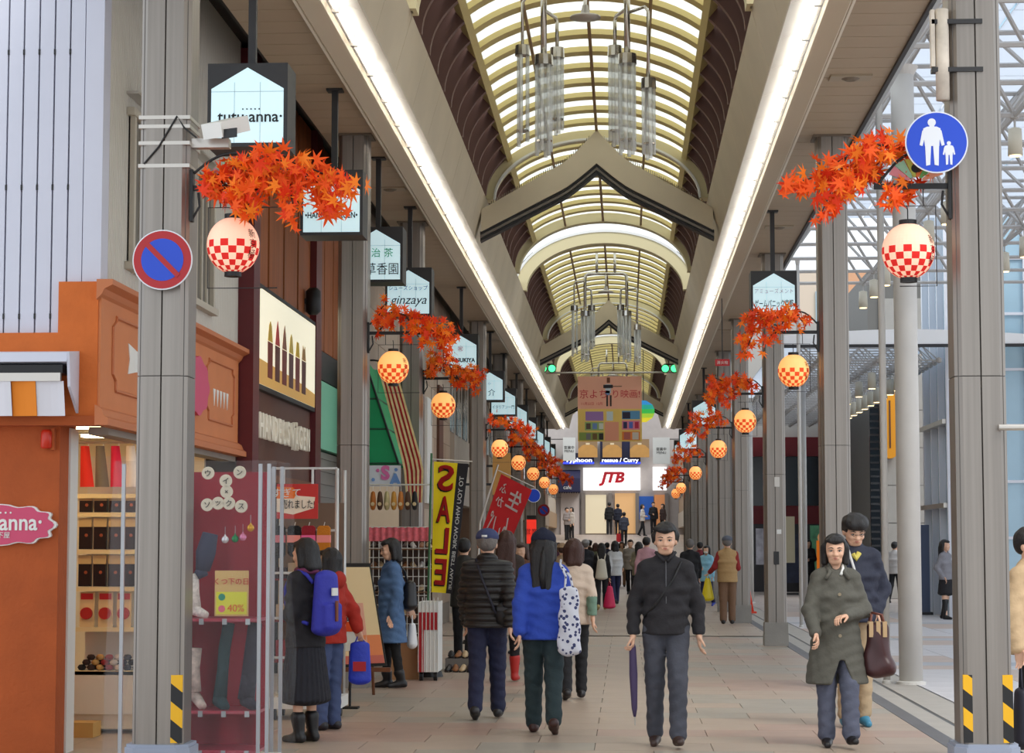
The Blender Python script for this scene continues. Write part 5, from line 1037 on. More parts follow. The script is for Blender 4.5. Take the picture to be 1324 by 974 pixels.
# striped cloth
cl = [(488, 470), (508, 470), (548, 605), (546, 652)]
t = thing('striped_curtain', 'red and cream striped curtain strips hanging from the shoe shop awning', 'curtain', (-2.9, 27.15, 2.2))
CRM = mat('curtain_cream', (226, 202, 150), 0.8, var=0.15, vscale=12); CRR = mat('curtain_red', (188, 36, 44), 0.8, var=0.15, vscale=12)
for k in range(9):
    def strip(u, v, k=k):
        kk = (k + u) / 9; top_ = Vector(P(486 + 24 * kk, 466 + 4 * kk, 27.15)); mid = Vector(P(522 + 26 * kk, 604, 27.15)); end = Vector(P(526 + 20 * kk, 650, 27.15))
        p = top_ * (1 - v / 0.72) + mid * (v / 0.72) if v < 0.72 else mid * (1 - (v - 0.72) / 0.28) + end * ((v - 0.72) / 0.28)
        return (p.x, p.y + (0.03 if k % 2 else 0) + 0.02 * math.sin(v * 5 + k), p.z)
    MB().grid(strip, 2, 12).obj('strip', CRR if k % 2 else CRM, t, True)
MB().tube([P(484, 466, 27.15), P(512, 470, 27.15)], 0.012, 6).obj('rod', BLACK, t); MB().tube([P(484, 466, 27.15), (-3.58, 27.15, P(484, 466, 27.15)[2])], 0.012, 6).obj('rod_bracket', BLACK, t)
# shoe racks
RYS = 27.0
t = thing('shoe_grid_rack', 'white wire grid rack crowded with shoes behind the denim coat', 'rack', (-2.75, RYS + 0.2, 0))
gx0, gx1 = P(475, 750, RYS)[0], P(556, 750, RYS)[0]; gz1 = P(500, 697, RYS)[2]; WG = mat('wire_white', (220, 216, 208), 0.4)
for i in range(12): x = gx0 + (gx1 - gx0) * i / 11; MB().tube([(x, RYS, 0.05), (x, RYS, gz1)], 0.006, 5).obj('wire', WG, t)
for i in range(14): z = 0.05 + (gz1 - 0.05) * i / 13; MB().tube([(gx0, RYS, z), (gx1, RYS, z)], 0.006, 5).obj('wire', WG, t)
for z in (0.35, 0.65, 0.95, 1.25, 1.5): MB().bx(gx0, gx1, RYS - 0.02, RYS + 0.3, z - 0.012, z).obj('shelf', mat('shelf_wood', (140, 100, 70), 0.6), t)
MB().bx(gx0, gx1, RYS + 0.30, RYS + 0.33, 0, gz1).obj('back', mat('rack_brown', (86, 66, 56), 0.7), t)
def shoe_mesh(m):
    q = MB(); prof = [(-0.12, 0.035, 0.075), (-0.10, 0.04, 0.08), (-0.03, 0.038, 0.06), (0.04, 0.042, 0.045), (0.10, 0.036, 0.035), (0.125, 0.012, 0.022)]
    rings = []
    for x, wy, h in prof: rings.append([(x, wy * math.cos(a) * (1 if math.sin(a) < .5 else .8), max(0, h * (0.5 + 0.5 * math.sin(a)))) for a in [2 * math.pi * k / 10 for k in range(10)]])
    vs = sum(rings, []); n = 10
    fs = [(i * n + k, i * n + (k + 1) % n, (i + 1) * n + (k + 1) % n, (i + 1) * n + k) for i in range(len(prof) - 1) for k in range(n)] + [tuple(range(n)), tuple((len(prof) - 1) * n + k for k in range(n))]
    q._add(vs, fs); return q.mesh('upper', m, True)
SC = [shoe_mesh(mat('shoe_%d' % i, c, 0.5)) for i, c in enumerate(((34, 30, 30), (150, 96, 56), (206, 176, 136), (64, 44, 36), (196, 190, 184)))]
SOLE = MB().prism([(-0.12, -0.03), (0.02, -0.035), (0.09, -0.036), (0.12, -0.012), (0.12, 0.012), (0.09, 0.036), (0.02, 0.035), (-0.12, 0.03)], 'z', -0.012, 0.0).mesh('sole', mat('sole_dark', (44, 34, 30), 0.7))
def shoe(x, y, z, rz_, i, label, group, rx_=0):
    t = thing('shoe', label, 'shoe', (x, y, z + 0.012), rz_, group); t.rotation_euler = (rx_, 0, rz_)
    for me, nm in ((SC[i % 5], 'upper'), (SOLE, 'sole')):
        o = bpy.data.objects.new(nm, me); COL.objects.link(o); o.parent = t
for lv, z in enumerate((0.35, 0.65, 0.95, 1.25, 1.5)):
    for k in range(8): shoe(gx0 + 0.06 + k * 0.104, RYS + 0.14, z, -1.57 + 0.2 * (k % 2), k + lv * 2 + (k // 3), 'low shoe on the white wire grid rack of the shoe shop', 'shoes on the wire grid rack')
yh = RYS - 0.06; zh = P(500, 660, yh)[2]
for k in range(7):
    x = P(482 + k * 9, 700, yh)[0]; cc = ((190, 110, 40), (90, 60, 40), (196, 180, 130), (206, 146, 60), (196, 120, 50), (90, 60, 40), (30, 28, 30))[k]
    t = thing('hanging_slipper', '%s slipper hanging over the pink cloth in the shoe shop' % ('orange-brown', 'dark brown', 'pale', 'golden', 'tan', 'second dark brown', 'black')[k], 'slipper', (x, yh, zh))
    MB().lathe([(0.001, -0.13), (0.025, -0.12), (0.042, -0.06), (0.036, 0.03), (0.026, 0.10), (0.001, 0.12)], (x, yh, zh + 0.13), 12).obj('upper', mat('slip_%d' % k, cc, 0.7), t, True); disc(MB(), (x, yh - 0.03, zh + 0.08), 0.025, -0.016, 0, 10).obj('lining', mat('slip_lining', (220, 196, 150), 0.8), t); MB().tube([(x, yh, zh + 0.24), (x, yh, zh + 0.33)], 0.004, 5).obj('string', WG, t)
zc0, zc1 = P(500, 700, RYS - 0.04)[2], P(500, 682, RYS - 0.04)[2]
t = thing('pink_cloth', 'pink frilled cloth strip along the top of the shoe rack', 'cloth', ((gx0 + gx1) / 2, RYS - 0.04, zc0))
MB().grid(lambda u, v: (gx0 + (gx1 - gx0) * u, RYS - 0.03 - 0.012 * math.sin(u * 60), zc0 + (zc1 - zc0) * v), 60, 2).obj('cloth', mat('pink_frill', (226, 110, 120), 0.8, var=0.2, vscale=20), t, True); MB().tube([(gx0, RYS - 0.02, zc1), (gx1, RYS - 0.02, zc1)], 0.008, 6).obj('rail', WG, t)
for x in (gx0, gx1): MB().tube([(x, RYS - 0.02, gz1 - 0.05), (x, RYS - 0.02, P(500, 640, RYS)[2])], 0.012, 6).obj('upright', WG, t)
MB().tube([(gx0, yh, zh + 0.33), (gx1, yh, zh + 0.33)], 0.01, 6).obj('slipper_rail', WG, t)
for k in range(10): shoe(P(576, 838, 26)[0] + 0.06 + (k % 5) * 0.088, 25.72 if k < 5 else 26.12, 0.0 if k < 5 else 0.148, -1.57 + (0.06 if k % 2 else -0.06), k, 'shoe on the low stand beside the yellow sale banner', 'shoes beside the sale banner')
struct('low_step', MB().bx(P(576, 838, 26)[0], P(622, 838, 26)[0], 25.95, 26.3, 0, 0.148), mat('step_grey', (120, 112, 106), 0.6))
wx0, wx1 = P(541, 850, 24.0)[0], P(566, 850, 24.0)[0]
t = tag(MB().bx(wx0 - 0.43, wx0 - 0.02, 24.2, 24.6, 0, 0.48).centred('cardboard_box', mat('cardboard', (170, 124, 84), 0.8, var=0.06)), 'plain brown cardboard box behind the denim coat', 'box')
t = thing('striped_wagon', 'red and white wire sales wagon next to the cardboard box', 'wagon', ((wx0 + wx1) / 2, 24.3, 0))
MB().bx(wx0, wx1, 24.0, 24.6, 0.1, 0.9).obj('cage', WHITE, t); MB().bx(wx0 - 0.004, wx0 + 0.06, 23.99, 24.6, 0.1, 0.75).obj('red_side', RED, t); MB().bx(wx0, wx1 + 0.004, 23.992, 24.0, 0.58, 0.78).obj('red_band', RED, t)
for k in range(6): x = wx0 + (wx1 - wx0) * k / 5; MB().tube([(x, 23.985, 0.1), (x, 23.985, 0.95)], 0.005, 5).obj('wire', WG, t)
for x in (wx0 + 0.03, wx1 - 0.03): MB().lathe([(0.01, -0.02), (0.05, -0.02), (0.05, 0.02), (0.01, 0.02)], (x, 24.05, 0.05), 12, 'x').obj('caster', BLACK, t)
# ================================================================ BANNER FLAGS
BYY = 24.8
A = P(561, 597, BYY); B_ = P(606, 600, BYY); Cc = P(556, 768, BYY); Dd = P(580, 770, BYY)
A = Vector(A); B_ = Vector(B_); C0 = Vector(P(558, 766, BYY)); D0 = Vector(P(585, 768, BYY))
def flag(u, v, d=0.0):
    p = (A * (1 - u) + B_ * u) * (1 - v) + (C0 * (1 - u) + D0 * u) * v; return (p.x, p.y - d + 0.02 * math.sin(u * 4 + v * 6), p.z)
t = thing('sale_banner', 'tall yellow and black banner with red reversed SALE letters', 'banner', (C0.x, BYY, 0))
MB().grid(lambda u, v: flag(u * 0.68, v), 8, 24).obj('yellow_cloth', mat('flag_yellow', (240, 214, 10), 0.7), t, True); MB().grid(lambda u, v: flag(0.68 + 0.32 * u, v), 4, 24).obj('black_cloth', mat('flag_black', (28, 26, 34), 0.7), t, True)
def flag_text(body, u0, u1, v0, v1, m, rot90=False, off=0.012, name='lettering', shadow=False):
    me = text_mesh(body, 1.0, m, 0.001, name, bold=0.02)
    n = len(me.vertices); a_ = np.zeros(n * 3); me.vertices.foreach_get('co', a_); a_ = a_.reshape(-1, 3); x, z = a_[:, 0].copy(), a_[:, 2].copy()
    if rot90: x, z = z, -x
    x = (x - x.min()) / np.ptp(x); z = (z - z.min()) / np.ptp(z); x = 1 - x   # mirrored: the banner is seen from behind
    for i in range(n): a_[i] = flag(u0 + (u1 - u0) * x[i], v1 + (v0 - v1) * z[i], off)
    a_ -= np.array(WL[t.name]); me.vertices.foreach_set('co', a_.ravel()); me.update(); o = bpy.data.objects.new(name, me); COL.objects.link(o); o.parent = t
FR = mat('flag_red', (206, 30, 26), 0.7)
for k, chh in enumerate('SALE'):
    flag_text(chh, 0.10, 0.58, 0.03 + k * 0.24, 0.23 + k * 0.24, BLACK, False, 0.010, 'letter_shadow'); flag_text(chh, 0.13, 0.61, 0.02 + k * 0.24, 0.22 + k * 0.24, FR, False, 0.014, 'letter')
flag_text('TO YOU WHO WORK BEST VALUE', 0.78, 0.92, 0.10, 0.97, WHITE, True, 0.012)
MB().tube([(C0.x - 0.06, BYY + 0.02, 0.02), (A.x - 0.03, BYY + 0.02, A.z + 0.1)], 0.014, 8).obj('pole', mat('pole_green', (60, 110, 70), 0.5), t); MB().tube([(A.x - 0.03, BYY + 0.02, A.z + 0.03), (B_.x + 0.04, BYY + 0.02, B_.z + 0.03)], 0.008, 6).obj('cross_pole', STEEL2, t); MB().lathe([(0.001, 0), (0.2, 0), (0.18, 0.06), (0.001, 0.06)], (C0.x - 0.06, BYY + 0.02, 0), 16).obj('weight_base', BLACK, t)
RYY = 33.0
A, B_, C0, D0 = [Vector(P(x, y, RYY)) for x, y in ((648, 613), (688, 634), (622, 690), (655, 712))]
t = thing('red_banner', 'tilted red banner with white reversed Japanese brush lettering', 'banner', (C0.x, RYY, 0))
MB().grid(lambda u, v: flag(u, v), 8, 10).obj('red_cloth', mat('banner_cloth_red', (196, 18, 26), 0.7), t, True)
for body, r in (('生', (0.42, 0.85, 0.12, 0.42)), ('ふ', (0.10, 0.32, 0.10, 0.26)), ('か', (0.10, 0.34, 0.32, 0.48)), ('パ', (0.10, 0.38, 0.58, 0.9)), ('ん', (0.5, 0.8, 0.55, 0.9))): flag_text(body, *r, WHITE)
MB().tube([(C0.x - 0.10, RYY + 0.03, 0.02), (C0.x - 0.02, RYY + 0.03, 1.9), (A.x - 0.05, RYY + 0.03, A.z + 0.15)], 0.015, 8).obj('pole', STEEL2, t); MB().tube([(A.x - 0.05, RYY + 0.02, A.z + 0.06), (B_.x + 0.05, RYY + 0.02, B_.z + 0.04)], 0.008, 6).obj('cross_pole', STEEL2, t); MB().lathe([(0.001, 0), (0.2, 0), (0.18, 0.06), (0.001, 0.06)], (C0.x - 0.10, RYY + 0.03, 0), 16).obj('weight_base', BLACK, t)
# ================================================================ PLAZA: COLUMNS AND CANOPIES
WCOL = mat('white_column', (206, 202, 196), 0.5, var=0.05); TRUSS = mat('truss_white', (186, 182, 178), 0.5)
def column(x, y, r, z1, label):
    t = thing('round_column', label, 'column', (x, y, 0)); MB().lathe([(r, 0), (r, z1)], (x, y, 0), 24).obj('shaft', WCOL, t, True); MB().lathe([(r * 1.25, 0), (r * 1.25, 0.03), (r, 0.04)], (x, y, 0), 24).obj('base_ring', WCOL, t); MB().lathe([(r, -0.1), (r * 1.4, 0)], (x, y, z1), 20).obj('head', WCOL, t)
column(3.168, 23.73, 0.132, 7.0, 'thick round white plaza column next to a thin white pole'); column(2.915, 23.85, 0.04, 6.95, 'thin white pole beside the thick round column')
column(3.285, 56.5, 0.12, 5.5, 'round white column beside the orange traffic cone'); column(3.3, 40.0, 0.035, 7.0, 'slim white pole at the plaza edge near the tan vest man')
def space_frame(t, x0, y0, nx, ny, s, zl, zu, r, nm):
    q = MB()
    lo = lambda i, j: Vector((x0 + i * s, y0 + j * s, zl)); up = lambda i, j: Vector((x0 + (i + .5) * s, y0 + (j + .5) * s, zu))
    for i in range(nx + 1):
        for j in range(ny + 1):
            if i < nx: q.tube([lo(i, j), lo(i + 1, j)], r, 5, False)
            if j < ny: q.tube([lo(i, j), lo(i, j + 1)], r, 5, False)
            if i < nx and j < ny:
                if i < nx - 1: q.tube([up(i, j), up(i + 1, j)], r, 5, False)
                if j < ny - 1: q.tube([up(i, j), up(i, j + 1)], r, 5, False)
                for a in (0, 1):
                    for b in (0, 1): q.tube([up(i, j), lo(i + a, j + b)], r * .8, 5, False)
    o = q.obj('truss_bars', TRUSS, t); o['kind'] = 'stuff'
    nodes = MB()
    for i in range(nx + 1):
        for j in range(ny + 1): nodes.lathe([(0.001, -0.07), (0.06, -0.04), (0.06, 0.04), (0.001, 0.07)], tuple(lo(i, j)), 8)
    o = nodes.obj('nodes', TRUSS, t); o['kind'] = 'stuff'
CGL = translucent('canopy_glass', (226, 230, 236), 0.85)
t = thing('space_frame_canopy', 'white tubular space frame canopy with glass roof over the plaza', 'canopy', (3.05, 20, 7.0))
space_frame(t, 3.05, 18.9, 6, 13, 1.9, 7.0, 8.3, 0.036, 'a')
cg = MB().bx(-0.93, 0.93, -0.93, 0.93, 8.36, 8.38).mesh('roof_pane', CGL)
for i in range(6):
    for j in range(13): place(cg, 'roof_pane', (4.0 + i * 1.9, 19.85 + j * 1.9, 0), t)
MB().tube([(3.168, 23.73, 7.0), (3.168, 23.73, 7.05), (3.05, 24.6, 7.0)], 0.05, 8).obj('column_arm', TRUSS, t)
LB = MB().lathe([(0.02, 0.22), (0.085, 0.2), (0.095, -0.14), (0.07, -0.14)], (0, 0, 0), 16).mesh('housing', mat('downlight_cream', (214, 206, 186), 0.5), True)
LL = MB().lathe([(0.001, -0.13), (0.075, -0.13), (0.075, -0.15), (0.001, -0.15)], (0, 0, 0), 14).mesh('lens', mat('downlight_glow', (255, 224, 160), 0.4, emit=2.5))
LS = MB().tube([(0, 0, 0.2), (0, 0, 0.38)], 0.015, 6).mesh('stem', TRUSS)
def downlight(x, y, z, label, group, k=1.0):
    t = thing('canopy_downlight', label, 'lamp', (x, y, z), 0, group)
    for me in (LB, LL, LS): o = place(me, me.name, (x, y, z), t); o.scale = (k, k, k)
for i in (1, 2, 3, 4):
    for j in range(3, 14): downlight(3.05 + i * 1.9, 18.9 + j * 1.9, 6.62, 'cream cylinder downlight under the high space frame canopy', 'downlights of the high canopy')
t = thing('low_canopy', 'lower arched canopy with a bright white front edge and dense tubes', 'canopy', (3.4, 44.5, 5.5))
space_frame(t, 3.5, 45.0, 5, 38, 0.64, 5.5, 5.85, 0.016, 'b')
fas = MB().grid(lambda u, v: (3.3 + 11.5 * u, 44.5, 5.80 + 0.20 * v + 0.12 * math.sin(math.pi * min(1, u * 2.2)) * v), 24, 1)
fas.grid(lambda u, v: (3.3 + 11.5 * u, 44.5 + 0.4 * v, 6.0 + 0.12 * math.sin(math.pi * min(1, u * 2.2))), 24, 1); fas.grid(lambda u, v: (3.3 + 11.5 * u, 44.5 + 0.4 * v, 5.80), 24, 1)
fas.obj('white_roof_edge', mat('roof_white', (250, 250, 250), 0.5), t); MB().bx(3.3, 14.8, 44.47, 44.6, 5.74, 5.80).obj('gutter', DARKGREY, t)
rp_ = MB().bx(3.35, 6.74, 0.02, 1.98, 5.93, 5.95).mesh('roof_pane', CGL)
for j in range(12): place(rp_, 'roof_pane', (0, 45 + j * 2.0, 0), t)
for j in range(14): downlight(6.06, 45.64 + j * 1.28, 5.13, 'cream cylinder downlight in the dense row under the lower canopy', 'downlights of the lower canopy')
for j in range(5): downlight(5.42, 46.28 + j * 2.56, 5.13, 'cream cylinder downlight in the sparse row under the lower canopy', 'sparse downlights of the lower canopy')
column(4.3, 51.0, 0.07, 5.5, 'round white post carrying the lower canopy')
# ================================================================ PLAZA BUILDINGS
t = thing('red_band_building', 'dark building with two deep red bands and black windows across the plaza', 'building', (5.6, 71, 0))
REDB = mat('deep_red_band', (112, 26, 34), 0.5); BKW = mat('black_window', (18, 18, 22), 0.15)
MB().bx(3.15, 7.85, 70.2, 72.1, 0, 9.0).obj('wall', mat('pale_wall', (186, 182, 176), 0.7), t)
for z0_, z1_ in ((4.5, 5.14), (2.25, 2.85)): MB().bx(3.15, 7.85, 70.0, 70.2, z0_, z1_).obj('red_band', REDB, t)
for k in range(5): MB().bx(3.17 + k * 0.935, 3.17 + k * 0.935 + 0.925, 70.05, 70.2, 2.86, 4.49).obj('black_window', BKW, t)
MB().bx(3.15, 7.85, 70.1, 70.2, 0, 2.25).obj('dark_entrance', mat('entrance_dark', (40, 36, 40), 0.3), t)
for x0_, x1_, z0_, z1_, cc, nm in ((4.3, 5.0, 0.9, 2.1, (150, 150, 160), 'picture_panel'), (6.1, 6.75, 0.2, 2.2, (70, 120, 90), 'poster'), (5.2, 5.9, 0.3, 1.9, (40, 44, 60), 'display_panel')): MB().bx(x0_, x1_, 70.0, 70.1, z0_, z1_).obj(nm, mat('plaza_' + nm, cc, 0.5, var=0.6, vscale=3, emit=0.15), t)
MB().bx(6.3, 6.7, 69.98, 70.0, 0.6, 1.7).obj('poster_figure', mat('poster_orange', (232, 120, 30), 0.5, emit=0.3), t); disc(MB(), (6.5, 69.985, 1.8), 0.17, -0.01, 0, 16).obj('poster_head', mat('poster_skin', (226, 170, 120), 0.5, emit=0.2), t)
c0, c1 = P(1013, 668, 66), P(1028, 728, 66); t = thing('cream_standing_banner', 'tall cream standing banner in front of the dark entrance', 'banner', ((c0[0] + c1[0]) / 2, 66, 0))
MB().bx(c0[0], c1[0], 66, 66.03, c1[2], c0[2]).obj('cloth', mat('banner_cream', (222, 212, 180), 0.7), t); MB().tube([(c0[0], 66.05, 0), (c0[0], 66.05, c0[2] + 0.05)], 0.015, 6).obj('pole', STEEL2, t); MB().bx(c0[0] - .15, c1[0] + .1, 65.9, 66.2, 0, 0.05).obj('base', BLACK, t)
t = thing('stone_building', 'grey stone clad building with black lattice strip beside the red-banded one', 'building', (8.8, 62, 0))
GST = mat('grey_stone', (164, 160, 154), 0.6, var=0.05); sj = MB().bx(7.05, 12, 61.0, 69.8, 0, 9.5); sj.obj('wall', mat('stone_joint', (110, 108, 104), 0.7), t)
pan = MB().bx(0.01, 1.0, 60.95, 61.0, 0.01, 1.08).mesh('stone_panel', GST)
for i in range(4):
    for j in range(8): place(pan, 'stone_panel', (7.35 + i * 1.01, 0, j * 1.09), t)
MB().bx(7.05, 7.32, 60.9, 61.0, 0, 5.6).obj('lattice_strip', BKW, t); 
for k in range(28): MB().bx(7.06, 7.31, 60.88, 60.9, 0.1 + k * 0.2, 0.16 + k * 0.2).obj('lattice_bar', DARKGREY, t)
c0, c1 = P(1143, 503, 60), P(1164, 592, 60); t = thing('orange_sign_panel', 'tall orange vertical sign panel with rounded ends on the stone building', 'sign', ((c0[0] + c1[0]) / 2, 60.6, c1[2]))
xm = (c0[0] + c1[0]) / 2; hw = (c1[0] - c0[0]) / 2
MB().prism([(xm - hw, c1[2] + hw)] + [(xm + hw * math.cos(a), c1[2] + hw + hw * math.sin(a)) for a in [math.pi + math.pi * k / 10 for k in range(11)]] + [(xm + hw * math.cos(a), c0[2] - hw + hw * math.sin(a)) for a in [math.pi * k / 10 for k in range(11)]], 'y', 60.5, 60.9).obj('panel', mat('sign_orange', (226, 150, 24), 0.5), t)
MB().bx(xm - 0.02, xm + 0.02, 60.48, 60.5, c1[2] + 0.3, c0[2] - 0.3).obj('dark_line', BRN, t)
# glass building
t = thing('glass_building', 'pale blue glass building with white mullions and fins beside the plaza', 'building', (9, 48, 0))
GBL = mat('pale_blue_glass', (170, 200, 216), 0.12, var=0.04, vscale=1); WFR = mat('mullion_white', (226, 228, 236), 0.4)
MB().bx(7.05, 16, 45.2, 48.7, 0, 14).obj('core', mat('glass_core', (150, 172, 186), 0.4), t)
gp = MB().bx(0.02, 1.48, 45.1, 45.2, 0.03, 1.17).mesh('glass_pane', GBL)
for i in range(6):
    for j in range(11): place(gp, 'glass_pane', (7.05 + i * 1.5, 0, 0.5 + j * 1.2), t)
for j in range(12): MB().bx(7.0, 16, 45.05, 45.2, 0.5 + j * 1.2 - 0.03, 0.5 + j * 1.2 + 0.03).obj('transom', WFR, t)
for i in range(7): MB().bx(7.05 + i * 1.5 - 0.03, 7.05 + i * 1.5 + 0.03, 45.02, 45.2, 0.4, 14).obj('mullion', WFR, t)
MB().bx(6.98, 16, 45.0, 45.3, 0, 0.45).obj('plinth', DARKGREY, t)
for k in range(4):
    y = 45.1 + k * 1.15; MB().bx(6.86, 7.05, y, y + 0.12, 0.0, 14).obj('white_fin', WFR, t); MB().bx(7.0, 7.05, y + 0.12, y + 1.15, 0, 14).obj('side_glass', GBL, t)
for z in (2.4, 4.2): MB().bx(6.78, 7.0, 45.2, 48.7, z - 0.05, z + 0.05).obj('side_rail', STEEL2, t)
t = thing('beige_building', 'plain beige building rising behind the canopies', 'building', (9, 90, 0))
MB().bx(5.3, 20, 88, 92, 0, 13).obj('wall', mat('beige_far', (206, 190, 172), 0.7), t)
for k in range(6):
    for j in range(3): MB().bx(5.8 + k * 2.2, 7.0 + k * 2.2, 87.9, 88, 6.6 + j * 2.1, 8.0 + j * 2.1).obj('window', GBL, t)
MB().bx(8.5, 10.5, 87.85, 88, 6, 13).obj('orange_strip', mat('far_orange', (206, 156, 120), 0.6), t)
# low rail of blue-grey posts near the glass corner
c = G(1197, 790); t = thing('blue_grey_panel', 'narrow blue-grey upright panel at the foot of the glass building', 'panel', (6.62, 47.3, 0)); MB().bx(6.55, 6.75, 47.2, 47.4, 0.06, 2.0).obj('board', mat('panel_bluegrey', (84, 96, 124), 0.5), t); MB().bx(6.5, 6.8, 47.1, 47.5, 0, 0.06).obj('base', DARKGREY, t)
# traffic cone with chain
c = G(967, 793); t = thing('traffic_cone', 'orange traffic cone beside the tan vest man', 'traffic cone', c)
CO = mat('cone_orange', (240, 70, 40), 0.5); MB().bx(c[0] - 0.19, c[0] + 0.19, c[1] - 0.19, c[1] + 0.19, 0, 0.04).obj('base', CO, t); MB().lathe([(0.14, 0.04), (0.03, 0.72), (0.001, 0.73)], (c[0], c[1], 0), 20).obj('cone', CO, t, True)

# ================================================================ SMALL FAR DETAILS ON THE SHOP SIDE
c = P(703, 660, 73.2); t = thing('far_no_parking_sign', 'small distant no-parking sign on a far shop-side pillar', 'traffic sign', (c[0], c[1], c[2] - .2)); disc(MB(), c, .21, 0, .02, 24).obj('red_ring', RED, t); disc(MB(), c, .14, -.006, 0, 24).obj('blue_field', BLUE, t); MB().box((c[0], c[1] - .008, c[2]), (.30, .004, .04), Matrix.Rotation(math.radians(45), 3, 'Y')).obj('red_slash', RED, t); MB().bx(min(c[0], PLX), max(c[0], PLX), c[1] + .02, c[1] + .2, c[2] - .02, c[2] + .02).obj('arm', DARKGREY, t)
c = P(690, 641, 65.2); t = thing('far_blue_sign', 'plain round blue sign behind the tilted red banner', 'traffic sign', (c[0], c[1], c[2] - .2)); disc(MB(), c, .22, 0, .02, 24).obj('white_rim', WSG, t); disc(MB(), c, .20, -.006, 0, 24).obj('blue_field', BLUE, t); MB().bx(min(c[0], PLX), max(c[0], PLX), c[1] + .02, c[1] + .2, c[2] - .02, c[2] + .02).obj('arm', DARKGREY, t)
a = P(681, 672, 50.5); b_ = P(693, 703, 50.5); t = thing('red_lit_sign', 'red lit upright sign box on the street past the red banner', 'sign', ((a[0] + b_[0]) / 2, 50.5, 0)); MB().bx(a[0], b_[0], 50.5, 50.7, b_[2], a[2]).obj('lit_box', mat('lit_red', (236, 50, 34), .4, emit=.5), t); MB().bx(a[0], b_[0], 50.48, 50.72, a[2], a[2] + .1).obj('cap', BLACK, t); MB().bx(a[0] + .05, b_[0] - .05, 50.55, 50.65, 0, b_[2]).obj('stand', DARKGREY, t); lettering('営業', .16, TXTK, ((a[0] + b_[0]) / 2, 50.49, (a[2] + b_[2]) / 2), t)
a = P(637, 586, 44.6); b_ = P(660, 640, 44.6); t = thing('brown_wall_sign', 'plain brown upright signboard behind the fourth shop-side lantern', 'sign', ((a[0] + b_[0]) / 2, 44.7, b_[2])); MB().bx(a[0], b_[0], 44.6, 44.75, b_[2], a[2]).obj('board', TAN, t); MB().bx(-3.9, a[0], 44.65, 44.7, a[2] - .3, a[2] - .25).obj('wall_arm', DARKGREY, t); MB().bx(-3.9, a[0], 44.65, 44.7, b_[2] + .2, b_[2] + .25).obj('wall_arm', DARKGREY, t)
c = P(832, 532, 63.6); t = thing('rainbow_disc', 'round rainbow-coloured lit disc beside the event banner', 'sign', (c[0], c[1], c[2] - .35))
for k, cc in enumerate(((50, 150, 220), (40, 170, 150), (60, 190, 80), (170, 210, 60), (240, 220, 50))):
    z0_, z1_ = c[2] + .33 - k * .132, c[2] + .33 - (k + 1) * .132; w0, w1 = math.sqrt(max(.002, .34 ** 2 - (z0_ - c[2]) ** 2)), math.sqrt(max(.002, .34 ** 2 - (z1_ - c[2]) ** 2))
    MB().prism([(c[0] - w0, z0_), (c[0] + w0, z0_), (c[0] + w1, z1_), (c[0] - w1, z1_)], 'y', c[1], c[1] + .06).obj('colour_band', mat('rainbow_%d' % k, cc, .4, emit=.3), t)
MB().tube([(c[0], c[1] + .03, c[2] + .33), (c[0], c[1] + .03, 7.62)], .012, 6).obj('hanger', BLACK, t)
# ================================================================ PEOPLE: distance-field bodies
def seg_d(Pt, a, b, r1, r2):
    ab = b - a; L = float(ab @ ab) + 1e-9; t = np.clip((Pt @ ab - float(a @ ab)) / L, 0, 1)
    d = Pt - a - t[..., None] * ab; return np.sqrt((d * d).sum(-1)) - (r1 + (r2 - r1) * t)
def ell_d(Pt, a, b, ra, rb):
    # upright elliptic cone between two centres, radii (rx, ry)
    z0, z1 = a[2], b[2]; t = np.clip((Pt[..., 2] - z0) / (z1 - z0), 0, 1); dz = Pt[..., 2] - (z0 + (z1 - z0) * t)
    rx = ra[0] + (rb[0] - ra[0]) * t; ry = ra[1] + (rb[1] - ra[1]) * t; m = np.minimum(rx, ry)
    dx = (Pt[..., 0] - (a[0] + (b[0] - a[0]) * t)) / rx; dy = (Pt[..., 1] - (a[1] + (b[1] - a[1]) * t)) / ry
    return (np.sqrt(dx * dx + dy * dy + (dz / np.minimum(m, 0.06)) ** 2) - 1) * m
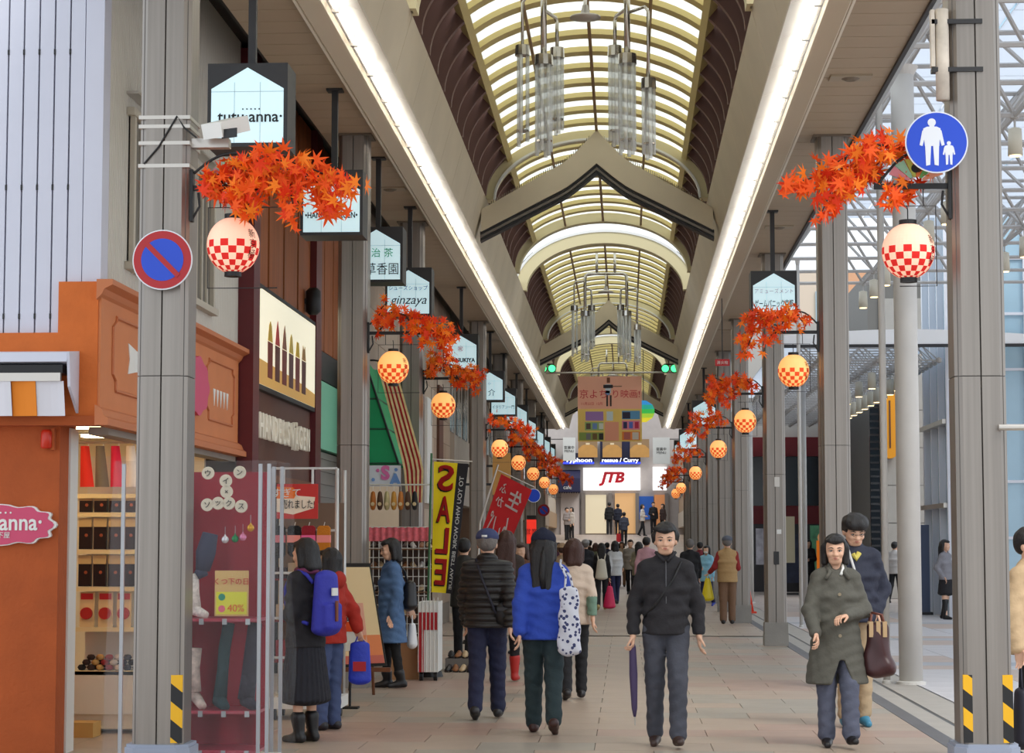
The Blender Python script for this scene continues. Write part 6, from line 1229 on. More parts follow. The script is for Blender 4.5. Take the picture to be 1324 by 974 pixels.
def sdf_mesh(prims, res, cuts=(), disp=None):
    # prims: ('s', a, b, r1, r2, k) round cone | ('e', a, b, (rx,ry), (rx,ry), k) | ('o', c, (rx,ry,rz), k) ellipsoid | ('-', c, r, k) carve
    lo = np.full(3, 1e9); hi = -lo
    bb = []
    for p in prims:
        if p[0] == 's': a, b = np.array(p[1], float), np.array(p[2], float); r = max(p[3], p[4]); l, h = np.minimum(a, b) - r, np.maximum(a, b) + r
        elif p[0] == 'e': a, b = np.array(p[1], float), np.array(p[2], float); rr = np.array([max(p[3][0], p[4][0]), max(p[3][1], p[4][1]), 0.07]); l, h = np.minimum(a, b) - rr, np.maximum(a, b) + rr
        elif p[0] == 'o': l, h = np.array(p[1]) - np.array(p[2]), np.array(p[1]) + np.array(p[2])
        else: l, h = np.array(p[1]) - p[2], np.array(p[1]) + p[2]
        bb.append((l, h))
        if p[0] != '-': lo = np.minimum(lo, l); hi = np.maximum(hi, h)
    lo = lo - 3 * res; n = np.ceil((hi + 3 * res - lo) / res).astype(int) + 1
    F = np.full(n, 0.15); ax = [lo[i] + res * np.arange(n[i]) for i in range(3)]
    for p, (l, h) in zip(prims, bb):
        k = p[-1]; mg = k + 2.5 * res + 0.01
        i0 = np.maximum(0, np.floor((l - mg - lo) / res).astype(int)); i1 = np.minimum(n, np.ceil((h + mg - lo) / res).astype(int) + 1)
        sl = tuple(slice(i0[i], i1[i]) for i in range(3))
        Pt = np.stack(np.meshgrid(ax[0][sl[0]], ax[1][sl[1]], ax[2][sl[2]], indexing='ij'), -1)
        if p[0] == 's': d = seg_d(Pt, np.array(p[1], float), np.array(p[2], float), p[3], p[4])
        elif p[0] == 'e': d = ell_d(Pt, p[1], p[2], p[3], p[4])
        elif p[0] == 'o': q = (Pt - np.array(p[1])) / np.array(p[2]); d = (np.sqrt((q * q).sum(-1)) - 1) * min(p[2])
        else: d = np.sqrt(((Pt - np.array(p[1])) ** 2).sum(-1)) - p[2]
        f = F[sl]
        if p[0] == '-': d = -d; hh = np.maximum(k - np.abs(f - d), 0) / k; F[sl] = np.maximum(f, d) + hh * hh * k / 4
        else: hh = np.maximum(k - np.abs(f - d), 0) / k; F[sl] = np.minimum(f, d) - hh * hh * k / 4
    if disp or cuts:
        X_, Y_, Z_ = np.meshgrid(*ax, indexing='ij')
        if disp: F = F + disp(X_, Y_, Z_)
        for c in cuts: F = np.maximum(F, c(X_, Y_, Z_))
    F[0] = F[-1] = 0.1; F[:, 0] = F[:, -1] = 0.1; F[:, :, 0] = F[:, :, -1] = 0.1
    # naive surface nets
    s = F < 0; m = [k - 1 for k in n]
    def cor(A, i, j, k): return A[i:i + m[0], j:j + m[1], k:k + m[2]]
    acc = np.zeros((*m, 3)); cnt = np.zeros(m)
    for axis in range(3):
        o1, o2 = [x for x in range(3) if x != axis]
        for u in (0, 1):
            for v in (0, 1):
                c0 = [0, 0, 0]; c0[o1] = u; c0[o2] = v; c1 = list(c0); c1[axis] = 1
                fa, fb = cor(F, *c0), cor(F, *c1); w_ = cor(s, *c0) != cor(s, *c1)
                t = np.where(w_, fa / np.where(w_, fa - fb, 1), 0)
                acc[..., axis] += np.where(w_, t, 0)
                if u: acc[..., o1] += w_
                if v: acc[..., o2] += w_
                cnt += w_
    act = cnt > 0; idx = -np.ones(m, int); idx[act] = np.arange(act.sum())
    ii = np.argwhere(act); V = lo + res * (ii + acc[act] / cnt[act][:, None])
    faces = []
    for axis in range(3):
        o1, o2 = [(1, 2), (2, 0), (0, 1)][axis]
        A = [slice(0, m[x]) for x in range(3)]; B = list(A); B[axis] = slice(1, m[axis] + 1)
        e = s[tuple(A)] != s[tuple(B)]; e[tuple([0 if x == o1 else slice(None) for x in range(3)])] = False; e[tuple([0 if x == o2 else slice(None) for x in range(3)])] = False
        q = np.argwhere(e); ins = s[tuple(q.T)]
        d1 = np.zeros(3, int); d1[o1] = 1; d2 = np.zeros(3, int); d2[o2] = 1
        f = np.stack([idx[tuple((q - d1 - d2).T)], idx[tuple((q - d2).T)], idx[tuple(q.T)], idx[tuple((q - d1).T)]], 1)
        f[~ins] = f[~ins][:, ::-1]; faces.append(f)
    return V, np.concatenate(faces)
def np_mesh(name, V, Fc, m):
    me = bpy.data.meshes.new(name); nv, nf = len(V), len(Fc)
    me.vertices.add(nv); me.vertices.foreach_set('co', np.asarray(V, float).ravel()); me.loops.add(nf * 4); me.loops.foreach_set('vertex_index', Fc.ravel().astype(np.int32))
    me.polygons.add(nf); me.polygons.foreach_set('loop_start', (np.arange(nf) * 4).astype(np.int32)); me.polygons.foreach_set('use_smooth', np.ones(nf, bool))
    for x in (m if isinstance(m, (list, tuple)) else [m]): me.materials.append(x)
    me.update(calc_edges=True); me.validate(); return me
SKIN = mat('skin_light', (222, 176, 148), 0.55); LIPM = mat('lip_pink', (178, 100, 92), 0.5); EYEW = mat('eye_white', (226, 222, 216), 0.3); PUP = mat('pupil_dark', (24, 16, 14), 0.3)
HAIRK = mat('hair_black', (22, 18, 18), 0.45, bump=0.5, bscale=60, stretch=(3, 3, 0.3)); HAIRB = mat('hair_brown', (64, 34, 24), 0.45, bump=0.5, bscale=60, stretch=(3, 3, 0.3)); HAIRG = mat('hair_grey', (110, 104, 100), 0.6, bump=0.4, bscale=60)
def fab(name, rgb, rough=0.85, var=0.08, bump=0.35, bscale=22): return mat('cloth_' + name, rgb, rough, var=var, vscale=5, bump=bump, bscale=bscale)
V3 = lambda *a: np.array(a, float)
ARM = {'down': (V3(.05, .03, -.28), V3(.06, -.03, -.53)), 'walk_f': (V3(.05, -.06, -.28), V3(.05, -.19, -.50)), 'walk_b': (V3(.05, .10, -.26), V3(.06, .14, -.51)),
       'bent': (V3(.05, .02, -.27), V3(-.08, -.17, -.30)), 'up': (V3(.05, -.05, -.26), V3(-.06, -.22, -.16)), 'out': (V3(.09, .02, -.27), V3(.10, -.05, -.50)), 'pocket': (V3(.10, .08, -.26), V3(.02, -.03, -.46))}
def hand_prims(w, d, out, curl, thumb_side):
    # w wrist, d direction, out = sideways unit across the palm, palm normal = d x out
    d = d / np.linalg.norm(d); out = out - d * (out @ d); out /= np.linalg.norm(out); nrm = np.cross(d, out); pr = []
    for i, (L, r) in enumerate(((0.070, .0085), (0.078, .009), (0.074, .0088), (0.060, .0078))):
        off = (i - 1.5) * 0.0185; base = w + d * 0.005 + out * off * 0.7; kn = w + d * (0.085 - abs(i - 1.2) * 0.004) + out * off
        pr.append(('s', base, kn, 0.017, 0.0125, 0.012)); p = kn; ang = 0.0
        for j, f in enumerate((0.46, 0.32, 0.24)):
            ang += curl * (0.5, 0.75, 0.55)[j]; q = p + (d * math.cos(ang) + nrm * math.sin(ang)) * L * f; pr.append(('s', p, q, r - 0.0006 * j, r - 0.0006 * (j + 1), 0.003)); p = q
    b0 = w + d * 0.018 + out * thumb_side * 0.022; b1 = b0 + (d * 0.6 + out * thumb_side * 0.7 + nrm * 0.3) * 0.038; b2 = b1 + (d * 0.9 + out * thumb_side * 0.15 + nrm * 0.45) * 0.034; b3 = b2 + (d * 0.9 - out * thumb_side * 0.1 + nrm * 0.5) * 0.026
    pr += [('s', b0, b1, 0.016, 0.0115, 0.012), ('s', b1, b2, 0.0105, 0.0095, 0.003), ('s', b2, b3, 0.0095, 0.0075, 0.003)]
    return pr
def rotv(P_, piv, yaw, pit, roll=0.0):
    M = np.array((Matrix.Rotation(yaw, 3, 'Z') @ Matrix.Rotation(pit, 3, 'X') @ Matrix.Rotation(roll, 3, 'Y'))); return ((np.asarray(P_) - piv) * np.array([1.13, 1.04, 1.03])) @ M.T + piv
def person(loc, rz, H, label, top=None, bottom=None, hair=('short', HAIRK), legs=((.0, .0, 0), (.0, .0, 0)), arms=('down', 'down'), res=0.022, female=False,
           shoes=(30, 28, 30), head=(0, 0), face=False, hat=None, boots=0.0, curl=0.5, group=None, boot_m=None, mask=False, skin=SKIN, extra=None, build=1.0, scarf=None):
    k = H / 1.72; t = thing('person', label, 'person', loc, rz, group); near = res < 0.015
    sw = (.138 if female else .158) * build; hipw = .088
    J = {}
    for s, (a, b, fp) in zip((-1, 1), legs):
        h = V3(s * hipw, 0, .90); kn = h + .42 * V3(0, -math.sin(a), -math.cos(a)); an = kn + .405 * V3(0, -math.sin(a - b), -math.cos(a - b)); J[s] = [h, kn, an, fp]
    dz = 0.085 - min(J[s][2][2] - (0.10 * math.sin(max(0, J[s][3])) if J[s][3] > 0 else 0) for s in (-1, 1))
    UP = V3(0, 0, dz)
    for s in J: J[s] = [J[s][0] + UP, J[s][1] + UP, J[s][2] + UP, J[s][3]]
    Z = lambda z: z + dz
    A = {}
    for s, ar in zip((-1, 1), arms):
        e, w_ = (ARM[ar] if isinstance(ar, str) else ar); sh = V3(s * sw, 0.005, Z(1.375)); A[s] = (sh, sh + e * V3(s, 1, 1), sh + w_ * V3(s, 1, 1))
    kk = 0.04 if near else 0.05
    # ---- skin body: one mesh (trunk, limbs, neck, head, hands)
    pr = [('e', (0, 0, Z(.92)), (0, 0, Z(1.08)), (.14, .10), (.12, .09), kk), ('e', (0, 0, Z(1.08)), (0, 0, Z(1.36)), (.12, .09), (.14, .085), kk)]
    for s in (-1, 1):
        h, kn, an, fp = J[s]; pr += [('s', h, kn, .075, .052, kk), ('s', kn, an, .052, .034, kk)]
        sh, el, wr = A[s]; pr += [('s', sh * V3(.93, 1, 1), el, .045, .036, kk), ('s', el, wr, .036, .024, kk)]
    pr.append(('s', V3(0, .02, Z(1.38)), V3(0, .014, Z(1.54)), .052, .047, .03))
    Vb, Fb = sdf_mesh(pr, max(res, .012))
    piv = V3(0, .012, Z(1.50)); c = lambda x, y, z: V3(x, y, Z(z))
    fw = 0.93 if female else 1.0
    hp = [('o', c(0, .014, 1.632), (.074, .094, .090), .02), ('o', c(0, -.022, 1.578), (.060 * fw, .070, .082), .03), ('s', c(-.02, -.052, 1.517), c(.02, -.052, 1.517), .026 * fw, .026 * fw, .03), ('s', c(0, .02, 1.42), c(0, .012, 1.56), .052 * fw, .047 * fw, .025),
          ('s', c(0, -.090, 1.606), c(0, -.107, 1.570), .008, .0125, .012), ('s', c(-.012, -.098, 1.566), c(.012, -.098, 1.566), .008, .008, .008), ('s', c(-.034, -.080, 1.618), c(.034, -.080, 1.618), .014, .014, .018)]
    for s in (-1, 1): hp += [('o', c(s * .073, .012, 1.588), (.012, .022, .032), .008), ('-', c(s * .031, -.105, 1.600), .015, .012), ('o', c(s * .036, -.068, 1.572), (.022, .022, .020), .02)]
    hp += [('s', c(-.019, -.087, 1.540), c(.019, -.087, 1.540), .0075, .0075, .014)]
    Vh, Fh = sdf_mesh(hp, .0065 if near else .014); Vh = rotv((Vh - piv) * 1.0 + piv, piv, *head)
    Vs, Fs, o = [Vb, Vh], [Fb, Fh + len(Vb)], len(Vb) + len(Vh)
    for s in (-1, 1):
        sh, el, wr = A[s]; d = wr - el; cv = curl[0 if s < 0 else 1] if isinstance(curl, tuple) else curl
        out = V3(0, -1, 0) if abs(d[1]) < 0.8 * np.linalg.norm(d) else V3(0, 0, 1)
        hpz = hand_prims(wr, d, out * (1 if s < 0 else 1), cv if s < 0 else cv, 1)
        if s > 0:   # mirror so the fingers close towards the thigh on both sides
            q = []
            for h_ in hand_prims(V3(-wr[0], wr[1], wr[2]), V3(-d[0], d[1], d[2]), out, cv, 1): q.append(('s', h_[1] * V3(-1, 1, 1), h_[2] * V3(-1, 1, 1), *h_[3:]))
            hpz = q
        hpz.append(('s', el + d * .75, wr + d / np.linalg.norm(d) * .01, .027, .023, .012))
        Vx, Fx = sdf_mesh(hpz, .0055 if near else .0085); Vs.append(Vx); Fs.append(Fx + o); o += len(Vx)
    def part(nm, V_, F_, m):
        ob = bpy.data.objects.new(nm, np_mesh(nm, np.asarray(V_) * k, F_, m)); COL.objects.link(ob); ob.parent = t; return ob
    body = part('body', np.concatenate(Vs), np.concatenate(Fs), skin)
    # ---- lower garment
    bt, bm = bottom[0], bottom[1]; bo = bottom[2] if len(bottom) > 2 else {}
    fold = (lambda X_, Y_, Z_: 0.0036 * np.sin(30 * Z_ + 22 * X_ + 3 * np.sin(13 * Y_ + 7 * Z_)) * np.sin(15 * X_ - 21 * Y_ + 9 * Z_) + .0025 * np.sin(70 * Z_ - 30 * X_ + 25 * Y_)) if near else None
    if bt in ('trousers', 'skirt_tights'):
        lo_ = bo.get('leg', 1.0); tight = bt == 'skirt_tights'
        pr = [('e', (0, .0, Z(.90)), (0, 0, Z(1.04)), (.146, .110), (.126, .094), .05)]
        for s in (-1, 1):
            h, kn, an, fp = J[s]; end = an + (kn - an) * (0.02 if not boots else 0.3)
            pr += [('s', h + V3(0, .0, .0), kn, .092 * (.85 if tight else lo_), .068 * (.85 if tight else lo_), .03), ('s', kn, end, .066 * (.8 if tight else lo_), (.044 if tight else .062 * lo_), .03)]
        V_, F_ = sdf_mesh(pr, res, disp=fold); part('tights' if tight else 'trousers', V_, F_, bo.get('tights', bm) if tight else bm)
    if bt.startswith('skirt'):
        hem = bo.get('hem', .45); r1 = bo.get('flare', .25)
        pl = (lambda X_, Y_, Z_: 0.006 * np.sin(26 * np.arctan2(Y_, X_)))
        V_, F_ = sdf_mesh([('e', (0, 0, Z(hem)), (0, 0, Z(1.02)), (r1, r1 * .85), (.150, .115), .02)], res, disp=pl); part('skirt', V_, F_, bm)
    # ---- shoes
    shm = boot_m or mat('leather_%d_%d_%d' % shoes, shoes, 0.4)
    for s in (-1, 1):
        h, kn, an, fp = J[s]; R_ = np.array(Matrix.Rotation(fp, 3, 'X'))
        def fo(x, y, z): return an + R_ @ V3(x, y, z)
        pr = [('s', fo(0, .045, -.045), fo(0, -.03, -.042), .040, .040, .02), ('s', fo(0, -.03, -.045), fo(s * .012, -.135, -.056), .042, .030, .03), ('s', fo(0, .02, -.02), an + (kn - an) * (0.10 + boots), .042, .045 + .02 * bool(boots), .03)]
        cutp = fo(0, 0, -.082); nz = R_ @ V3(0, 0, 1)
        V_, F_ = sdf_mesh(pr, min(res, .014), cuts=(lambda X_, Y_, Z_: -((X_ - cutp[0]) * nz[0] + (Y_ - cutp[1]) * nz[1] + (Z_ - cutp[2]) * nz[2]),)); part('boot' if boots else 'shoe', V_, F_, shm)
    # ---- upper garment(s)
    for gi, g in enumerate(top):
        nm, gm = g[0], g[1]; o_ = g[2] if len(g) > 2 else {}; e = o_.get('fat', 0.0); hem = o_.get('hem', .86); fl = o_.get('flare', 0.0); sl = o_.get('sleeve', .93)
        pr = [('e', (0, .004, Z(1.22)), (0, .004, Z(1.37)), (.172 * build + e, .118 + e), (.140 * build + e * .7, .094 + e * .7), .05), ('e', (0, 0, Z(1.04)), (0, 0, Z(1.22)), (.158 * build + e, .112 + e), (.172 * build + e, .118 + e), .05), ('e', (0, 0, Z(hem)), (0, 0, Z(1.04)), (.172 * build + e + fl, .125 + e + fl * .8), (.158 * build + e, .112 + e), .05)]
        pr += [('s', V3(-sw * .8, .004, Z(1.375)), V3(sw * .8, .004, Z(1.375)), .056 + e * .5, .056 + e * .5, .05), ('s', V3(-sw * .95, .004, Z(1.375)), V3(0, .012, Z(1.425)), .046 + e * .4, .062 + e * .4, .05), ('s', V3(sw * .95, .004, Z(1.375)), V3(0, .012, Z(1.425)), .046 + e * .4, .062 + e * .4, .05), ('s', V3(0, .012, Z(1.39)), V3(0, .014, Z(1.45 + o_.get('collar', 0))), .078 + e * .5, .064 + e * .3, .03)]
        if sl > 0:
            for s in (-1, 1):
                sh, el, wr = A[s]; pr.append(('s', sh, el, .056 + e * .5, .049 + e * .6, .03))
                if sl > .5: pr.append(('s', el, el + (wr - el) * sl, .049 + e * .6, .040 + e * .6, .025))
        q = o_.get('quilt'); disp = fold
        if q: disp = lambda X_, Y_, Z_: 0.012 - 0.020 * np.abs(np.sin(math.pi * Z_ / q))
        cuts = []
        cuts.append(lambda X_, Y_, Z_, h=hem: Z(h) - Z_ if fl < .5 else Z(h) - Z_)
        if o_.get('neck', True): pr.append(('-', V3(0, -.055, Z(1.50 + o_.get('collar', 0))), .062, .01))
        if o_.get('slit'): cuts.append(lambda X_, Y_, Z_: np.where((Y_ < -0.02) & (Z_ < Z(.70)), 0.02 + (Z_ - Z(.70)) * 0.35 * -1 - np.abs(X_ - .02), -1.0))
        V_, F_ = sdf_mesh(pr, res if not q else min(res, .009), cuts, disp); part(nm, V_, F_, gm)
    # ---- hair and hat
    st, hm = hair
    fc = lambda X_, Y_, Z_: np.minimum(np.minimum(Z(1.652) + .25 * np.abs(X_) * 0 - Z_, -.038 - Y_), .072 - np.abs(X_) if st not in ('short', 'crop') else 1.0)
    pr = [('o', c(0, .020, 1.640), (.086, .102, .098), .02)]
    if st == 'mid': pr += [('s', c(-.074, .01, 1.63), c(-.076, .012, 1.585), .022, .016, .02), ('s', c(.074, .01, 1.63), c(.076, .012, 1.585), .022, .016, .02), ('o', c(0, .055, 1.585), (.076, .062, .08), .02), ('o', c(-.02, -.060, 1.680), (.070, .044, .034), .02)]
    if st == 'short': pr += [('o', c(0, -.045, 1.690), (.070, .055, .032), .02), ('o', c(0, .055, 1.60), (.076, .062, .07), .02)]
    if st == 'mop': pr += [('o', c(0, -.02, 1.675), (.098, .100, .07), .03), ('o', c(0, .045, 1.60), (.084, .070, .08), .02), ('s', c(-.05, -.085, 1.665), c(.05, -.085, 1.665), .022, .022, .02)]
    if st in ('bob', 'long', 'wavy'): pr += [('s', c(-.074, .02, 1.62), c(-.080, .01, 1.50), .030, .026, .03), ('s', c(.074, .02, 1.62), c(.080, .01, 1.50), .030, .026, .03), ('s', c(-.03, .07, 1.62), c(-.035, .07, 1.48), .05, .05, .03), ('s', c(.03, .07, 1.62), c(.035, .07, 1.48), .05, .05, .03), ('o', c(0, -.055, 1.680), (.066, .042, .035), .02)]
    if st in ('long', 'wavy'):
        for xx in (-.06, -.02, .02, .06): pr.append(('s', c(xx, .085, 1.56), c(xx * (1.3 if st == 'wavy' else .9), .12, 1.24 if st == 'long' else 1.20), .04, .018 if st == 'long' else .04, .03))
    hcut = [lambda X_, Y_, Z_: np.minimum(Z(1.648) - Z_ + .35 * np.abs(X_), -.030 - Y_) if st not in ('mop',) else np.minimum(Z(1.636) - Z_, -.045 - Y_)]
    if st == 'short': hcut.append(lambda X_, Y_, Z_: np.minimum(Z(1.60) - Z_, .02 - Y_))
    hd = (lambda X_, Y_, Z_: 0.003 * np.sin(95 * X_ + 20 * Z_) * np.cos(60 * Y_)) if near else None
    V_, F_ = sdf_mesh(pr, .008 if near else .016, hcut, hd); part('hair', rotv(V_, piv, *head), F_, hm)
    if hat:
        hm_ = hat[1]
        if hat[0] == 'beanie': pr = [('o', c(0, .018, 1.665), (.098, .112, .088), .02), ('s', c(0, .03, 1.70), c(0, .06, 1.735), .05, .03, .03)]; cu = [lambda X_, Y_, Z_: Z(1.625) - Z_ + .25 * (Y_)]
        elif hat[0] == 'cap': pr = [('o', c(0, .016, 1.660), (.096, .110, .085), .02), ('o', c(0, -.12, 1.655), (.07, .07, .012), .01)]; cu = [lambda X_, Y_, Z_: Z(1.640) - Z_]
        else: pr = [('o', c(0, .016, 1.665), (.098, .112, .080), .02), ('o', c(0, .01, 1.650), (.14, .155, .014), .02)]; cu = [lambda X_, Y_, Z_: Z(1.638) - Z_]
        V_, F_ = sdf_mesh(pr, .008 if near else .014, cu); part('hat', rotv(V_, piv, *head), F_, hm_)
    if scarf:
        pr = [('o', c(math.cos(a) * .07, math.sin(a) * .07 + .01, 1.455), (.042, .042, .035), .03) for a in [i * .7 for i in range(9)]]
        V_, F_ = sdf_mesh(pr, res); part('scarf', V_, F_, scarf)
    def small(nm, q, m):
        q.v = [tuple(x) for x in (rotv(np.array(q.v), piv, *head) * k)]; return q.obj(nm, m, t, True, True)
    if mask: V_, F_ = sdf_mesh([('o', c(0, -.045, 1.545), (.056, .068, .042), .01)], .012); part('face_mask', rotv(V_, piv, *head), F_, WHITE)
    if face:
        for s in (-1, 1):
            e = small('eye', MB().lathe([(0.0005, -.0125), (.0050, -.007), (.0058, 0), (.0050, .007), (.0005, .0125)], (s * .031, -.0865, Z(1.600)), 10, 'x'), EYEW)
            pu = small('pupil', MB().lathe([(0.0005, -.0070), (.0048, -.0035), (.0052, 0), (.0048, .0035), (.0005, .0070)], (s * .031, -.0885, Z(1.600)), 8, 'x'), PUP); pu.parent = e
            small('eyelid', MB().tube([(s * .017, -.0905, Z(1.602)), (s * .030, -.0945, Z(1.608)), (s * .046, -.086, Z(1.603))], .0022, 6), PUP)
            small('eyebrow', MB().tube([(s * .014, -.096, Z(1.622)), (s * .030, -.0955, Z(1.628)), (s * .050, -.083, Z(1.622))], [.003, .004, .002], 6), HAIRK)
        small('lips', MB().tube([(-.021, -.0885, Z(1.540)), (-.008, -.0965, Z(1.543)), (.008, -.0965, Z(1.543)), (.021, -.0885, Z(1.540))], [.0015, .0030, .0030, .0015], 8), LIPM)
        small('lips', MB().tube([(-.018, -.088, Z(1.537)), (0, -.0965, Z(1.533)), (.018, -.088, Z(1.537))], [.0015, .0034, .0015], 8), LIPM)
    if extra: extra(t, k, Z, A, J, part, small)
    Rm = Matrix.Translation(loc) @ Matrix.Rotation(rz, 4, 'Z')
    t_info = {'A': {s: [Rm @ Vector(p * k) for p in A[s]] for s in A}, 'Z': lambda z: Z(z) * k, 'M': Rm, 'k': k, 'dz': dz}
    return t, t_info
def hand(info, s):
    sh, el, wr = info['A'][s]; return wr + (wr - el).normalized() * 0.078
def lp(info, x, y, z): return tuple(info['M'] @ Vector((x * info['k'], y * info['k'], (z + info['dz']) * info['k'])))
# ================================================================ NEAR PEOPLE
R_ = 0.0115
def line_part(t, k, Z, part_name, pts, r, m, flat=1.0):
    q = MB().tube([(x * k, y * k, Z(z) * k) for x, y, z in pts], r, 8); return q.obj(part_name, m, t, True, True)
# walking man in the black zip jacket
def ex_man(t, k, Z, A, J, part, small):
    line_part(t, k, Z, 'zip', [(0, -.105, 1.43), (0, -.128, 1.33), (0, -.131, 1.2), (0, -.122, 1.05), (0, -.130, .90)], .004, mat('zip_grey', (96, 96, 100), 0.4, 0.5))
    for s in (-1, 1): line_part(t, k, Z, 'collar_flap', [(s * .012, -.092, 1.43), (s * .05, -.075, 1.475), (s * .075, -.02, 1.50)], .014, MATS['cloth_black_jacket'])
    line_part(t, k, Z, 'bag_strap', [(.12, -.075, 1.43), (.05, -.131, 1.28), (-.08, -.136, 1.10), (-.165, -.06, 1.0)], .009, BLACK)
fab('black_jacket', (38, 36, 40)); DEN = fab('dark_denim', (72, 74, 84), 0.9, 0.22)
g = G(862, 966)
man, mi = person(g, 0.0, 1.70, 'man in a black zip jacket and dark jeans walking forward', [('jacket', MATS['cloth_black_jacket'], dict(hem=.86, collar=.035, fat=.014))], ('trousers', DEN, dict(leg=1.08)), ('mid', HAIRK), ((-.14, .06, .12), (.27, .22, -.12)),
       ((V3(.09, .03, -.27), V3(.10, -.05, -.52)), (V3(.09, .05, -.27), V3(.10, -.0, -.52))), R_, face=True, shoes=(64, 46, 40), head=(-.04, .10), curl=(1.25, .6), extra=ex_man)
w_ = Vector(mi['A'][-1][2]); tip = Vector(P(821, 938, w_.y)); top_ = Vector((w_.x - .005, w_.y - .0, w_.z - .04))
t = thing('folded_umbrella', 'folded dark purple umbrella held by the man in the black zip jacket', 'umbrella', tuple(tip)); PUR = mat('umbrella_purple', (70, 56, 92), 0.7, var=0.1)
d_ = (top_ - tip); MB().tube([tip + d_ * .10, tip + d_ * .2, tip + d_ * .6, tip + d_ * .92, tip + d_ * .98], [.010, .022, .032, .026, .014], 12).obj('folded_canopy', PUR, t, True); MB().tube([tip, tip + d_ * .11], .006, 8).obj('ferrule', STEEL2, t); MB().tube([tip + d_ * .97, tip + d_ * 1.10, tip + d_ * 1.22], .011, 8).obj('handle', BLACK, t, True)
# woman in the grey coat
GCO = fab('grey_coat', (88, 86, 78), 0.8, 0.07)
def ex_wom(t, k, Z, A, J, part, small):
    for z in (1.24, 1.06, .90): disc(MB(), (.01 * k, -.150 * k, Z(z) * k), .013, -.004, .004, 12).obj('button', mat('button_tan', (150, 136, 112), 0.4), t, False, True)
    for s in (-1, 1): line_part(t, k, Z, 'collar_flap', [(s * .10, -.115, 1.365), (s * .06, -.09, 1.42), (s * .075, -.01, 1.47)], .016, GCO)
    line_part(t, k, Z, 'shirt_collar', [(.03, -.10, 1.40), (.055, -.06, 1.45), (.06, 0, 1.48)], .012, WHITE)
g = G(1083, 966)
wom, wi_ = person(g, .05, 1.60, 'woman in a grey-green coat with black bob hair', [('coat', GCO, dict(hem=.50, flare=.07, fat=.022, sleeve=.95, slit=True))], ('trousers', fab('blue_grey', (84, 88, 106), .8), dict(leg=1.15)), ('bob', HAIRK), ((.02, .05, .1), (.26, .10, -.1)),
       ((V3(.09, -.06, -.27), V3(.06, -.20, -.46)), (V3(.10, .0, -.27), V3(-.09, -.19, -.31))), R_, True, (26, 24, 26), (-.12, .06), face=True, curl=(.9, .9), extra=ex_wom)
e = Vector(wi_['A'][1][1]); bc_ = Vector((e.x + .12, e.y - .03, 0)); b1 = P(1135, 830, bc_.y)
t = thing('leather_handbag', 'dark brown leather handbag with tan straps on the arm of the grey coat woman', 'handbag', (b1[0], b1[1], P(1124, 872, bc_.y)[2]))
LB_ = mat('bag_leather', (66, 34, 36), 0.35, var=0.15, vscale=6); z0_, z1_ = P(1124, 872, bc_.y)[2], P(1124, 812, bc_.y)[2]
V_, F_ = sdf_mesh([('e', (0, 0, .03), (0, 0, z1_ - z0_), (.118, .075), (.082, .05), .02), ('o', (.055, 0, .06), (.085, .08, .07), .03)], .012, disp=lambda X_, Y_, Z_: .004 * np.sin(40 * X_ + 20 * Z_)); o = bpy.data.objects.new('bag_body', np_mesh('bag_body', V_, F_, LB_)); COL.objects.link(o); o.parent = t
for dy in (-.04, .04):
    MB().tube([(b1[0] - .07, b1[1] + dy, z1_ - .02), (b1[0] - .05, b1[1] + dy, z1_ + .10), (e.x + .02, e.y + dy * .6, e.z - .01), (b1[0] + .03, b1[1] + dy, z1_ + .10), (b1[0] + .06, b1[1] + dy, z1_ - .02)], .010, 8).obj('strap', mat('strap_brown', (110, 58, 44), .5), t, True)
    for dx in (-.055, .0, .05): MB().bx(b1[0] + dx - .016, b1[0] + dx + .016, b1[1] + dy - .012, b1[1] + dy + .012, z1_ - .07, z1_ + .05).obj('tan_tab', mat('tan_tab', (196, 164, 124), .5), t)
# man in the navy jacket
NAV = fab('navy_jacket', (34, 38, 56), .75)
def ex_nav(t, k, Z, A, J, part, small):
    line_part(t, k, Z, 'white_lining', [(.0, -.148, 1.10), (-.02, -.140, 1.28), (-.06, -.10, 1.44)], .012, mat('lining_white', (206, 206, 206), .7)); line_part(t, k, Z, 'zip', [(.012, -.152, .9), (.012, -.150, 1.2)], .004, CHROME)
    small('glasses', MB().tube([(-.05, -.096, Z(1.605)), (-.03, -.108, Z(1.592)), (-.012, -.108, Z(1.604)), (.012, -.108, Z(1.604)), (.03, -.108, Z(1.592)), (.05, -.096, Z(1.605)), (.075, -.01, Z(1.605))], .0022, 6), BLACK)
    line_part(t, k, Z, 'shirt', [(-.02, -.10, 1.40), (0, -.118, 1.36), (.03, -.10, 1.41)], .024, mat('shirt_yellow', (206, 190, 92), .8))
person(G(1106, 940), .08, 1.79, 'man with glasses and thick black hair in a navy jacket behind the grey coat woman', [('jacket', NAV, dict(hem=.84, fat=.03, collar=.03))], ('trousers', fab('khaki', (178, 156, 126)), dict(leg=1.0)), ('mop', HAIRK), ((.1, .1, 0), (-.05, .1, .1)), ('out', 'pocket'), R_, shoes=(60, 130, 160), head=(.1, .36), face=True, extra=ex_nav)
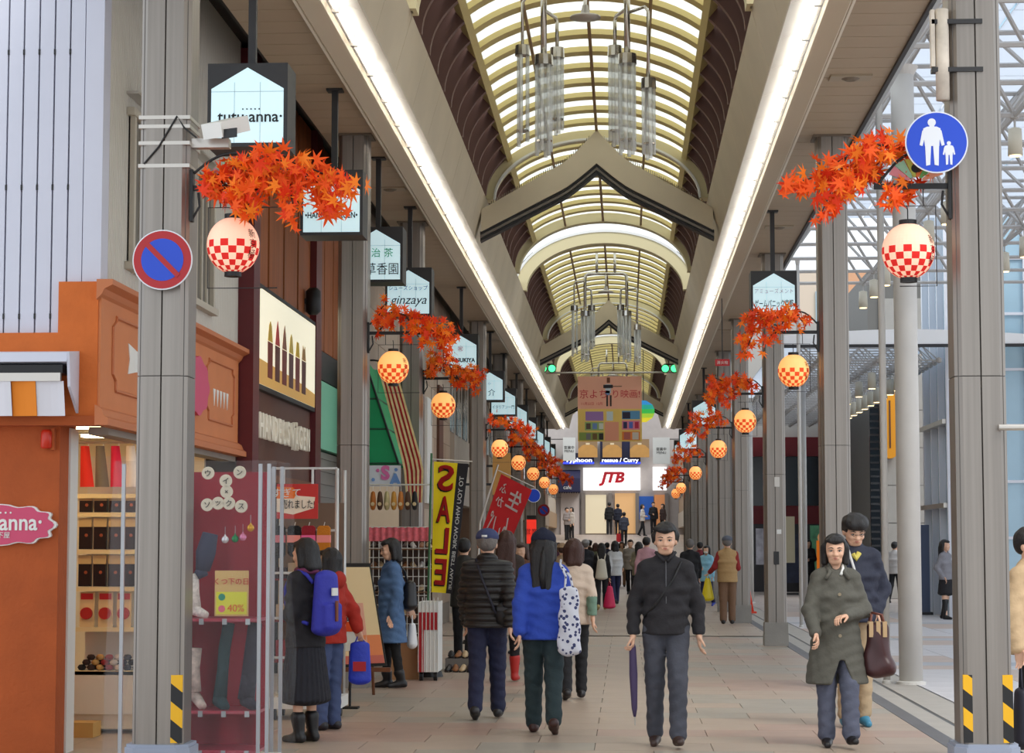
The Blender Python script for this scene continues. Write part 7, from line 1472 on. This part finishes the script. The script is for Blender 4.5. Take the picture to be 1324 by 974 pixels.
# man in the quilted jacket, seen from behind
QJ = mat('quilted_nylon', (34, 31, 31), 0.45, var=0.1)
def ex_quilt(t, k, Z, A, J, part, small):
    line_part(t, k, Z, 'bag_strap', [(.11, -.09, 1.42), (.10, .06, 1.46), (.03, .165, 1.28), (-.08, .165, 1.0), (-.14, .12, .90)], .012, mat('strap_navy', (30, 30, 44), .7))
    small('cap_label', MB().bx(-.005, .04, .118, .132, Z(1.655), Z(1.675)), WHITE)
g = G(630, 930); qm, qi = person(g, math.pi - .05, 1.66, 'man in a black quilted jacket and blue cap seen from behind', [('quilted_jacket', QJ, dict(hem=.83, fat=.035, quilt=.064, neck=False, collar=.03))], ('trousers', fab('navy_trousers', (30, 34, 62)), dict(leg=1.12)), ('short', HAIRG), ((.16, .05, -.05), (-.16, .20, .35)), ('walk_b', 'walk_f'), R_, shoes=(30, 28, 30), hat=('cap', fab('cap_blue', (58, 66, 104))), extra=ex_quilt, build=1.06, head=(.05, .05))
c = Vector(lp(qi, -.17, .12, .86)); t = thing('shoulder_bag', 'small black shoulder bag at the hip of the quilted jacket man', 'bag', tuple(c)); V_, F_ = sdf_mesh([('o', (0, 0, .1), (.09, .05, .11), .02)], .012); o = bpy.data.objects.new('pouch', np_mesh('pouch', V_, F_, BLACK)); COL.objects.link(o); o.parent = t; MB().box((c.x, c.y - .05, c.z + .14), (.12, .012, .03)).obj('flap', DARKGREY, t)
# woman in the blue sweater with tote bag
BSW = fab('cobalt_sweater', (44, 74, 176), .85, .06)
def ex_blue(t, k, Z, A, J, part, small): line_part(t, k, Z, 'ponytail', [(0, .10, 1.60), (.0, .125, 1.50), (.01, .14, 1.36), (.0, .14, 1.24)], .03, HAIRK)
g = G(703, 948); bw_, bi = person(g, math.pi + .03, 1.64, 'woman in a cobalt blue sweater and dark knit hat seen from behind', [('sweater', BSW, dict(hem=.80, fat=.038, neck=False, collar=.02))], ('trousers', fab('dark_green_cord', (36, 52, 56)), dict(leg=1.16)), ('long', HAIRK), ((-.20, .25, .45), (.12, .04, 0)), ('walk_f', 'walk_b'), R_, True, (58, 30, 26), hat=('beanie', fab('knit_navy', (24, 28, 48), .95, .25)), head=(-.15, .05), extra=ex_blue, build=1.05)
s0 = Vector(lp(bi, -.15, .0, 1.45)); y_ = s0.y - .2; a = P(722, 760, y_); b_ = P(750, 846, y_)
t = thing('tote_bag', 'white and navy patterned tote bag on the shoulder of the blue sweater woman', 'tote bag', ((a[0] + b_[0]) / 2, y_, b_[2]))
TOT = mat('tote_print', (196, 200, 220), .8, var=.0); nt = TOT.node_tree; vo = nt.nodes.new('ShaderNodeTexVoronoi'); vo.inputs['Scale'].default_value = 26; rp = nt.nodes.new('ShaderNodeValToRGB'); rp.color_ramp.interpolation = 'CONSTANT'
rp.color_ramp.elements[0].color = (*lin((60, 66, 112)), 1); rp.color_ramp.elements[1].position = .36; rp.color_ramp.elements[1].color = (*lin((214, 216, 228)), 1); tcn = nt.nodes.new('ShaderNodeTexCoord'); nt.links.new(tcn.outputs['Object'], vo.inputs['Vector']); nt.links.new(vo.outputs['Distance'], rp.inputs[0]); nt.links.new(rp.outputs[0], nt.nodes['Principled BSDF'].inputs['Base Color'])
hh = a[2] - b_[2]; V_, F_ = sdf_mesh([('e', (0, 0, .04), (0, 0, hh - .02), (.10, .06), (.075, .03), .02)], .011, disp=lambda X_, Y_, Z_: .003 * np.sin(50 * X_ + 30 * Z_)); o = bpy.data.objects.new('bag_body', np_mesh('bag_body', V_, F_, TOT)); COL.objects.link(o); o.parent = t
xm = (a[0] + b_[0]) / 2
for dx in (-.035, .035): MB().tube([(xm + dx, y_, a[2] - .03), (xm + dx * .5 - .01, y_ + .02, (a[2] + s0.z) / 2), (s0.x, s0.y - .10, s0.z + .0), (s0.x, s0.y + .03, s0.z + .035)], .010, 8).obj('strap', TOT, t, True)
# companion ahead of the blue sweater woman
person(G(742, 905), math.pi + .1, 1.58, 'woman with brown hair and pale top walking ahead of the blue sweater woman', [('cardigan', fab('pale_cream', (206, 186, 168)), dict(hem=.80, fat=.03, sleeve=.4)), ('sleeves', fab('sage_green', (112, 140, 122)), dict(hem=.9, fat=.018))], ('trousers', fab('black_trousers', (28, 28, 32))), ('bob', HAIRB), ((.15, .1, 0), (-.1, .2, .3)), ('walk_b', (V3(.10, -.0, -.26), V3(.18, -.10, -.45))), .014, True)
# woman with brown hair and red boots
person(G(655, 882), math.pi - .1, 1.68, 'woman with long reddish brown hair and red boots beside the quilted jacket man', [('coat', fab('dark_fur', (58, 48, 44), .95, .3), dict(hem=.62, fat=.03, flare=.03))], ('trousers', fab('black_tights', (26, 24, 28)), dict(leg=.9)), ('wavy', HAIRB), ((.1, .05, 0), (-.12, .2, .3)), ('down', 'bent'), .014, True, boots=.35, boot_m=mat('red_boot', (176, 36, 28), .5))
# shopper with the blue backpack
BCO = fab('charcoal_jacket', (34, 32, 36)); PLS = fab('pinstripe_skirt', (34, 34, 42)); 
g = G(394, 960); bp_, bpi = person(g, -math.pi / 2 - .6, 1.58, 'woman in a dark jacket and long pleated skirt browsing the sock rack', [('jacket', BCO, dict(hem=.80, fat=.028))], ('skirt', PLS, dict(hem=.36, flare=.24)), ('bob', HAIRK), ((.02, .03, 0), (.0, .0, 0)), ('bent', 'bent'), R_, True, (24, 22, 24), (.1, .15), boots=.22, scarf=fab('plum_scarf', (120, 56, 88), .95, .4))
c = lp(bpi, 0, .235, .92); t = thing('blue_backpack', 'bright blue backpack with a brown leather tab worn by the skirt woman', 'backpack', c, -math.pi / 2 - .6)
BBP = fab('royal_blue_nylon', (46, 50, 168), .6, .08); V_, F_ = sdf_mesh([('e', (0, 0, .04), (0, 0, .44), (.145, .085), (.115, .065), .03), ('e', (0, .075, .06), (0, .075, .22), (.10, .035), (.10, .03), .02)], .011); o = bpy.data.objects.new('pack_body', np_mesh('pack_body', V_, F_, BBP)); COL.objects.link(o); o.parent = t
MB().bx(-.012, .012, .108, .122, .10, .26).obj('leather_tab', mat('tab_brown', (124, 66, 40), .5), t, False, True); MB().bx(-.03, .03, .085, .10, .30, .36).obj('label_patch', WHITE, t, False, True)
for s in (-1, 1): MB().tube([(s * .085, -.06, .40), (s * .095, -.125, .465), (s * .098, -.205, .490), (s * .105, -.285, .455), (s * .11, -.335, .35), (s * .12, -.315, .22), (s * .135, -.22, .12), (s * .12, -.08, .08)], .015, 8).obj('strap', BBP, t, True, True)
# red hooded child beside her
g = G(424, 944); rh, rhi = person(g, -math.pi / 2 - .5, 1.50, 'shopper in a red hooded top and jeans beside the blue backpack', [('hooded_top', fab('red_fleece', (168, 40, 26)), dict(hem=.82, fat=.035, neck=False))], ('trousers', fab('pale_jeans', (72, 86, 124)), dict(leg=1.1)), ('bob', HAIRK), ((.0, .02, 0), (.05, .05, 0)), ((V3(.08, .12, -.24), V3(.11, .16, -.42)), 'bent'), .013, True, (36, 34, 40), extra=lambda t, k, Z, A, J, part, small: part('hood', *sdf_mesh([('o', V3(0, .09, Z(1.43)), (.115, .085, .095), .02)], .014), MATS['cloth_red_fleece']))
c = hand(rhi, -1); z_ = c.z - .38; t = thing('blue_red_bag', 'blue shopping bag with a red and white mark beside the red hooded top', 'bag', (c.x, c.y, z_)); V_, F_ = sdf_mesh([('e', (0, 0, .03), (0, 0, .32), (.10, .05), (.085, .03), .02)], .012); o = bpy.data.objects.new('bag_body', np_mesh('bag_body', V_, F_, fab('bag_blue', (40, 60, 186), .5))); COL.objects.link(o); o.parent = t; MB().bx(-.05, .06, -.065, -.055, .10, .18).obj('mark', RED, t, False, True); MB().tube([(-.05, 0, .31), (-.02, 0, .39), (.02, 0, .39), (.05, 0, .31)], .006, 6).obj('handle', MATS['cloth_bag_blue'], t, True, True)
# woman in the denim coat
DC = fab('denim_coat', (78, 108, 148), .85, .12); g = G(505, 890)
dn, di = person(g, -1.25, 1.60, 'woman in a long blue denim coat looking at the shoe racks', [('denim_coat', DC, dict(hem=.52, flare=.05, fat=.026))], ('trousers', fab('black_leggings', (24, 24, 26)), dict(leg=.85)), ('bob', HAIRK), ((.06, .05, 0), (-.08, .08, 0)), ((V3(.06, .16, -.24), V3(.06, .26, -.46)), 'down'), .0125, True, boots=.12, head=(0, .12), face=True)
c = lp(di, .02, .22, .92); t = thing('black_shoulder_bag', 'black leather bag behind the denim coat', 'bag', c); V_, F_ = sdf_mesh([('e', (0, 0, .03), (0, 0, .24), (.085, .11), (.07, .08), .02)], .012); o = bpy.data.objects.new('bag_body', np_mesh('bag_body', V_, F_, mat('bag_black', (26, 24, 26), .35))); COL.objects.link(o); o.parent = t; sp = lambda *q_: tuple(Vector(lp(di, *q_)) - Vector(c)); MB().tube([(0, -.05, .24), sp(.05, .175, 1.24), sp(.08, .14, 1.36), sp(.10, .07, 1.445), sp(.105, .0, 1.462), sp(.115, .07, 1.44), sp(.10, .15, 1.34), sp(.08, .18, 1.22), (0.02, .06, .24)], .008, 6).obj('strap', MATS['bag_black'], t, True, True)
c = hand(di, -1) - Vector((0, 0, .35)); t = thing('white_plastic_bag', 'white plastic carrier bag hanging below the black leather bag', 'bag', tuple(c)); V_, F_ = sdf_mesh([('e', (0, 0, .03), (0, 0, .22), (.06, .09), (.04, .05), .02)], .013); o = bpy.data.objects.new('bag_body', np_mesh('bag_body', V_, F_, mat('plastic_white', (226, 226, 228), .4))); COL.objects.link(o); o.parent = t; MB().tube([(0, -.03, .22), (0, 0, .36), (0, .03, .22)], .006, 6).obj('handle', MATS['plastic_white'], t, True, True)
# passer-by cut off at the right edge
g = (P(1336, 900, 15.2)[0], 15.2, 0); ex_p, ei = person(g, .9, 1.66, 'passer-by in a tan jacket and black trousers beside the hazard-taped pillar', [('jacket', fab('tan_jacket', (206, 176, 138), .85, .1), dict(hem=.80, fat=.04))], ('trousers', fab('black_slacks', (26, 26, 30))), ('short', HAIRK), ((.2, .1, 0), (-.2, .2, .3)), ((V3(.08, .02, -.27), V3(.10, -.03, -.52)), 'bent'), .014)
c = hand(ei, -1) - Vector((0, 0, .60)); t = thing('black_tote', 'black tote bag carried beside the hazard-taped pillar', 'bag', tuple(c)); V_, F_ = sdf_mesh([('e', (0, 0, .03), (0, 0, .36), (.06, .14), (.045, .10), .02)], .013); o = bpy.data.objects.new('bag_body', np_mesh('bag_body', V_, F_, mat('tote_navy', (30, 30, 44), .6))); COL.objects.link(o); o.parent = t; MB().tube([(0, -.06, .35), (0, 0, .61), (0, .06, .35)], .008, 6).obj('handle', MATS['tote_navy'], t, True, True)
# ================================================================ MIDDLE AND FAR PEOPLE
W1, W2, ST = ((.18, .05, 0), (-.18, .25, .4)), ((-.18, .25, .4), (.18, .05, 0)), ((.02, .0, 0), (-.03, .0, 0)); BK = math.pi
def C(n, *c): return fab(n, c)
vm, vi_ = person(G(941, 807), BK, 1.70, 'man in a tan vest over red sleeves seen from behind', [('shirt', C('red_shirt', 140, 34, 34), dict(hem=.9, fat=.015)), ('vest', C('tan_vest', 176, 142, 96), dict(hem=.82, fat=.035, sleeve=0, neck=False))], ('trousers', C('brown_slacks', 122, 92, 70), dict(leg=1.15)), ('short', HAIRG), ST, ('bent', (V3(.10, .02, -.26), V3(.19, -.10, -.36))), .018, hat=('cap', C('cap_grey', 90, 94, 104)))
c = hand(vi_, 1); t = thing('yellow_plastic_bag', 'yellow plastic bag held by the tan vest man', 'bag', (c.x, c.y, c.z - .52)); V_, F_ = sdf_mesh([('e', (0, 0, .05), (0, 0, .40), (.13, .08), (.06, .05), .03)], .018); o = bpy.data.objects.new('bag_body', np_mesh('bag_body', V_, F_, mat('plastic_yellow', (222, 200, 30), .4))); COL.objects.link(o); o.parent = t; MB().tube([(-.04, 0, .42), (0, 0, .535), (.04, 0, .42)], .01, 6).obj('handle', MATS['plastic_yellow'], t, True, True)
person(G(914, 784), -.5, 1.52, 'girl in a light blue top wearing a white face mask', [('blouse', C('light_blue', 140, 196, 220), dict(hem=.70, fat=.03, flare=.03))], ('trousers', C('navy_jeans', 34, 38, 74)), ('bob', HAIRK), W1, ('bent', 'down'), .02, True, mask=True, shoes=(40, 60, 170))
wb_, wbi = person(G(778, 789), BK, 1.58, 'woman with long black hair and a white backpack', [('top', C('black_top', 26, 24, 28), dict(hem=.82, fat=.015))], ('trousers', C('dotted_black', 40, 40, 44)), ('long', HAIRK), W1, ('down', 'down'), .018, True, shoes=(196, 176, 120))
c = lp(wbi, 0, .205, .80); t = thing('white_backpack', 'small white backpack on the long-haired woman', 'backpack', c, BK); V_, F_ = sdf_mesh([('e', (0, 0, .04), (0, 0, .42), (.15, .08), (.10, .06), .03)], .015); o = bpy.data.objects.new('pack_body', np_mesh('pack_body', V_, F_, mat('canvas_white', (214, 208, 192), .7))); COL.objects.link(o); o.parent = t
for s in (-1, 1): MB().tube([(s * .07, -.02, .44), (s * .09, -.09, .56), (s * .095, -.185, .605), (s * .10, -.27, .55), (s * .11, -.31, .42)], .014, 6).obj('strap', MATS['canvas_white'], t, True, True)
MB().tube([(-.03, 0, .44), (0, 0, .49), (.03, 0, .44)], .008, 6).obj('loop', MATS['canvas_white'], t, True, True)
c = hand(wbi, -1); t = thing('pink_plastic_bag', 'bright pink plastic shopping bag beside the white backpack', 'bag', (c.x, c.y, c.z - .67)); V_, F_ = sdf_mesh([('e', (0, 0, .05), (0, 0, .5), (.15, .09), (.08, .04), .03)], .018); o = bpy.data.objects.new('bag_body', np_mesh('bag_body', V_, F_, mat('plastic_pink', (222, 44, 96), .4))); COL.objects.link(o); o.parent = t; MB().tube([(-.04, 0, .5), (0, 0, .68), (.04, 0, .5)], .01, 6).obj('handle', MATS['plastic_pink'], t, True, True)
person((P(1222, 705, 44.3)[0], 44.3, 0), .9, 1.64, 'schoolgirl in a grey jacket, dark skirt and black boots by the glass building', [('jacket', C('grey_blazer', 132, 130, 136), dict(hem=.86, fat=.015))], ('skirt', C('dark_skirt', 30, 28, 32), dict(hem=.56, flare=.20)), ('long', HAIRK), ((.05, .0, 0), (-.1, .1, 0)), ('pocket', 'pocket'), .018, True, boots=.7, boot_m=mat('black_boot', (20, 20, 22), .4))
person((P(1157, 705, 57)[0], 57, 0), BK - .6, 1.62, 'person in a white jacket walking away across the plaza', [('jacket', C('white_jacket', 196, 192, 190), dict(hem=.82, fat=.03))], ('trousers', C('black_jeans', 26, 26, 30)), ('short', HAIRK), W1, ('down', 'bent'), .02)
person((P(1045, 705, 67.5)[0], 67.5, 0), -.3, 1.70, 'dark-clothed person standing at the red-banded building entrance', [('coat', C('black_coat', 22, 22, 26), dict(hem=.6, fat=.03, flare=.03))], ('trousers', C('black_jeans', 26, 26, 30)), ('bob', HAIRK), ST, ('down', 'bent'), .022)
far = [  # px, Y, height, turn, top colour name/rgb, bottom, hair, hat, label
 (600, 27.5, 1.62, BK, ('dark_olive', 52, 50, 46), 'black_jeans', ('short', HAIRK), None, 'person in a dark olive coat partly hidden behind the quilted jacket man'),
 (674, 30.0, 1.56, -.3, ('rust_brown', 120, 80, 60), 'black_jeans', ('wavy', HAIRB), None, 'woman with auburn hair facing the camera between the brown-haired woman and the knit hat'),
 (727, 40.0, 1.56, BK, ('tan_coat', 166, 140, 112), 'brown_slacks', ('short', HAIRB), ('brim', C('hat_tan', 150, 122, 92)), 'person in a tan brimmed hat and tan coat in the crowd'),
 (750, 58.0, 1.58, BK, ('white_blue', 176, 190, 204), 'navy_jeans', ('short', HAIRK), None, 'youth in a white and blue top in the crowd'),
 (757, 52.0, 1.66, BK, ('black_parka', 30, 32, 40), 'black_jeans', ('short', HAIRG), ('cap', C('cap_light', 150, 150, 150)), 'man in a light grey cap and black parka in the crowd'),
 (795, 55.0, 1.64, BK + .3, ('white_shirt', 206, 208, 210), 'navy_jeans', ('bob', HAIRK), None, 'woman with black bob hair in a white shirt beside the white backpack'),
 (815, 66.0, 1.70, -.1, ('grey_jacket', 128, 122, 114), 'black_jeans', ('short', HAIRK), None, 'man in an open grey jacket facing the camera in the crowd'),
 (836, 50.0, 1.72, BK - .2, ('pink_shirt', 190, 146, 156), 'black_jeans', ('short', HAIRK), None, 'man in a pink shirt seen from behind past the black zip jacket'),
 (826, 56.0, 1.62, BK, ('khaki_coat', 130, 122, 100), 'black_jeans', ('long', HAIRK), None, 'woman with long black hair in a khaki coat beside the pink shirt'),
 (892, 46.0, 1.66, BK, ('black_blouson', 26, 26, 30), 'black_jeans', ('short', HAIRG), None, 'grey-haired man in a black blouson near the plaza-side pillars'),
 (770, 68.0, 1.60, BK, ('olive_green', 96, 98, 70), 'black_jeans', ('bob', HAIRB), None, 'person in an olive green top far in the crowd'),
 (740, 70.0, 1.68, BK, ('grey_hoodie', 120, 116, 116), 'navy_jeans', ('short', HAIRK), None, 'person in a grey hoodie far in the crowd'),
 (762, 76.0, 1.70, BK, ('dark_brown', 60, 48, 42), 'black_jeans', ('mop', HAIRK), None, 'person with a big mop of black hair far in the crowd'),
 (785, 74.0, 1.62, BK, ('navy_coat', 38, 42, 60), 'black_jeans', ('short', HAIRK), None, 'person in a navy coat far in the crowd'),
 (804, 78.0, 1.66, 0, ('beige_knit', 186, 168, 146), 'brown_slacks', ('bob', HAIRK), None, 'person in a beige knit far in the crowd'),
 (722, 62.0, 1.60, BK, ('plum_top', 96, 60, 80), 'black_jeans', ('bob', HAIRB), None, 'person in a plum top far in the crowd'),
 (905, 60.0, 1.62, BK, ('maroon_top', 120, 40, 48), 'navy_jeans', ('short', HAIRK), None, 'person in a maroon top beyond the masked girl')]
for i, (px_, Y_, h_, tr, tc_, bm_, hr, ht, lb) in enumerate(far):
    person((P(px_, 705, Y_)[0], Y_, 0), tr, h_, lb, [('top', C(*tc_), dict(hem=.78, fat=.025))], ('trousers', MATS['cloth_' + bm_]), hr, W1 if i % 2 else W2, ('walk_f', 'walk_b') if i % 2 else ('down', 'bent'), .02, female=hr[0] in ('bob', 'long', 'wavy'), hat=ht)
def ramp(y): return 0 if y < 84 else min(2.1, (y - 84) / 28 * 2.1)
upper = [(733, 108, 1.66, .8, ('ash_grey', 140, 130, 126), 'person in an ash grey top standing with a friend atop the slope'), (739, 109, 1.62, -.8, ('stone_white', 196, 186, 176), 'person in a stone white top carrying a bag at the top of the slope'), (788, 113, 1.72, BK, ('jet_black', 22, 22, 24), 'man in jet black at the travel shop entrance'), (799, 114, 1.66, BK, ('ink_navy', 30, 34, 50), 'person in ink navy beside the travel shop entrance'),
         (807, 104, 1.66, BK, ('slate', 58, 62, 76), 'person in slate with a red bag on the slope'), (831, 111, 1.66, 1.3, ('chalk', 206, 198, 192), 'woman in a chalk white top striding across the slope top'), (845, 112, 1.72, .2, ('coal', 28, 28, 32), 'man in coal grey standing by the blue poster'), (857, 112, 1.62, -.8, ('umber', 60, 44, 40), 'woman in umber standing by the far pillars')]
for i, (px_, Y_, h_, tr, tc_, lb) in enumerate(upper):
    up_, upi = person((P(px_, 705, Y_)[0], Y_, ramp(Y_)), tr, h_, lb, [('top', C(*tc_), dict(hem=.80, fat=.02))], ('trousers', MATS['cloth_black_jeans']), ('bob' if i in (1, 5, 7) else 'short', HAIRK), W1 if i in (4, 5) else ST, ('bent', 'down'), .022, female=i in (1, 5, 7))
    if i == 4: rbh = hand(upi, 1)
t = thing('red_shopping_bag', 'red shopping bag carried on the slope below the travel shop', 'bag', (rbh.x - .02, rbh.y, rbh.z - .55)); MB().prism([(-.16, 0), (.16, 0), (.14, .42), (-.14, .42)], 'y', -.06, .06).obj('bag_body', RED, t, False, True); MB().tube([(-.07, 0, .42), (0, 0, .56), (.07, 0, .42)], .01, 6).obj('handle', RED, t, True, True)
